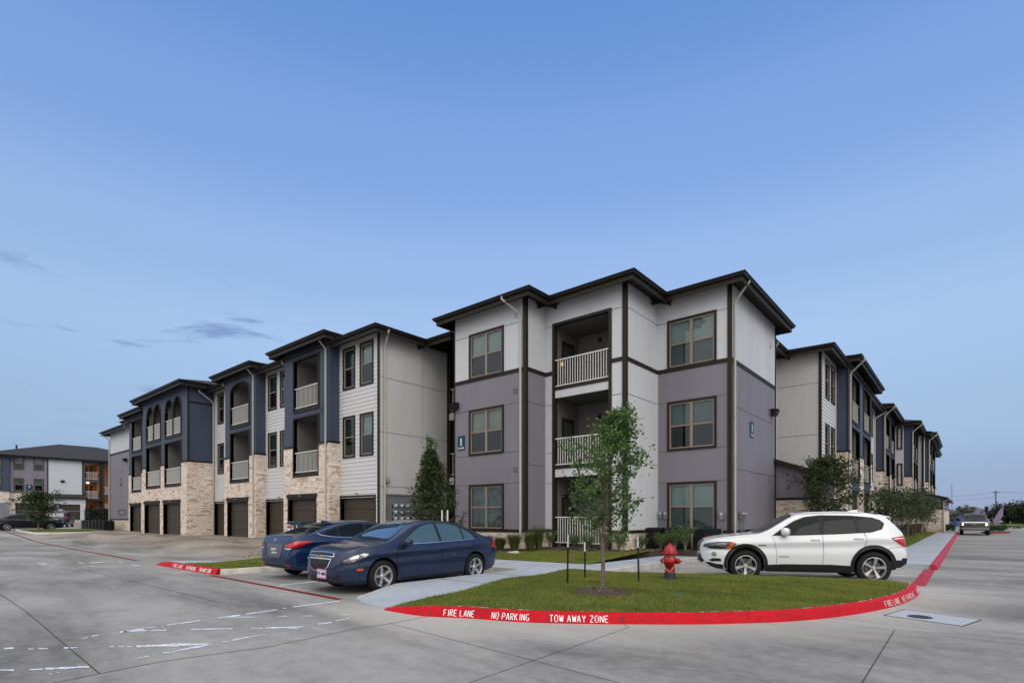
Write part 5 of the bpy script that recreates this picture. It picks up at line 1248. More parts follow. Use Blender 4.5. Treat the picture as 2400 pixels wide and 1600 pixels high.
def shrub(x, y, z, h, r, seed, label, leaf=LEAF, n=900, ls=.05, group=None, name='shrub', cat='shrub'):
    rnd = random.Random(seed); R = empty(name, (x, y, z), 0, label, cat, group); tm = MB(); pts = []
    for k in range(12):
        a = k * 2.4; e = Vector((cos(a) * r * rnd.uniform(.3, .9), sin(a) * r * rnd.uniform(.3, .9), h * rnd.uniform(.6, 1))); md = Vector((e.x * .4, e.y * .4, e.z * .55)); tm.tube([(0, 0, -.02), md, e], [.01, .007, .003], 4, cap=False); pts += [md, md.lerp(e, .3), md.lerp(e, .6), e, e * .8]
    tm.build('stems', BARK, R); cm = MB(); leaf_cloud(cm, pts, n, ls, r * .17, rnd); cm.build('foliage', leaf, R); return R
def at_px(px, y): t = (px - 1200) / FPX; return y * (t * CY - SY) / (CY + t * SY)
for k, (px, y, h, r, l) in enumerate(((1172, 15.35, .62, .42, 'first clump of ornamental grass behind the blue sedan'), (1205, 15.3, .78, .45, 'ornamental grass clump left of the white downspout'), (1243, 15.5, .85, .42, 'ornamental grass clump right of the white downspout'), (1262, 15.95, 1.05, .36, 'tallest ornamental grass clump below the mauve return wall'))):
    grass_clump(at_px(px, y), y, lawn_z(-12, y), h, r, 70 + k, l, n=700)
for k, (px, y, h, r, l) in enumerate(((1288, 16.6, .75, .34, 'leafy shrub at the left foot of the lowest balcony'), (1345, 16.7, .6, .34, 'leafy shrub in front of the lowest balcony railing, left one'), (1378, 16.6, .62, .36, 'leafy shrub in front of the lowest balcony railing, middle one'), (1420, 16.7, .65, .36, 'leafy shrub below the right side of the lowest balcony'), (1450, 17.0, .78, .38, 'leafy shrub against the stone base left of the condensers'), (1503, 18.1, .55, .32, 'low shrub right of the third tree stake'), (1548, 18.2, .62, .36, 'airy shrub in front of the first condenser'), (1582, 18.2, .85, .36, 'airy shrub behind the fire hydrant'), (1606, 18.25, .9, .36, 'airy green shrub between the condensers'))):
    shrub(at_px(px, y), y, lawn_z(-9, y), h, r, 80 + k, l, leaf=LEAF if k < 5 else LEAFY if k == 8 else LEAF, group='shrubs along the corner block')
def hedge(x0, y0, x1, y1, z, h, label, leaf=FARL, n=5000, ls=.07):
    rnd = random.Random(int(y0)); m = MB()
    for _ in range(n):
        p = Vector((rnd.uniform(x0, x1), rnd.uniform(y0, y1), z + h * rnd.random() ** .6)); s = ls * rnd.uniform(.6, 1.3); a = Vector((rnd.gauss(0, 1), rnd.gauss(0, 1), rnd.gauss(0, 1))).normalized() * s; b = a.cross(Vector((rnd.gauss(0, 1), rnd.gauss(0, 1), rnd.gauss(0, 1)))).normalized() * s * .4; m.face([p - a * .5, p + b, p + a * .5, p - b])
    return tag(m.build('hedge', leaf), label, 'hedge')
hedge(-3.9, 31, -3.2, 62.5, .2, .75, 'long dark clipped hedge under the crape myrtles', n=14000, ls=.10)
hedge(-4.4, 21.0, -2.7, 30, .17, .22, 'low ground cover planting beside the street sidewalk', leaf=LEAFD, n=5000, ls=.05)
hedge(-82.0, 16.6, -80.5, 19.2, .4, 2.2, 'tall dark clipped hedge beside the distant stair entrance', n=5000, ls=.16)

# small litter by the downspout
m = MB(); c = Vector((at_px(1205, 15.0), 14.9, .24)); m.hexa([c + Vector(q) for q in ((-.2, -.1, 0), (.25, -.12, 0), (.28, .1, 0), (-.15, .1, 0), (-.12, -.06, .05), (.2, -.08, .09), (.2, .06, .09), (-.08, .06, .05))]); tag(m.build('splash_block', KERBM), 'small pale splash stone below the white downspout', 'stone')
# ================================================================= CARS
def pchip(tab):
    xs = [t[0] for t in tab]; ys = [t[1] for t in tab]; n = len(xs); d = [(ys[i + 1] - ys[i]) / (xs[i + 1] - xs[i]) for i in range(n - 1)]; mk = [d[0]]
    for i in range(1, n - 1): mk.append(0 if d[i - 1] * d[i] <= 0 else 2 * d[i - 1] * d[i] / (d[i - 1] + d[i]))
    mk.append(d[-1])
    def f(x):
        if x <= xs[0]: return ys[0]
        if x >= xs[-1]: return ys[-1]
        i = max(k for k in range(n - 1) if xs[k] <= x); h = xs[i + 1] - xs[i]; t = (x - xs[i]) / h
        return ys[i] * (1 + 2 * t) * (1 - t) ** 2 + h * mk[i] * t * (1 - t) ** 2 + ys[i + 1] * t * t * (3 - 2 * t) + h * mk[i + 1] * t * t * (t - 1)
    return f
def paint(name, col, metal=.0, flake=False, rough=.28):
    m, nt, b = new_mat(name); b.inputs['Base Color'].default_value = c4(col); b.inputs['Roughness'].default_value = rough; b.inputs['Metallic'].default_value = metal; b.inputs['Coat Weight'].default_value = .6; b.inputs['Coat Roughness'].default_value = .02; b.inputs['Specular IOR Level'].default_value = .3
    tc = nt.nodes.new('ShaderNodeTexCoord'); n = N(nt, 'ShaderNodeTexNoise', Scale=1.5, Detail=6.0); L(nt, tc.outputs['Object'], n.inputs['Vector'])
    r = ramp(nt, n.outputs['Fac'], [(.35, (rough * .8,) * 3), (.7, (rough * 1.5,) * 3)]); L(nt, r.outputs[0], b.inputs['Roughness'])
    if flake:
        n2 = N(nt, 'ShaderNodeTexNoise', Scale=900.0, Detail=1.0); L(nt, tc.outputs['Object'], n2.inputs['Vector']); r2 = ramp(nt, n2.outputs['Fac'], [(.35, [x * .75 for x in col]), (.65, [min(1, x * 1.35) for x in col])]); L(nt, r2.outputs[0], b.inputs['Base Color'])
    return m
def tinted(name, col, rough=.02): 
    m = simple(name, col, rough, spec=.5); return m
CG = simple('car_glass', (.006, .008, .010), .03, spec=.2); CGB = tinted('car_glass_blue', (.05, .10, .13)); CGW = simple('windscreen_glass', (.02, .05, .08), .02, spec=.8, coat=1.0)
def section(x, P, n=44):
    t, s, w, zb = P['top'](x), P['sh'](x), P['w'](x), P['bot'](x); kt = P.get('kt', .42); s = min(s, t - .03); s = max(s, zb + .05)
    u = t - s; zm = zb + .52 * (s - zb); cr = P.get('crease', 0.0)
    pts = [(0, zb), (w * .80, zb), (w * .93, zb + .03 * min(1, (s - zb) / .3)), (w * .975, zb + .22 * (s - zb)), (w * (1 - .004), zm), (w * (.995 - cr * .5), zb + .70 * (s - zb)), (w * (.988 + cr * .1), zb + .85 * (s - zb)), (w * .955, zb + .96 * (s - zb)), (w * .925, s + .10 * min(u, .12))]
    ws = w * .925; y1 = max(.05, ws - u * .45 * kt); y2 = max(.04, ws - u * .88 * kt); g = min(1, u / .35)
    pts += [(y1, s + .48 * u), (y2, s + (.86 - .02 * g) * u), (y2 * (.86 if g > .5 else .9), s + .945 * u), (y2 * .5, s + .99 * u), (0, t)]
    # resample with catmull
    out = []; V2 = [Vector((a, b)) for a, b in pts]; m = len(V2) - 1
    for k in range(n + 1):
        f = k / n * m; i = min(int(f), m - 1); q = f - i; p0, p1, p2, p3 = V2[max(i - 1, 0)], V2[i], V2[i + 1], V2[min(i + 2, m)]
        # mild catmull (tension .5) to avoid overshoot
        m1, m2 = (p2 - p0) * .4, (p3 - p1) * .4; h = q * q * (3 - 2 * q); c = p1 * (1 - 3 * q * q + 2 * q ** 3) + m1 * (q - 2 * q * q + q ** 3) + p2 * (3 * q * q - 2 * q ** 3) + m2 * (q ** 3 - q * q)
        out.append((max(0, c.x), c.y))
    out[0] = (0, zb); out[-1] = (0, t); return out
def car_body(P):
    x0, x1 = P['len']; N_ = P.get('N', 120); nb = 44; xs = []
    for k in range(N_ + 1):
        t = k / N_; tt = .5 - .5 * cos(pi * t); t = t * .55 + tt * .45; xs.append(x0 + (x1 - x0) * t)
    V, F = [], []; rows = []
    for x in xs:
        sec = section(x, P, nb); row = []
        for (y, z) in sec: row.append(len(V)); V.append((x, y, z))
        for (y, z) in reversed(sec[1:-1]): row.append(len(V)); V.append((x, -y, z))
        rows.append(row)
    m = len(rows[0])
    for a, b in zip(rows, rows[1:]):
        for k in range(m): F.append((a[k], a[(k + 1) % m], b[(k + 1) % m], b[k]))
    F.append(tuple(reversed(rows[0]))); F.append(tuple(rows[-1])); return V, F
class Car:
    def __init__(s, name, P, mat, label, group=None, cat='car'):
        s.root = empty(name, (0, 0, 0), 0, label, cat, group); s.P = P; V, F = car_body(P)
        s.bvh = BVHTree.FromPolygons([Vector(v) for v in V], F)
        me = bpy.data.meshes.new('body'); me.from_pydata(V, [], F); me.materials.append(mat); me.materials.append(PLK)
        bm = bmesh.new(); bm.from_mesh(me); bmesh.ops.recalc_face_normals(bm, faces=bm.faces); bm.to_mesh(me); bm.free()
        o = bpy.data.objects.new('body', me); COL.objects.link(o)
        # wheel housings cut with booleans
        cuts = []
        for wx in P['ax']:
            for sd in (1, -1):
                c = MB(); r = P['ra']; yo = P['w'](wx) + .25; yi = P['tr'] - .24; prof = [(0, yi), (r, yi), (r, yo), (0, yo)]; c.lathe(prof, axis='y', n=48, c=(wx, 0, P['wz'] + P.get('dz', .01)))
                c.v = [(a, b * sd, d) for a, b, d in c.v]
                co = c.build('cut', PLK); bm = bmesh.new(); bm.from_mesh(co.data); bmesh.ops.recalc_face_normals(bm, faces=bm.faces); bm.to_mesh(co.data); bm.free(); cuts.append(co)
        for co in cuts:
            md = o.modifiers.new('b', 'BOOLEAN'); md.object = co; md.operation = 'DIFFERENCE'; md.solver = 'EXACT'; md.material_mode = 'TRANSFER'
        dg = bpy.context.evaluated_depsgraph_get(); nm = bpy.data.meshes.new_from_object(o.evaluated_get(dg)); o.modifiers.clear(); o.data = nm
        for co in cuts: bpy.data.objects.remove(co)
        nm.polygons.foreach_set('use_smooth', [True] * len(nm.polygons)); nm.set_sharp_from_angle(angle=radians(38)); o.parent = s.root; s.body = o
    def hit(s, a, b, mode):
        if mode in ('L', 'R'): o = Vector((a, 3 if mode == 'L' else -3, b)); d = Vector((0, -1 if mode == 'L' else 1, 0))
        elif mode == 'F': o = Vector((5, a, b)); d = Vector((-1, 0, 0))
        elif mode == 'B': o = Vector((-5, a, b)); d = Vector((1, 0, 0))
        else: o = Vector((a, b, 4)); d = Vector((0, 0, -1))
        h = s.bvh.ray_cast(o, d)
        if h[0] is None:
            n = s.bvh.find_nearest(o + d * (3 if mode in 'LR' else 5)); return n[0], n[1]
        nrm = h[1]; 
        if nrm.dot(d) > 0: nrm = -nrm
        return h[0], nrm
    def gm(s, p, mode):
        G = s.P.get('G')
        return [(G(q[0]), q[1]) for q in p] if G and mode in 'LT' else list(p)
    def drape(s, name, poly, mode, mat, eps=.004, step=.06, parent=None, mirror=False, thick=0.0, raw=False):
        if not raw: poly = s.gm(poly, mode)
        out = []
        for sg in ((1, -1) if mirror else (1,)):
            m = MB(); md = mode; pl = poly
            if sg < 0:
                if mode == 'L': md = 'R'
                else: pl = [((p[0], -p[1]) if mode == 'T' else (-p[0], p[1])) for p in poly]
            v, f, bd = fill([Vector((p[0], p[1])) for p in pl], step); P3 = []
            for p in v: q, n = s.hit(p[0], p[1], md); P3.append((q, n)); m.v.append(tuple(q + n * (eps + thick)))
            for q in f: m.f.append(tuple(q))
            if thick:
                nb = len(bd); i1 = len(m.v)
                for k in range(nb): q, n = P3[k]; m.v.append(tuple(q + n * -.002))
                for k in range(nb): m.f.append((k, (k + 1) % nb, i1 + (k + 1) % nb, i1 + k))
            pa = parent[0 if sg > 0 else 1] if isinstance(parent, tuple) else parent
            out.append(m.build(name, mat, pa or s.root, smooth=True, angle=50))
        return tuple(out) if mirror else out[0]
    def line(s, name, pts, mode, mat, w=.006, eps=.0035, mirror=False, parent=None, m=None, closed=False):
        own = m is None; out = []; pts = s.gm(pts, mode)
        for sg in ((1, -1) if mirror else (1,)):
            if own: m = MB()
            md = ('R' if mode == 'L' else mode) if sg < 0 else mode; Q = []
            P = pts + ([pts[0]] if closed else [])
            for a, b in zip(P, P[1:]):
                k = max(1, int(sqrt((a[0] - b[0]) ** 2 + (a[1] - b[1]) ** 2) / .05))
                for j in range(k): Q.append((a[0] + (b[0] - a[0]) * j / k, a[1] + (b[1] - a[1]) * j / k))
            Q.append(P[-1]); i0 = len(m.v)
            for i, q in enumerate(Q):
                a, b = Q[max(0, i - 1)], Q[min(len(Q) - 1, i + 1)]; t = Vector((b[0] - a[0], b[1] - a[1])).normalized(); n = Vector((-t.y, t.x)) * w / 2
                for e in (1, -1):
                    u = (q[0] + n.x * e, q[1] + n.y * e)
                    if sg < 0 and mode == 'T': u = (u[0], -u[1])
                    elif sg < 0 and mode in 'FB': u = (-u[0], u[1])
                    h, nn = s.hit(u[0], u[1], md); m.v.append(tuple(h + nn * eps))
            for i in range(len(Q) - 1): a = i0 + 2 * i; m.f.append((a, a + 1, a + 3, a + 2))
            if own:
                pa = parent[0 if sg > 0 else 1] if isinstance(parent, tuple) else parent
                out.append(m.build(name, mat, pa or s.root, smooth=True))
        return (tuple(out) if mirror else out[0]) if own else None
    def wheels(s, spoke, R_, rim, width=.215, dark=PLK, cap=None):
        P = s.P; first = None
        for wx in P['ax']:
            for sd in (1, -1):
                if first is None:
                    w = width / 2; m = MB()  # disc + hub, outer side = +y
                    m.lathe([(0, w - .10), (rim * .72, w - .10), (rim * .72, w - .13), (0, w - .13)], axis='y', n=28); o = m.build('wheel', simple('brake_disc', (.12, .11, .10), .5, metal=.6) if 'brake_disc' not in MATS else MATS['brake_disc'], smooth=True)
                    m = MB(); prof = [(rim + .005, w - .03), (rim + .012, w), (rim + .045, w + .006), (R_ - .03, w), (R_ - .008, w - .02), (R_, w - .045), (R_, -w + .045), (R_ - .01, -w + .02), (rim + .02, -w), (rim, -w + .03)]
                    m.lathe(prof, axis='y', n=56, closed=True); t = m.build('tyre', RUB, o, smooth=True)
                    m = MB(); m.lathe([(rim + .008, w - .02), (rim + .008, w - .005), (rim - .006, w - .003), (rim - .016, w - .02), (rim - .03, w - .10), (rim - .03, -w + .03), (rim + .005, -w + .02)], axis='y', n=56, caps=False); spoke(m, rim, w); m.build('rim', P.get('rimmat', ALU), o, smooth=True, angle=30)
                    if cap: cap(o, w)
                    first = o
                else: o = copy_tree(first)
                o.parent = s.root; o.location = (wx, sd * (P['tr']), P['wz']); o.rotation_euler = (0, random.uniform(0, 1.2), 0 if sd > 0 else pi)
def spoke5(m, rim, w, n=5, wi=.045, wo=.052, split=0, dish=.03, rot=0.0):
    for k in range(n):
        for sp in ((0,) if not split else (-split, split)):
            a = 2 * pi * k / n + pi / 2 + rot; c, s_ = cos(a), sin(a); tx, tz = -s_, c
            def pt(r, off, y): return (c * r + tx * off, y, s_ * r + tz * off)
            r0, r1 = .035, rim - .008; o0, o1 = sp * .35, sp
            for (ra, oa, wa, ya), (rb, ob, wb, yb) in (((r0, o0, wi * .9, w - dish - .012), (r0 + (r1 - r0) * .5, (o0 + o1) / 2, wi, w - dish)), ((r0 + (r1 - r0) * .5, (o0 + o1) / 2, wi, w - dish), (r1, o1, wo, w - .012))):
                m.hexa([pt(ra, oa - wa / 2, ya - .03), pt(rb, ob - wb / 2, yb - .03), pt(rb, ob + wb / 2, yb - .03), pt(ra, oa + wa / 2, ya - .03), pt(ra, oa - wa * .32, ya), pt(rb, ob - wb * .34, yb), pt(rb, ob + wb * .34, yb), pt(ra, oa + wa * .32, ya)])
    m.lathe([(0, w - dish + .004), (.03, w - dish + .003), (.045, w - dish - .006), (.06, w - dish - .03), (0, w - dish - .04)], axis='y', n=20)
def mirror_part(C, x, z, y, mat, sz=(.11, .10, .075), side=(1, -1)):
    for sd in side:
        m = MB(); n = 10; a, b, c = sz
        for i in range(n + 1):
            th = pi * i / n
            for j in range(12):
                ph = 2 * pi * j / 12; q = (cos(th) * 1.0, sin(th) * cos(ph), sin(th) * sin(ph)); q = [math.copysign(abs(v) ** .75, v) for v in q]
                m.v.append((x + q[0] * a * .75, sd * (y + .11 + q[1] * b), z + q[2] * c - (.012 if q[2] < 0 else 0)))
        for i in range(n):
            for j in range(12): A = i * 12 + j; B = i * 12 + (j + 1) % 12; m.f.append((A, B, B + 12, A + 12))
        o = m.build('side_mirror', mat, C.root, smooth=True, angle=60)
        m = MB(); m.box((x - a * .76, sd * (y + .03), z - c * .6), (x - a * .70, sd * (y + .19), z + c * .6)); m.build('mirror_glass', CHR, o)
        m = MB(); m.box((x - .03, sd * (y - .09), z - c - .02), (x + .05, sd * (y + .08), z - c * .5)); m.build('mirror_stalk', PLK, o)
def handle(C, pts, mat):
    for x, z in C.gm(pts, 'L'):
        for md, sd in (('L', 1), ('R', -1)):
            m = MB(); h, n = C.hit(x, z, md); 
            P = [Vector((x + d, h.y, z)) + n * e for d, e in ((-.10, .0), (-.085, .022), (-.03, .030), (.03, .030), (.085, .022), (.10, .0))]; m.tube(P, .012, 8); m.build('door_handle', mat, C.root, smooth=True)
def plate(C, mode, x, z, txt, frame, w=.30, h=.155, tilt=0.0, sub=None, back=WHT):
    if mode == 'F': hx, n = C.hit(0, z, 'F'); X = hx.x + .012; u = Vector((0, 1, 0)); nn = Vector((1, 0, 0))
    else: hx, n = C.hit(0, z, 'B'); X = hx.x - .012; u = Vector((0, -1, 0)); nn = Vector((-1, 0, 0))
    v = (Vector((0, 0, 1)) - nn * tilt).normalized(); o = Vector((X, x, z)); a, b = u * w / 2, v * h / 2
    m = MB(); q = nn * .008; m.hexa([o - a * 1.08 - b * 1.15 - q * 2, o + a * 1.08 - b * 1.15 - q * 2, o + a * 1.08 - b * 1.15, o - a * 1.08 - b * 1.15, o - a * 1.08 + b * 1.15 - q * 2, o + a * 1.08 + b * 1.15 - q * 2, o + a * 1.08 + b * 1.15, o - a * 1.08 + b * 1.15]); f = m.build('licence_plate', frame, C.root)
    m = MB(); k = .84 if frame is not back else 1; c = o + nn * .003; m.face([c - a * .96 - b * k * .82, c + a * .96 - b * k * .82, c + a * .96 + b * k * .82, c - a * .96 + b * k * .82]); m.build('plate_face', back, f)
    if txt: text_on('plate_number', txt, h * .58, o + nn * .006 - v * h * .02, u, v, BTXT, f, bold=.004, sx=.92)
    return f

# ---- shared tables ------------------------------------------------------------
def seams(C, lines, T=(), F=(), B=()):
    m = MB()
    for l in lines: C.line('', l, 'L', None, w=.007, mirror=True, m=m)
    for l in T: C.line('', l, 'T', None, w=.007, mirror=True, m=m)
    for l in F: C.line('', l, 'F', None, w=.007, mirror=True, m=m)
    for l in B: C.line('', l, 'B', None, w=.007, mirror=True, m=m)
    m.build('panel_gaps', DARK, C.root)

# ================= blue compact sedan (facing the camera's left) ===============
NAVY = paint('navy_metallic', (.012, .023, .060), .35, True, .32)
P = dict(len=(-2.33, 2.27), ax=(1.345, -1.34), ra=.375, wz=.325, tr=.79, kt=.50, dz=.015, crease=.025,
    top=pchip([(-2.33, .62), (-2.30, .86), (-2.24, 1.005), (-2.1, 1.045), (-1.78, 1.075), (-1.55, 1.155), (-1.2, 1.315), (-.85, 1.42), (-.45, 1.468), (-.1, 1.476), (.2, 1.455), (.5, 1.365), (.8, 1.215), (1.1, 1.055), (1.3, .995), (1.7, .945), (2.0, .885), (2.15, .83), (2.22, .76), (2.27, .60)]),
    sh=pchip([(-2.33, .56), (-2.25, .86), (-2.0, .99), (-1.5, 1.00), (-.8, .975), (0, .945), (.8, .92), (1.3, .90), (1.8, .85), (2.1, .76), (2.27, .54)]),
    w=pchip([(-2.33, .55), (-2.27, .70), (-2.1, .80), (-1.7, .875), (-1.2, .897), (0, .90), (1.0, .898), (1.5, .89), (1.85, .835), (2.05, .74), (2.17, .61), (2.24, .45), (2.27, .30)]),
    bot=pchip([(-2.33, .40), (-2.2, .30), (-1.9, .22), (-1, .185), (1, .185), (1.9, .19), (2.15, .22), (2.27, .30)]))
C = Car('blue_sedan', P, NAVY, 'navy blue compact sedan parked nose out beside the sidewalk, pink framed front plate')
CZ = C
side_win = [[(.86, .965), (.62, 1.10), (.36, 1.245), (.14, 1.335), (-.08, 1.375), (-.20, 1.38), (-.22, .985)], [(-.30, .99), (-.28, 1.385), (-.55, 1.375), (-.80, 1.335), (-.95, 1.29), (-.97, 1.005)], [(-1.02, 1.007), (-1.00, 1.265), (-1.15, 1.20), (-1.31, 1.10), (-1.33, 1.02)]]
C.drape('window_surround', [(.93, .945), (.62, 1.135), (.36, 1.275), (.12, 1.365), (-.2, 1.41), (-.6, 1.405), (-.9, 1.35), (-1.22, 1.22), (-1.46, 1.06), (-1.45, 1.0), (-.9, .975), (0, .957)], 'L', PLK, .002, mirror=True)
for p in side_win: C.drape('side_window', p, 'L', CGB, .005, mirror=True)
C.line('chrome_strip', [(.62, .955), (0, .962), (-.8, .982), (-1.36, 1.005)], 'L', CHR, w=.016, eps=.009, mirror=True)
C.drape('windscreen', [(1.12, .0), (1.10, .35), (1.04, .60), (.98, .655), (.30, .53), (.22, .50), (.20, 0), (.22, -.50), (.30, -.53), (.98, -.655), (1.04, -.60), (1.10, -.35)], 'T', CGW, .004, .08)
C.drape('rear_window', [(-1.10, .46), (-1.60, .56), (-1.68, .3), (-1.70, 0), (-1.68, -.3), (-1.60, -.56), (-1.10, -.46), (-1.05, 0)], 'T', CG, .004, .08)
seams(C, [[(.98, .93), (1.02, .75), (.98, .5), (.88, .27), (-.20, .255)], [(-.25, .97), (-.27, .6), (-.24, .26)], [(-.24, .26), (-.95, .265), (-1.03, .45), (-1.16, .66), (-1.25, .8), (-1.33, 1.0)], [(1.9, .30), (1.86, .46), (1.88, .60), (1.80, .68)], [(-1.72, .42), (-1.95, .62), (-2.1, .72)]],
      T=[[(1.22, 0), (1.20, .4), (1.12, .70), (1.6, .72), (1.95, .62), (2.10, .50)]])
C.drape('lower_grille', [(-.33, .42), (-.30, .55), (0, .56), (.30, .55), (.33, .42), (.24, .37), (0, .36), (-.24, .37)], 'F', PLK, .004, .05) if False else None
gr = C.drape('grille', [(-.36, .695), (-.30, .55), (-.17, .485), (0, .47), (.17, .485), (.30, .55), (.36, .695), (0, .70)], 'F', PLK, .006, .04)
C.line('grille_surround', [(-.40, .70), (-.33, .545), (-.19, .465), (0, .45), (.19, .465), (.33, .545), (.40, .70)], 'F', CHR, w=.018, eps=.014, parent=gr, closed=True)
gu = C.drape('upper_grille', [(-.43, .755), (-.40, .80), (0, .815), (.40, .80), (.43, .755), (0, .765)], 'F', PLK, .006, .04)
C.line('grille_surround', [(-.45, .748), (-.42, .808), (0, .823), (.42, .808), (.45, .748), (0, .757)], 'F', CHR, w=.013, eps=.012, parent=gu, closed=True)
h, n = C.hit(0, .728, 'F'); m = MB(); 
bow = [(-.10, -.028), (-.045, -.028), (-.035, -.042), (.065, -.042), (.055, -.028), (.11, -.028), (.10, .022), (.047, .022), (.037, .042), (-.065, .042), (-.055, .022), (-.11, .022)]
m.v = [(h.x + .02, y, .728 + z) for y, z in bow] + [(h.x - .01, y, .728 + z) for y, z in bow]; k = len(bow); m.f = [tuple(range(k))] + [(i, (i + 1) % k, k + (i + 1) % k, k + i) for i in range(k)]
m.build('front_badge', GOLD, C.root)
hd = [(1.66, .80), (1.80, .815), (1.95, .775), (2.08, .72), (2.15, .66), (2.11, .62), (1.99, .63), (1.84, .685), (1.72, .74)]
hl = C.drape('headlight', hd, 'L', LENS, .008, .04, mirror=True, thick=.004); C.drape('lamp_reflector', [(1.88, .775), (1.98, .745), (2.05, .69), (1.99, .655), (1.89, .70)], 'L', CHR, .014, .03, parent=hl, mirror=True); C.line('lamp_rim', hd, 'L', PLK, w=.016, eps=.014, parent=hl, mirror=True, closed=True); C.drape('turn_lamp', [(1.68, .795), (1.77, .81), (1.86, .785), (1.76, .745)], 'L', WHT, .014, .03, parent=hl, mirror=True)
C.drape('side_marker', [(1.80, .475), (1.92, .470), (1.925, .515), (1.80, .52)], 'L', AMB, .006, .04, mirror=True)
C.drape('fog_recess', [(-.62, .31), (-.42, .30), (-.44, .36), (-.60, .42)], 'F', PLK, .004, .04, mirror=True)
C.drape('lower_intake', [(-.36, .27), (-.40, .36), (.40, .36), (.36, .27)], 'F', PLK, .004, .05)
C.line('front_splitter', [(-.72, .235), (0, .235), (.72, .235)], 'F', PLK, w=.03, eps=.006)
C.drape('taillight', [(-1.93, .86), (-2.05, .93), (-2.22, .93), (-2.25, .80), (-2.12, .76), (-1.98, .80)], 'L', REDG, .007, .04, mirror=True)
handle(C, [(-.02, .80), (-1.05, .84)], NAVY); mirror_part(C, .78, 1.0, .84, NAVY)
PINK = simple('pink_plate_frame', (.75, .30, .48), .4); plate(C, 'F', .12, .405, 'KTF-4893', PINK, tilt=0)
h, n = C.hit(.5, -1.4, 'T')
def cap_r(o, w): m = MB(); m.lathe([(0, w - .018), (.028, w - .02), (.03, w - .026)], axis='y', n=18); m.build('centre_cap', CHR, o)
C.wheels(lambda m, rim, w: spoke5(m, rim, w, 5, .075, .062), .325, .215, cap=cap_r)
m = MB(); m.tube([(1.06, .45, 1.045), (1.02, .1, 1.09), (.98, -.3, 1.11)], .012, 6); m.tube([(1.06, -.25, 1.05), (1.0, -.6, 1.06)], .012, 6); m.build('wiper', PLK, C.root)
C.line('side_trim', [(.85, .235), (-.95, .235)], 'L', PLK, w=.03, mirror=True)
C.root.location = (-9.95, 8.045, 0); C.root.rotation_euler = (0, 0, -pi / 2)

# ================= second blue sedan (seen from behind) ============================
BLU2 = paint('royal_blue_metallic', (.002, .020, .072), .35, True, .30)
P = dict(len=(-2.30, 2.25), ax=(1.35, -1.35), ra=.37, wz=.32, tr=.78, kt=.50, dz=.015, crease=.03,
    top=pchip([(-2.30, .62), (-2.27, .90), (-2.22, 1.05), (-2.1, 1.085), (-1.85, 1.10), (-1.55, 1.19), (-1.2, 1.315), (-.8, 1.405), (-.4, 1.443), (0, 1.445), (.3, 1.40), (.7, 1.24), (1.1, 1.06), (1.35, .97), (1.8, .87), (2.1, .75), (2.25, .56)]),
    sh=pchip([(-2.30, .56), (-2.22, .92), (-2.0, 1.02), (-1.6, 1.04), (-.9, 1.02), (0, .965), (.9, .91), (1.4, .88), (1.9, .78), (2.25, .5)]),
    w=pchip([(-2.30, .60), (-2.26, .72), (-2.1, .81), (-1.8, .865), (-1.3, .885), (0, .888), (1.2, .885), (1.7, .86), (2.0, .76), (2.15, .62), (2.25, .4)]),
    bot=pchip([(-2.30, .42), (-2.22, .30), (-1.9, .23), (-1, .18), (1, .18), (2.0, .2), (2.25, .3)]))
C = Car('blue_sedan', P, BLU2, 'royal blue sedan seen from behind with red tail lights, beyond the navy one')
C.drape('window_surround', [(.95, .955), (.55, 1.16), (.2, 1.305), (-.2, 1.375), (-.6, 1.37), (-1.0, 1.30), (-1.35, 1.18), (-1.52, 1.10), (-1.3, 1.045), (-.8, 1.015), (0, .985)], 'L', PLK, .002, mirror=True)
for p in ([(.84, .985), (.5, 1.155), (.2, 1.275), (-.12, 1.345), (-.14, 1.00)], [(-.22, 1.0), (-.2, 1.35), (-.6, 1.34), (-.95, 1.28), (-1.0, 1.04), (-.8, 1.03)], [(-1.05, 1.05), (-1.03, 1.255), (-1.3, 1.165), (-1.42, 1.10), (-1.28, 1.06)]): C.drape('side_window', p, 'L', CG, .005, mirror=True)
C.line('chrome_strip', [(.3, .968), (-.3, .99), (-.9, 1.015), (-1.25, 1.04), (-1.5, 1.085), (-1.6, 1.13)], 'L', CHR, w=.016, eps=.009, mirror=True)
C.drape('windscreen', [(1.15, 0), (1.12, .4), (1.02, .64), (.28, .50), (.18, 0), (.28, -.50), (1.02, -.64), (1.12, -.4)], 'T', CGW, .004, .08)
C.drape('rear_window', [(-.95, .47), (-1.3, .53), (-1.72, .60), (-1.80, .3), (-1.82, 0), (-1.80, -.3), (-1.72, -.60), (-1.3, -.53), (-.95, -.47), (-.90, 0)], 'T', CG, .004, .08)
tl = C.drape('taillight', [(.50, .845), (.58, .88), (.70, .905), (.80, .92), (.80, .81), (.70, .79), (.60, .81)], 'B', REDG, .008, .03, mirror=True, thick=.006)
C.drape('taillight', [(-1.72, .935), (-1.95, .950), (-2.13, .945), (-2.19, .925), (-2.19, .81), (-2.11, .80), (-2.0, .86), (-1.85, .905)], 'L', REDG, .011, .03, mirror=True, thick=.006)
C.drape('reverse_lamp', [(.50, .80), (.64, .775), (.74, .78), (.70, .755), (.58, .76)], 'B', WHT, .010, .03, mirror=True)
C.drape('plate_panel', [(-.40, .86), (-.33, .60), (-.24, .545), (.24, .545), (.33, .60), (.40, .86), (.36, .885), (-.36, .885)], 'B', simple('violet_grey_trim', (.10, .10, .14), .4, metal=.3), .003, .04)
C.line('bumper_crease', [(-.8, .50), (-.5, .47), (0, .465), (.5, .47), (.8, .50)], 'B', BLU2, w=.02, eps=.012)
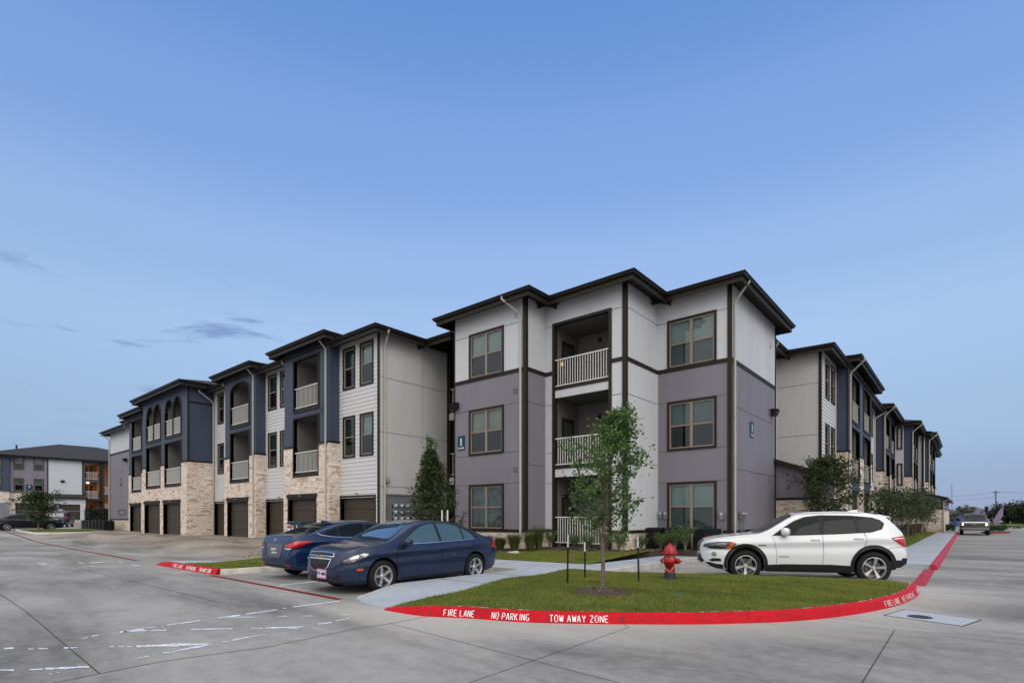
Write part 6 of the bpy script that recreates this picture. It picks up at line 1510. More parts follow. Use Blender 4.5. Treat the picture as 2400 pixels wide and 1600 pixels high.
C.drape('rear_reflector', [(.50, .36), (.70, .37), (.70, .40), (.50, .39)], 'B', REDG, .006, .03, mirror=True)
C.drape('rear_valance', [(-.6, .31), (-.52, .37), (.52, .37), (.6, .31)], 'B', PLK, .004, .05)
plate(C, 'B', 0, .71, 'LJP-2109', GREY, back=WHT)
h, n = C.hit(0, .97, 'B'); m = MB()
for k in range(24):
    a, b = 2 * pi * k / 24, 2 * pi * (k + 1) / 24; m.tube([(h.x - .012, .068 * cos(a), .965 + .034 * sin(a)), (h.x - .012, .068 * cos(b), .965 + .034 * sin(b))], .006, 5, cap=False)
m.tube([(h.x - .012, .035, .94), (h.x - .012, .018, .99)], .006, 5); m.tube([(h.x - .012, -.018, .94), (h.x - .012, -.035, .99)], .006, 5); m.tube([(h.x - .012, .028, .958), (h.x - .012, -.028, .97)], .005, 5); m.build('rear_badge', CHR, C.root)
seams(C, [[(1.0, .95), (1.05, .75), (1.0, .5), (.9, .27), (-.15, .255)], [(-.18, .99), (-.2, .6), (-.17, .26)], [(-.17, .26), (-.95, .265), (-1.03, .45), (-1.2, .68), (-1.3, .85), (-1.42, 1.06)]], T=[[(-1.88, 0), (-1.86, .4), (-1.8, .66), (-2.12, .64)]], B=[[(.78, .96), (.44, .86), (.36, .62), (.26, .53), (0, .525)]])
m = MB(); m.hexa([(-1.02, -.02, 1.36), (-.74, -.03, 1.40), (-.74, .03, 1.40), (-1.02, .02, 1.36), (-1.04, -.006, 1.45), (-.86, -.008, 1.43), (-.86, .008, 1.43), (-1.04, .006, 1.45)]); m.build('antenna_fin', BLU2, C.root)
handle(C, [(-.02, .85), (-1.08, .88)], BLU2); mirror_part(C, .78, 1.0, .82, BLU2)
C.wheels(lambda m, rim, w: spoke5(m, rim, w, 5, .05, .05, split=.03), .32, .21)
C.root.location = (-13.0, 8.65, 0); C.root.rotation_euler = (0, 0, pi / 2)

# ================= white crossover =================================================
WPT = paint('white_car_paint', (.66, .68, .70), 0, False, .22)
sc = .975
def gmap(tab):
    def f(x):
        for (a, b), (c, d) in zip(tab, tab[1:]):
            if x <= c or (c, d) == tab[-1]: return b + (d - b) * (x - a) / (c - a)
    return f
GX = gmap([(-2.36, -2.18), (-2.02, -1.76), (-1.87, -1.60), (-1.28, -1.20), (-.20, -.31), (.95, .72), (1.30, 1.08), (1.60, 1.55), (2.26, 2.42)])
gt = lambda tab: pchip([(GX(x), y) for x, y in tab])
P = dict(len=(-2.18, 2.42), ax=(1.395, -1.395), ra=.425, wz=.365, tr=.80, kt=.40, dz=.03, crease=.055, G=GX,
    top=pchip([(-2.18, .66), (-2.165, .95), (-2.11, 1.14), (-1.98, 1.29), (-1.84, 1.45), (-1.74, 1.555), (-1.62, 1.60), (-1.3, 1.645), (-.8, 1.668), (-.3, 1.665), (.05, 1.635), (.30, 1.56), (.58, 1.40), (.88, 1.22), (1.08, 1.135), (1.40, 1.105), (1.9, 1.045), (2.2, .985), (2.33, .925), (2.39, .86), (2.42, .72)]),
    sh=gt([(-2.36, .6), (-2.28, .98), (-2.1, 1.13), (-1.7, 1.16), (-.9, 1.11), (0, 1.075), (.9, 1.045), (1.4, 1.02), (1.9, .965), (2.15, .88), (2.26, .62)]),
    w=gt([(-2.36, .62), (-2.32, .74), (-2.2, .82), (-1.9, .90), (-1.4, .935), (0, .935), (1.1, .935), (1.6, .925), (1.9, .87), (2.08, .76), (2.18, .62), (2.24, .46), (2.26, .32)]),
    bot=gt([(-2.36, .46), (-2.25, .36), (-2.0, .30), (-1, .23), (1, .23), (1.9, .25), (2.12, .32), (2.26, .42)]))
C = Car('white_suv', P, WPT, 'white crossover car with dark windows parked behind the grass island', cat='car'); WS = C
C.drape('window_surround', [(1.02, 1.085), (.70, 1.30), (.45, 1.44), (.18, 1.535), (-.2, 1.575), (-1.0, 1.565), (-1.6, 1.52), (-1.85, 1.46), (-1.93, 1.38), (-1.86, 1.25), (-1.5, 1.175), (-.6, 1.13), (.4, 1.095)], 'L', PLK, .002, mirror=True)
for p in ([(.86, 1.12), (.60, 1.32), (.36, 1.44), (.12, 1.51), (-.17, 1.545), (-.14, 1.125)], [(-.25, 1.13), (-.27, 1.55), (-.7, 1.55), (-1.06, 1.54), (-1.10, 1.17)], [(-1.16, 1.175), (-1.12, 1.535), (-1.55, 1.50), (-1.80, 1.435), (-1.87, 1.37), (-1.81, 1.265), (-1.5, 1.20)]): C.drape('side_window', p, 'L', CG, .005, mirror=True)
C.drape('windscreen', [(1.30, 0), (1.27, .4), (1.20, .62), (1.10, .69), (.48, .56), (.40, .3), (.38, 0), (.40, -.3), (.48, -.56), (1.10, -.69), (1.20, -.62), (1.27, -.4)], 'T', CG, .004, .08)
C.drape('rear_window', [(-.60, 1.20), (-.54, 1.50), (0, 1.54), (.54, 1.50), (.60, 1.20), (0, 1.16)], 'B', CG, .004, .06)
for a, b in ((-1, 1),):
    m = MB()
# black lower cladding and wheel-arch lips
def arch_band(cx, r0, r1, a0, a1, cz):
    n = 26; out = [(cx + r1 * cos(a0 + (a1 - a0) * k / n), cz + r1 * sin(a0 + (a1 - a0) * k / n)) for k in range(n + 1)]; inn = [(cx + r0 * cos(a0 + (a1 - a0) * k / n), cz + r0 * sin(a0 + (a1 - a0) * k / n)) for k in range(n, -1, -1)]; return out + inn
for cx in P['ax']: C.drape('wheel_arch_trim', arch_band(cx, .428, .50, radians(-17), radians(197), .395), 'L', PLK, .003, .06, mirror=True, thick=.008, raw=True)
C.drape('sill_cladding', [(.91, .245), (.91, .40), (.5, .425), (-.5, .43), (-.91, .41), (-.91, .245)], 'L', PLK, .003, .06, mirror=True, thick=.006, raw=True)
C.drape('rear_cladding', [(-1.88, .35), (-1.88, .50), (-2.1, .55), (-2.34, .56), (-2.34, .48), (-2.2, .38)], 'L', PLK, .004, .05, mirror=True); C.drape('rear_cladding', [(-.8, .47), (-.8, .60), (.8, .60), (.8, .47)], 'B', PLK, .004, .05)
C.drape('front_cladding', [(1.87, .27), (1.87, .38), (2.0, .40), (2.10, .43), (2.18, .42), (2.1, .34), (2.0, .29)], 'L', PLK, .004, .05, mirror=True)
C.drape('lower_intake', [(-.60, .44), (-.40, .62), (.40, .62), (.60, .44), (.45, .40), (-.45, .40)], 'F', PLK, .005, .04)
C.drape('front_skid_trim', [(-.5, .40), (-.46, .435), (.46, .435), (.5, .40)], 'F', GREY, .012, .04)
C.drape('upper_intake', [(-.34, .675), (-.36, .71), (.36, .71), (.34, .675)], 'F', PLK, .006, .03)
for sg in (1, -1):
    kp_ = [(sg * a, b) for a, b in ((.03, .78), (.035, .90), (.09, .945), (.27, .935), (.33, .88), (.31, .77), (.25, .725), (.08, .725))]
    g1 = C.drape('grille', kp_, 'F', simple('grille_slats', (.09, .085, .085), .4, metal=.5) if 'grille_slats' not in MATS else MATS['grille_slats'], .010, .03); C.line('grille_surround', kp_, 'F', CHR, w=.024, eps=.020, parent=g1, closed=True)
hd = [(1.63, .905), (1.74, .945), (1.95, .94), (2.10, .90), (2.18, .86), (2.20, .80), (2.08, .765), (1.92, .76), (1.84, .735), (1.76, .735)]
hl = C.drape('headlight', hd, 'L', simple('smoked_lens', (.02, .022, .026), .05, coat=1), .006, .035, mirror=True); C.line('lamp_rim', hd, 'L', CHR, w=.012, eps=.012, parent=hl, mirror=True, closed=True)
C.drape('lamp_reflector', [(1.83, .90), (1.92, .90), (1.99, .86), (1.93, .80), (1.84, .80), (1.80, .85)], 'L', LENS, .012, .03, parent=hl, mirror=True); C.drape('turn_lamp', [(1.65, .905), (1.72, .915), (1.84, .78), (1.80, .745), (1.76, .745)], 'L', AMB, .012, .03, parent=hl, mirror=True)
C.drape('fog_lamp', [(2.03 + .045 * cos(a * pi / 6), .635 + .05 * sin(a * pi / 6)) for a in range(12)], 'L', LENS, .008, .03, mirror=True)
C.drape('side_intake', [(1.90, .46), (1.92, .53), (2.05, .53), (2.12, .48), (2.07, .45)], 'L', PLK, .006, .04, mirror=True)
tl = C.drape('taillight', [(-2.02, 1.055), (-2.15, 1.08), (-2.31, 1.10), (-2.33, .90), (-2.28, .85), (-2.16, .93), (-2.06, 1.01)], 'L', REDG, .007, .035, mirror=True, thick=.005); C.drape('taillight', [(.50, .98), (.62, 1.06), (.78, 1.08), (.78, .88), (.62, .88)], 'B', REDG, .007, .035, mirror=True)
C.line('lamp_stripe', [(-2.06, 1.03), (-2.2, 1.045), (-2.31, 1.05)], 'L', WHT, w=.02, eps=.016, mirror=True)
seams(C, [[(1.02, 1.06), (.97, .95), (.93, .7), (.93, .43)], [(-.20, 1.11), (-.22, .7), (-.19, .43)], [(-1.28, 1.17), (-1.34, 1.0), (-1.28, .86), (-1.12, .76)], [(1.72, .76), (1.65, .735), (1.52, .72)], [(-1.82, .78), (-2.1, .84), (-2.24, .86)]], T=[[(1.40, .0), (1.38, .5), (1.28, .78), (1.7, .80), (2.05, .62)]], B=[[(0, .72), (.6, .74), (.72, .85), (.74, 1.10)]])
SHL = simple('soft_crease_line', (.40, .40, .41), .3, coat=1)
C.line('side_vent', [(1.15, .855), (1.24, .865), (1.32, .86)], 'L', CHR, w=.022, eps=.008, mirror=True); C.line('door_moulding', [(.62, .60), (.88, .60)], 'L', PLK, w=.014, eps=.006, mirror=True)
handle(C, [(-.02, .995), (-1.12, 1.035)], WPT); mirror_part(C, .52, 1.19, .86, WPT, sz=(.12, .11, .09))
m = MB()
for sd in (1, -1): m.tube([(.12, sd * .62, 1.575), (.0, sd * .62, 1.625), (-.6, sd * .625, 1.65), (-1.2, sd * .615, 1.635), (-1.5, sd * .60, 1.575)], .014, 8); m.build('roof_rail', WPT, C.root, smooth=True); m = MB()
m = MB(); m.hexa([(-1.35, -.02, 1.62), (-1.05, -.03, 1.64), (-1.05, .03, 1.64), (-1.35, .02, 1.62), (-1.37, -.006, 1.71), (-1.22, -.01, 1.695), (-1.22, .01, 1.695), (-1.37, .006, 1.71)]); m.build('antenna_fin', WPT, C.root)
m = MB(); m.hexa([(-1.60, -.58, 1.55), (-1.60, .58, 1.55), (-1.86, .54, 1.515), (-1.86, -.54, 1.515), (-1.60, -.58, 1.595), (-1.60, .58, 1.595), (-1.86, .54, 1.54), (-1.86, -.54, 1.54)]); m.build('roof_spoiler', WPT, C.root)
P['rimmat'] = ALU
def capb(o, w):
    m = MB(); m.lathe([(0, w - .020), (.036, w - .021), (.038, w - .03)], axis='y', n=20); c = m.build('centre_cap', PLK, o)
    m = MB(); m.lathe([(.026, w - .0185), (.034, w - .0185)], axis='y', n=20); m.face([(0, w - .018, 0), (.024, w - .018, 0), (.017, w - .018, .017), (0, w - .018, .024)]); m.face([(0, w - .018, 0), (-.024, w - .018, 0), (-.017, w - .018, -.017), (0, w - .018, -.024)]); m.build('cap_badge', WHT, o)
C.wheels(lambda m, rim, w: spoke5(m, rim, w, 5, .038, .058, split=.020, rot=.35), .365, .243, .235, cap=capb)
plate(C, 'F', 0, .53, 'GVN-3150', GREY, w=.3, h=.15)
m = MB(); m.tube([(-2.0, -.45, .38), (-2.18, -.45, .38)], .035, 10); m.build('exhaust_tip', CHR, C.root, smooth=True); m = MB(); m.tube([(-2.0, .45, .38), (-2.18, .45, .38)], .035, 10); m.build('exhaust_tip', CHR, C.root, smooth=True)
fl = Vector((-4.05, 13.51, 0)); rl = Vector((-1.65, 14.70, 0)); hdg = (fl - rl).normalized(); mid = (fl + rl) / 2; left = Vector((-hdg.y, hdg.x, 0)); ctr = mid - left * .90
C.root.location = (ctr.x, ctr.y, 0); C.root.rotation_euler = (0, 0, atan2(hdg.y, hdg.x)); C.root.scale = (sc, 1, 1)

# ================= black sedan, far left ==========================================
BKP = paint('black_car_paint', (.010, .012, .016), .2, False, .2)
P2 = dict(CZ.P); C = Car('black_sedan', P2, BKP, 'black sedan parked side on at the far left edge of the lot', cat='car')
C.drape('window_surround', [(.93, .945), (.62, 1.135), (.36, 1.275), (.12, 1.365), (-.2, 1.41), (-.6, 1.405), (-.9, 1.35), (-1.22, 1.22), (-1.46, 1.06), (-1.45, 1.0), (-.9, .975), (0, .957)], 'L', PLK, .002, mirror=True)
for p in side_win: C.drape('side_window', p, 'L', CGB if p is side_win[0] else CG, .005, mirror=True)
C.drape('windscreen', [(1.12, .0), (1.10, .35), (.98, .655), (.30, .53), (.20, 0), (.30, -.53), (.98, -.655), (1.10, -.35)], 'T', CGW, .004, .1); C.drape('rear_window', [(-1.10, .46), (-1.60, .56), (-1.70, 0), (-1.60, -.56), (-1.10, -.46), (-1.05, 0)], 'T', CGW, .004, .1)
C.drape('headlight', [(1.60, .77), (1.74, .79), (2.04, .69), (2.10, .625), (1.93, .60), (1.66, .71)], 'L', LENS, .008, .06, mirror=True); C.drape('taillight', [(-1.93, .86), (-2.22, .93), (-2.25, .80), (-1.98, .80)], 'L', REDG, .007, .06, mirror=True)
mirror_part(C, .78, 1.0, .84, BKP); C.wheels(lambda m, rim, w: spoke5(m, rim, w, 7, .035, .035), .325, .225)
C.root.location = (-61.9, 8.65, .40); C.root.rotation_euler = (0, 0, pi / 2); C.root.scale = (1.05, 1, 1)
BS = C

# ================= dark SUV and silver van, behind ==============================
P3 = dict(len=(-2.4, 2.35), N=50, ax=(1.4, -1.4), ra=.42, wz=.36, tr=.80, kt=.30,
    top=pchip([(-2.4, .8), (-2.36, 1.2), (-2.28, 1.5), (-2.15, 1.70), (-1.5, 1.78), (0, 1.80), (.5, 1.74), (.9, 1.50), (1.25, 1.22), (1.6, 1.13), (2.1, 1.03), (2.3, .85), (2.35, .6)]), sh=pchip([(-2.4, .7), (-2.2, 1.12), (0, 1.10), (1.2, 1.05), (2.0, .95), (2.35, .55)]),
    w=pchip([(-2.4, .75), (-2.3, .86), (-2, .93), (0, .945), (1.7, .93), (2.1, .80), (2.35, .5)]), bot=pchip([(-2.4, .4), (-2, .28), (2, .28), (2.35, .4)]))
def box_car(name, mat, label, group=None, tails=True):
    C = Car(name, dict(P3), mat, label, group, 'car')
    C.drape('side_window', [(.95, 1.18), (.5, 1.52), (.1, 1.66), (-1.6, 1.66), (-2.0, 1.55), (-2.0, 1.2), (0, 1.16)], 'L', CG, .004, .15, mirror=True); C.drape('rear_window', [(-.65, 1.18), (-.6, 1.58), (.6, 1.58), (.65, 1.18)], 'B', CGW, .004, .12)
    C.drape('windscreen', [(1.22, 0), (1.15, .66), (.6, .62), (.5, 0), (.6, -.62), (1.15, -.66)], 'T', CGW, .004, .15); C.drape('taillight', [(.66, .95), (.84, .98), (.84, 1.35), (.74, 1.35)], 'B', REDG, .008, .08, mirror=True); C.drape('headlight', [(.5, .78), (.8, .85), (.8, .95), (.5, .92)], 'F', LENS, .008, .08, mirror=True)
    plate(C, 'B', 0, .85, '', GREY); C.wheels(lambda m, rim, w: spoke5(m, rim, w, 6, .04, .04), .36, .24); return C
C = box_car('dark_suv', paint('charcoal_car_paint', (.02, .022, .026), .2), 'dark grey suv with roof pod parked behind the spreading tree at the far left')
m = MB(); m.hexa([(-1.2, -.35, 1.84), (.5, -.3, 1.84), (.5, .3, 1.84), (-1.2, .35, 1.84), (-1.0, -.28, 2.05), (.3, -.2, 1.98), (.3, .2, 1.98), (-1.0, .28, 2.05)]); m.build('roof_box', GREY, C.root)
def far_at(px, d, z): r = (px - 1200) / FPX * d; return (r * CY - d * SY, r * SY + d * CY, z)
C.root.location = far_at(143, 62, .42); C.root.rotation_euler = (0, 0, radians(160))
C2 = box_car('silver_van', paint('silver_car_paint', (.38, .41, .45), .4), 'pale silver van seen from behind beside the black condensers'); C2.root.location = (lambda p: (p[0], p[1], gz(p[0], p[1])))(far_at(252, 80, 0)); C2.root.rotation_euler = (0, 0, radians(150)); C2.root.scale = (.85, .85, .85)

# ================= pickup truck =====================================================
PKM = paint('dark_grey_truck_paint', (.03, .032, .036), .3)
P = dict(len=(-2.9, 2.9), N=90, ax=(1.95, -1.7), ra=.47, wz=.40, tr=.86, kt=.22, dz=.03,
    top=pchip([(-2.9, 1.25), (-2.86, 1.32), (-1.25, 1.33), (-1.2, 1.34), (-1.12, 1.70), (-1.0, 1.84), (-.2, 1.88), (.45, 1.86), (.65, 1.78), (1.0, 1.50), (1.3, 1.29), (1.5, 1.25), (2.4, 1.20), (2.75, 1.14), (2.86, 1.02), (2.9, .9)]), sh=pchip([(-2.9, 1.15), (-1.2, 1.24), (0, 1.22), (1.3, 1.18), (2.4, 1.12), (2.8, 1.0), (2.9, .85)]),
    w=pchip([(-2.9, .93), (-2.5, .98), (0, 1.0), (2.2, 1.0), (2.65, .97), (2.82, .91), (2.9, .80)]), bot=pchip([(-2.9, .55), (-2, .42), (2, .40), (2.7, .40), (2.9, .48)]))
C = Car('pickup_truck', P, PKM, 'dark grey pickup truck driving toward the camera with lit headlights', cat='truck')
C.drape('windscreen', [(1.30, 0), (1.25, .5), (1.12, .78), (.72, .70), (.62, 0), (.72, -.70), (1.12, -.78), (1.25, -.5)], 'T', CG, .004, .1); C.drape('side_window', [(.95, 1.32), (.6, 1.62), (.3, 1.72), (-.95, 1.72), (-1.05, 1.34)], 'L', CG, .005, .12, mirror=True)
g1 = C.drape('grille', [(-.66, .80), (-.66, 1.06), (.66, 1.06), (.66, .80)], 'F', PLK, .008, .08)
for z in (1.085, .93, .79): C.line('grille_bar', [(-.66, z), (0, z), (.66, z)], 'F', CHR if z > 1 else GREY, w=.05 if z > 1 else .03, eps=.02, parent=g1)
HLM = simple('lit_headlamp', (1, .7, .5), .4, emit=(1, .50, .22), estr=9)
h0, n0 = C.hit(0, .93, 'F'); m = MB(); m.v = [(h0.x + .04, y * 1.5, .93 + z * 1.2) for y, z in bow]; m.f = [tuple(range(len(bow)))]; m.build('front_badge', GOLD, C.root)
hl = C.drape('headlight', [(.68, .80), (.68, 1.08), (.90, 1.06), (.90, .80)], 'F', AMB, .008, .06, mirror=True)
for z in (1.02, .88): C.drape('lit_bulb', [(.76 + .045 * cos(a * pi / 5), z + .045 * sin(a * pi / 5)) for a in range(10)], 'F', HLM, .02, .04, parent=hl, mirror=True)
C.drape('bumper', [(-.88, .50), (-.88, .68), (.88, .68), (.88, .50), (.6, .46), (-.6, .46)], 'F', CHR if False else GREY, .03, .08, thick=.03); plate(C, 'F', 0, .57, '', GREY)
mirror_part(C, .95, 1.36, 1.0, PLK, sz=(.12, .14, .13)); C.wheels(lambda m, rim, w: spoke5(m, rim, w, 6, .05, .05), .40, .25, .26)
m = MB(); m.box((-.3, 1.05, 1.42), (-.1, 1.28, 1.46)); 
C.root.location = (.42, 63.4, 0); C.root.rotation_euler = (0, 0, -pi / 2)

# small parked cars in the far distance
def little_car(mat, label, loc, rz, sc=1):
    c = copy_tree(BS.root); c.name = 'parked_car'; place(c, loc, rz, label); c['category'] = 'car'
    for ch in c.children:
        if ch.name.startswith('body'):
            ch.data = ch.data.copy(); ch.data.materials[0] = mat
    return c
little_car(paint('bright_blue_paint', (.02, .10, .42), .3), 'small bright blue car beyond the end of the street sidewalk', far_at(2243, 96, .0), radians(-60))
little_car(WPT, 'small white car parked far off beyond the purple flag', far_at(2340, 135, 0), radians(10)); little_car(MATS['silver_car_paint'], 'small silver car parked far off to the right of the white one', far_at(2362, 150, 0), radians(5))
# ================================================================= FAR RIGHT BACKGROUND
def flag(px, d, h, mat, label, lean=.9, wd=.75, ztop=None):
    x, y, z = far_at(px, d, 0); R = empty('feather_flag', (x, y, 0), YAW, label, 'flag', 'feather flags along the road')
    P = [Vector((lean * (t ** 1.9), 0, h * t * (1 - .06 * t))) for t in (0, .2, .4, .55, .7, .8, .9, .97, 1)]; m = MB(); m.tube(P, .02, 6); m.build('pole', BLK, R)
    m = MB(); n = 14; A = []; B = []
    for k in range(n + 1):
        t = .22 + .78 * k / n; a = Vector((lean * t ** 1.9, 0, h * t * (1 - .06 * t))); w_ = wd * (1 - max(0, (t - .62) / .38) ** 1.3); A.append(a); B.append(a + Vector((w_, .05 * sin(t * 9), -w_ * .25)))
    for k in range(n): m.face([A[k], B[k], B[k + 1], A[k + 1]])
    m.build('banner', mat, R)
FB = simple('blue_flag_cloth', (.05, .09, .24), .7, var=.2); FP = simple('mauve_flag_cloth', (.19, .145, .23), .7, var=.2, scale=5)
flag(2324, 62, 3.2, FP, 'large mauve feather flag right of the pickup truck', 1.45, .68)
flag(2280, 66, 2.75, FB, 'blue feather flag behind the pickup truck cab', 1.35, .65); flag(2238, 70, 2.35, FB, 'blue feather flag left of the pickup truck', .75, .55); flag(2200, 78, 3.2, FB, 'blue feather flag peeking past the lean-to corner', .9, .7)
# lamp pole, square lamp post, utility poles and wires
x, y, z = far_at(2231, 120, 0); m = MB(); m.tube([(x, y, 0), (x, y, 3.2)], .14, 8); m.tube([(x, y, 3.2), (x, y, 8.6)], .05, 8); m.tube([(x - .2, y - .1, 8.6), (x + .2, y + .1, 8.6)], .06, 6); tag(m.build('light_pole', simple('galvanised_steel', (.12, .12, .14), .5, metal=.5)), 'tall thin light pole rising beyond the end of the right wing', 'light pole')
x, y, z = far_at(2312, 70, 0); R = empty('street_lamp', (x, y, 0), YAW, 'dark post with a box head behind the pickup truck', 'street lamp'); m = MB(); m.box((-.06, -.06, 0), (.06, .06, 2.25)); m.build('post', BLK, R); m = MB(); m.hexa([(-.07, -.07, 2.2), (.07, -.07, 2.2), (.07, .07, 2.2), (-.07, .07, 2.2), (-.13, -.13, 2.32), (.13, -.13, 2.32), (.13, .13, 2.32), (-.13, .13, 2.32)]); m.box((-.13, -.13, 2.32), (.13, .13, 2.95)); m.build('lamp_head', BLK, R)
WD = simple('weathered_pole_wood', (.06, .05, .045), .9); ends = []
for px, d, h, l in ((2334, 190, 11.0, 'wooden utility pole behind the mauve flag'), (2600, 170, 11, 'wooden utility pole beyond the right edge'), (2190, 240, 11.5, 'wooden utility pole far behind the lean-to')):
    x, y, z = far_at(px, d, 0); R = empty('utility_pole', (x, y, 0), YAW, l, 'utility pole', 'utility poles along the distant road'); m = MB(); m.tube([(0, 0, 0), (0, 0, h)], .2, 6, .14); m.build('pole', WD, R); m = MB(); m.box((-1.4, -.1, h - .7), (1.4, .1, h - .5)); m.tube([(-.9, 0, h - .6), (0, 0, h - 1.9)], .05, 4); m.build('crossarm', WD, R); ends.append(Vector((x, y, h)))
def wire(a, b, zoff, label):
    m = MB(); P = [a.lerp(b, t) + Vector((0, 0, zoff - 1.6 * 4 * t * (1 - t) * .4)) for t in [k / 10 for k in range(11)]]; m.tube(P, .035, 4); tag(m.build('power_line', BLK), label, 'power line')
wire(ends[2], ends[0], -.5, 'upper power line crossing behind the flags'); wire(ends[2], ends[0], -2.2, 'lower power line crossing behind the flags'); wire(ends[0], ends[1], -.5, 'power line running off to the right from the utility pole')
# distant houses
def far_house(px0, px1, d, zt, zr, wall, label, roofm=RF):
    a = Vector(far_at(px0, d, 0)); b = Vector(far_at(px1, d, 0)); u = (b - a); ln = u.length; R = empty('house', (a.x, a.y, 0), atan2(u.y, u.x), label, 'house')
    m = MB(); m.box((0, 0, 0), (ln, 8, zt)); m.build('wall', wall, R)
    m = MB(); o = .5; A = [(-o, -o, zt), (ln + o, -o, zt), (ln + o, 8.5, zt), (-o, 8.5, zt)]; r0, r1 = (min(3, ln * .3), 4, zr), (ln - min(3, ln * .3), 4, zr); m.face([A[0], A[1], r1, r0]); m.face([A[1], A[2], r1]); m.face([A[2], A[3], r0, r1]); m.face([A[3], A[0], r0]); m.face(A[::-1]); m.build('roof', roofm, R)
    for k in range(int(ln / 4)):
        x = 1.2 + k * 4; m = MB(); m.box((x, -.04, .9), (x + 1.3, 0, 2.2)); w = m.build('window', TR, R); m = MB(); m.box((x + .1, -.05, 1.0), (x + 1.2, -.041, 2.1)); m.build('pane', CG, w)
BRK = simple('tan_brick', (.24, .19, .15), .9, var=.15); MVE = simple('mauve_roof', (.12, .10, .13), .9, var=.2)
far_house(2283, 2332, 140, 2.5, 4.4, BRK, 'low house with a mauve roof behind the street lamp', MVE)
far_house(2328, 2352, 150, 2.3, 2.9, BRK, 'low tan brick house behind the mauve flag'); far_house(2366, 2450, 150, 2.9, 4.6, BRK, 'low tan brick house under the dark trees at the right edge'); far_house(2203, 2232, 190, 3.0, 5.0, simple('pink_brick', (.26, .19, .18), .9, var=.15), 'low pinkish house beyond the end of the sidewalk', MVE)
# distant trees
for k, (px, d, h, r, l) in enumerate(((2359, 128, 3.7, 3.2, 'broad dark tree right of the mauve flag'), (2392, 125, 3.5, 2.8, 'dark tree at the right edge of the picture'), (2408, 118, 4.4, 3.2, 'tallest dark tree cut by the right edge of the picture'), (2376, 135, 3.2, 2.6, 'smaller dark tree between the two big ones at the right'), (2338, 138, 2.6, 1.8, 'small round dark tree behind the mauve flag'))):
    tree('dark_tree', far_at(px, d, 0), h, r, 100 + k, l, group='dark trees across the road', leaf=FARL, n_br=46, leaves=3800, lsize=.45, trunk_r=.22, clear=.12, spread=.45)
for k, (px, d, h, r, l) in enumerate(((2262, 76, 3.6, 1.2, 'sparse young tree left of the pickup truck'), (2225, 84, 2.7, 1.4, 'low young tree beyond the end of the hedge'), (2206, 72, 3.4, .9, 'young tree beside the lean-to corner'))):
    tree('young_tree', far_at(px, d, 0), h, r, 120 + k, l, group='young trees at the end of the street', leaf=LEAFC, shape='vase', n_br=26, leaves=1100, lsize=.20, trunk_r=.04, clear=.3, spread=.10, multi=3)
# planted island with red kerb behind the truck
ix, iy, _ = far_at(2338, 60, 0); isl2 = [(3.6, 62), (9.5, 61), (10.5, 63), (9.5, 65.5), (3.6, 65)]
a = W(2318, 1250.5); b = W(2357, 1249)
isl2 = [(a.x, a.y), (b.x, b.y), (b.x + .4, b.y + 2.5), (a.x - .5, a.y + 3)]
sheet('planted_island', isl2, lambda x, y: .15, LAWN, .6, skirt=-.02)
k2 = [Vector((p[0], p[1], .15)) for p in isl2 + isl2[:1]]; kerb('kerb_red_far_island', k2, Vector((sum(p[0] for p in isl2) / 4, sum(p[1] for p in isl2) / 4, 0)), REDD, .13, .18)
for k in range(7):
    t = (k + .5) / 7; x = isl2[0][0] * (1 - t) + isl2[1][0] * t; y = isl2[0][1] * (1 - t) + isl2[1][1] * t + 1.0; shrub(x, y, .15, .6, .42, 140 + k, 'low shrub number %s from the left on the red kerbed island' % ['one', 'two', 'three', 'four', 'five', 'six', 'seven'][k], leaf=LEAFD, n=260, ls=.13, group='shrubs on the far red kerbed island')
hedge(.0 - 4.2, 69.5, -1.0, 71.5, .1, .7, 'dark planting at the end of the street sidewalk', leaf=LEAFC, n=2600, ls=.14)
tag(blades('roadside_verge', [(-6, 100), (80, 100), (80, 124), (-6, 124)], lambda x, y: .01, 3000, (.1, .3), .1, LEAFC), kind='stuff')
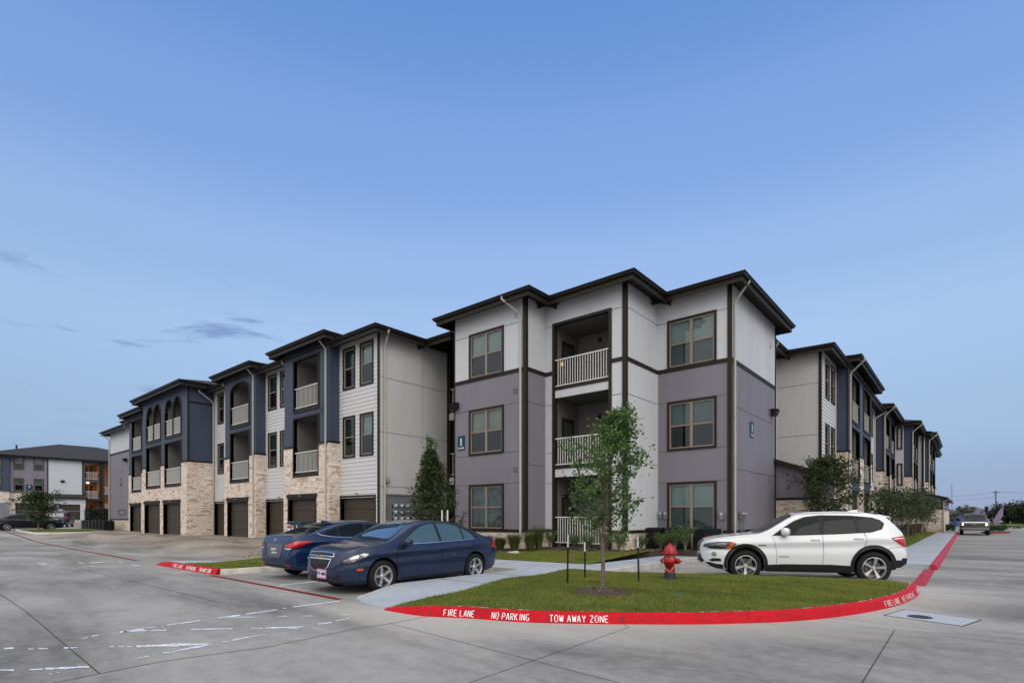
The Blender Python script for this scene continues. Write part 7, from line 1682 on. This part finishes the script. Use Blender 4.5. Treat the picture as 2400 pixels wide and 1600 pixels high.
# ---- person walking, far left ----
def person(loc, rz, label):
    R = empty('person', loc, rz, label, 'person')
    J = {'pelvis': (0, 0, .92), 'waist': (0, 0, 1.05), 'chest': (.02, 0, 1.28), 'neck': (.03, 0, 1.46), 'headb': (.05, 0, 1.53), 'head': (.06, 0, 1.63), 'headt': (.05, 0, 1.72),
         'shl': (.02, .17, 1.40), 'ell': (-.08, .22, 1.14), 'wrl': (-.02, .22, .90), 'hal': (.01, .22, .82), 'shr': (.02, -.17, 1.40), 'elr': (.06, -.23, 1.14), 'wrr': (.20, -.21, .95), 'har': (.25, -.20, .88),
         'hipl': (0, .09, .88), 'knl': (.18, .10, .50), 'anl': (.22, .10, .09), 'tol': (.38, .10, .04), 'hipr': (0, -.09, .88), 'knr': (-.06, -.10, .48), 'anr': (-.28, -.10, .14), 'tor': (-.18, -.10, .03)}
    E = [('pelvis', 'waist'), ('waist', 'chest'), ('chest', 'neck'), ('neck', 'headb'), ('headb', 'head'), ('head', 'headt'), ('chest', 'shl'), ('shl', 'ell'), ('ell', 'wrl'), ('wrl', 'hal'), ('chest', 'shr'), ('shr', 'elr'), ('elr', 'wrr'), ('wrr', 'har'),
         ('pelvis', 'hipl'), ('hipl', 'knl'), ('knl', 'anl'), ('anl', 'tol'), ('pelvis', 'hipr'), ('hipr', 'knr'), ('knr', 'anr'), ('anr', 'tor')]
    rad = dict(pelvis=.13, waist=.12, chest=.15, neck=.055, headb=.07, head=.095, headt=.06, shl=.06, ell=.043, wrl=.03, hal=.035, shr=.06, elr=.043, wrr=.03, har=.035, hipl=.09, knl=.06, anl=.042, tol=.035, hipr=.09, knr=.06, anr=.042, tor=.035)
    def skin(keys, edges, name, mat, grow=0.0, root='pelvis'):
        me = bpy.data.meshes.new(name); idx = {k: i for i, k in enumerate(keys)}; me.from_pydata([J[k] for k in keys], [(idx[a], idx[b]) for a, b in edges], []); o = bpy.data.objects.new(name, me); COL.objects.link(o)
        md = o.modifiers.new('s', 'SKIN')
        for k in keys: sv = me.skin_vertices[0].data[idx[k]]; sv.radius = (rad[k] + grow, rad[k] + grow)
        me.skin_vertices[0].data[idx[root]].use_root = True; o.modifiers.new('d', 'SUBSURF').levels = 1
        dg = bpy.context.evaluated_depsgraph_get(); nm = bpy.data.meshes.new_from_object(o.evaluated_get(dg)); o.modifiers.clear(); o.data = nm; nm.materials.clear(); nm.materials.append(mat); nm.polygons.foreach_set('use_smooth', [True] * len(nm.polygons)); o.parent = R
    skin(list(J), E, 'body', simple('skin', (.25, .14, .09), .6))
    top = ['pelvis', 'waist', 'chest', 'neck', 'shl', 'ell', 'shr', 'elr']; skin(top, [e for e in E if e[0] in top and e[1] in top], 'shirt', simple('black_shirt', (.015, .015, .02), .8), .04)
    leg = ['pelvis', 'hipl', 'knl', 'anl', 'hipr', 'knr', 'anr']; skin(leg, [e for e in E if e[0] in leg and e[1] in leg], 'trousers', simple('navy_trousers', (.02, .025, .05), .8), .03)
    m = MB(); m.lathe([(.07, 1.60), (.108, 1.63), (.105, 1.70), (.06, 1.755), (0, 1.76)], n=12, c=(.045, 0, 0)); m.build('hair', BLK, R, smooth=True)
    m = MB(); m.hexa([(-.02, -.33, .98), (.28, -.33, .98), (.28, -.24, .98), (-.02, -.24, .98), (0, -.34, 1.38), (.26, -.34, 1.38), (.26, -.24, 1.38), (0, -.24, 1.38)]); b = m.build('blue_bag', simple('blue_cloth_bag', (.02, .05, .30), .7)); b.location = loc; b.rotation_euler = (0, 0, rz); tag(b, 'bright blue bag carried at the side of the walking person', 'bag')
    return R
pp = far_at(166, 69, .40); person(pp, radians(140), 'person in a dark top walking past the parked dark suv at the far left')
# fence behind the far-left condensers
FN = simple('black_steel_fence', (.012, .014, .015), .5); R = empty('fence', (-84, 19.5, .42), pi / 2, 'black screen fence beside the distant stair entrance', 'fence'); m = MB(); m.box((0, -.03, .1), (9, .03, 2.0)); m.build('panel', FN, R)
for k in range(4): m = MB(); m.box((k * 3 - .06, -.06, 0), (k * 3 + .06, .06, 2.1)); m.build('post', FN, R)
R = empty('fence', (-96, 10, .6), pi / 2, 'thin open rail fence in front of the distant garages', 'fence'); m = MB(); m.box((0, -.02, 1.75), (9.5, .02, 1.82)); m.build('rail', GREY, R)
for k in range(6): m = MB(); m.box((k * 1.9 - .03, -.03, 0), (k * 1.9 + .03, .03, 1.8)); m.build('post', GREY, R)
kerb('kerb_far_lot', [Vector((-64, 8.0, .52)), Vector((-57, 7.6, .50)), Vector((-53.5, 8.0, .40)), Vector((-52.6, 9.0, .40)), Vector((-52.5, 12, .45))], Vector((-58, 12, 0)), KERBM)
sheet('lawn_far_island', [(-60, 7.7), (-53.6, 8.1), (-52.7, 9), (-52.6, 12), (-60, 12)], lambda x, y: gz(x, y) + .12, LAWN, .8)
# wheel stop
# ================================================================= SKY, SUN, CAMERA
w = bpy.data.worlds.new('World'); S.world = w; w.use_nodes = True; nt = w.node_tree; bg = nt.nodes['Background']; out = nt.nodes['World Output']
SUN_EL, SUN_AZ = radians(4.0), radians(150)
sky = nt.nodes.new('ShaderNodeTexSky'); sky.sky_type = 'NISHITA'; sky.sun_disc = False; sky.sun_elevation = SUN_EL; sky.sun_rotation = SUN_AZ; sky.air_density = 1.0; sky.dust_density = .6; sky.ozone_density = 2.0
tc = nt.nodes.new('ShaderNodeTexCoord'); sx = N(nt, 'ShaderNodeSeparateXYZ'); L(nt, tc.outputs['Generated'], sx.inputs[0])
def srgb(r, g, b): return tuple(((c / 255) / 12.92 if c / 255 < .04045 else ((c / 255 + .055) / 1.055) ** 2.4) for c in (r, g, b))
SKYR = [(0.0, srgb(152, 164, 194)), (.05, srgb(152, 173, 205)), (.14, srgb(160, 188, 220)), (.28, srgb(166, 195, 234)), (.40, srgb(152, 184, 231)), (.54, srgb(128, 166, 224)), (.70, srgb(101, 147, 213)), (1.0, srgb(84, 130, 204))]
r = ramp(nt, sx.outputs[2], SKYR); r.color_ramp.interpolation = 'EASE'
# sideways falloff: brighter behind the building, greyer to the left
nv = N(nt, 'ShaderNodeVectorMath', operation='DOT_PRODUCT'); L(nt, tc.outputs['Generated'], nv.inputs[0]); nv.inputs[1].default_value = (-.52, .85, 0)
hv = N(nt, 'ShaderNodeMath', operation='MULTIPLY_ADD'); hv.inputs[1].default_value = .5; hv.inputs[2].default_value = .5; L(nt, nv.outputs['Value'], hv.inputs[0])
rs = ramp(nt, hv.outputs[0], [(.70, (.90, .90, .91)), (.82, (.93, .94, .95)), (1, (1.0, 1.0, 1.0))])
mx = N(nt, 'ShaderNodeMix', data_type='RGBA', blend_type='MULTIPLY'); mx.inputs[0].default_value = 1; L(nt, r.outputs[0], mx.inputs[6]); L(nt, rs.outputs[0], mx.inputs[7])
# thin dusk cloud wisps
mp = N(nt, 'ShaderNodeMapping'); mp.inputs['Scale'].default_value = (2.0, 2.0, 13); mp.inputs['Location'].default_value = (.9, .62, 1.3); L(nt, tc.outputs['Generated'], mp.inputs[0])
cn = N(nt, 'ShaderNodeTexNoise', Scale=2.4, Detail=7.0, Roughness=.62, Distortion=.5); L(nt, mp.outputs[0], cn.inputs['Vector'])
cr = ramp(nt, cn.outputs['Fac'], [(.56, (0, 0, 0)), (.69, (1, 1, 1))]); el = ramp(nt, sx.outputs[2], [(.12, (0, 0, 0)), (.17, (1, 1, 1)), (.31, (1, 1, 1)), (.38, (0, 0, 0))])
lf_ = N(nt, 'ShaderNodeVectorMath', operation='DOT_PRODUCT'); L(nt, tc.outputs['Generated'], lf_.inputs[0]); lf_.inputs[1].default_value = (-.93, .30, 0); lr = ramp(nt, lf_.outputs['Value'], [(.84, (0, 0, 0)), (.91, (1, 1, 1))])
m1 = N(nt, 'ShaderNodeMath', operation='MULTIPLY'); L(nt, cr.outputs[0], m1.inputs[0]); L(nt, el.outputs[0], m1.inputs[1]); m2 = N(nt, 'ShaderNodeMath', operation='MULTIPLY'); L(nt, m1.outputs[0], m2.inputs[0]); L(nt, lr.outputs[0], m2.inputs[1]); m3 = N(nt, 'ShaderNodeMath', operation='MULTIPLY'); L(nt, m2.outputs[0], m3.inputs[0]); m3.inputs[1].default_value = .85
mc_ = N(nt, 'ShaderNodeMix', data_type='RGBA'); L(nt, m3.outputs[0], mc_.inputs[0]); L(nt, mx.outputs[2], mc_.inputs[6]); mc_.inputs[7].default_value = (*srgb(122, 146, 196), 1)
# blend with the physical sky
sk = N(nt, 'ShaderNodeMix', data_type='RGBA', blend_type='MULTIPLY'); sk.inputs[0].default_value = 1; L(nt, sky.outputs[0], sk.inputs[6]); sk.inputs[7].default_value = (.9, .9, .9, 1)
# warm bright dusk glow behind the camera and overhead
gf = ramp(nt, hv.outputs[0], [(.30, (1, 1, 1)), (.66, (0, 0, 0))]); zf_ = ramp(nt, sx.outputs[2], [(.0, (.35, .35, .35)), (.22, (.55, .55, .55)), (.5, (1, 1, 1))]); gfm = N(nt, 'ShaderNodeMath', operation='MULTIPLY'); L(nt, gf.outputs[0], gfm.inputs[0]); L(nt, zf_.outputs[0], gfm.inputs[1])
zg = ramp(nt, sx.outputs[2], [(.74, (0, 0, 0)), (.93, (1, 1, 1))]); gm = N(nt, 'ShaderNodeMath', operation='MAXIMUM'); L(nt, gfm.outputs[0], gm.inputs[0]); L(nt, zg.outputs[0], gm.inputs[1])
gl_ = N(nt, 'ShaderNodeMix', data_type='RGBA'); L(nt, gm.outputs[0], gl_.inputs[0]); L(nt, mc_.outputs[2], gl_.inputs[6]); gl_.inputs[7].default_value = (1.72, 1.64, 1.55, 1)
sc_ = N(nt, 'ShaderNodeMix', data_type='RGBA', blend_type='MULTIPLY'); sc_.inputs[0].default_value = 1; L(nt, gl_.outputs[2], sc_.inputs[6]); sc_.inputs[7].default_value = (11.2, 11.2, 11.2, 1)
fin = N(nt, 'ShaderNodeMix', data_type='RGBA'); fin.inputs[0].default_value = .93; L(nt, sk.outputs[2], fin.inputs[6]); L(nt, sc_.outputs[2], fin.inputs[7])
L(nt, fin.outputs[2], bg.inputs[0]); bg.inputs[1].default_value = .1
sd = bpy.data.lights.new('sun', 'SUN'); sd.energy = .6; sd.angle = radians(35); sd.color = (1, .95, .90); so = bpy.data.objects.new('sun', sd); COL.objects.link(so)
so.rotation_euler = (radians(58), 0, radians(62))
cam = bpy.data.cameras.new('camera'); co = bpy.data.objects.new('camera', cam); COL.objects.link(co); co.location = (0, 0, CAMH); co.rotation_euler = (radians(90), 0, YAW)
cam.sensor_width = 36; cam.lens = FPX / 2400 * 36; cam.shift_y = (HOR - 800) / 2400; cam.clip_end = 2000; cam.clip_start = .05; S.camera = co
S.view_settings.view_transform = 'Standard'; S.view_settings.look = 'None'; S.view_settings.exposure = 0; S.view_settings.gamma = 1
S.render.engine = 'CYCLES'; S.cycles.max_bounces = 6; S.cycles.transparent_max_bounces = 8
bpy.context.view_layer.update()
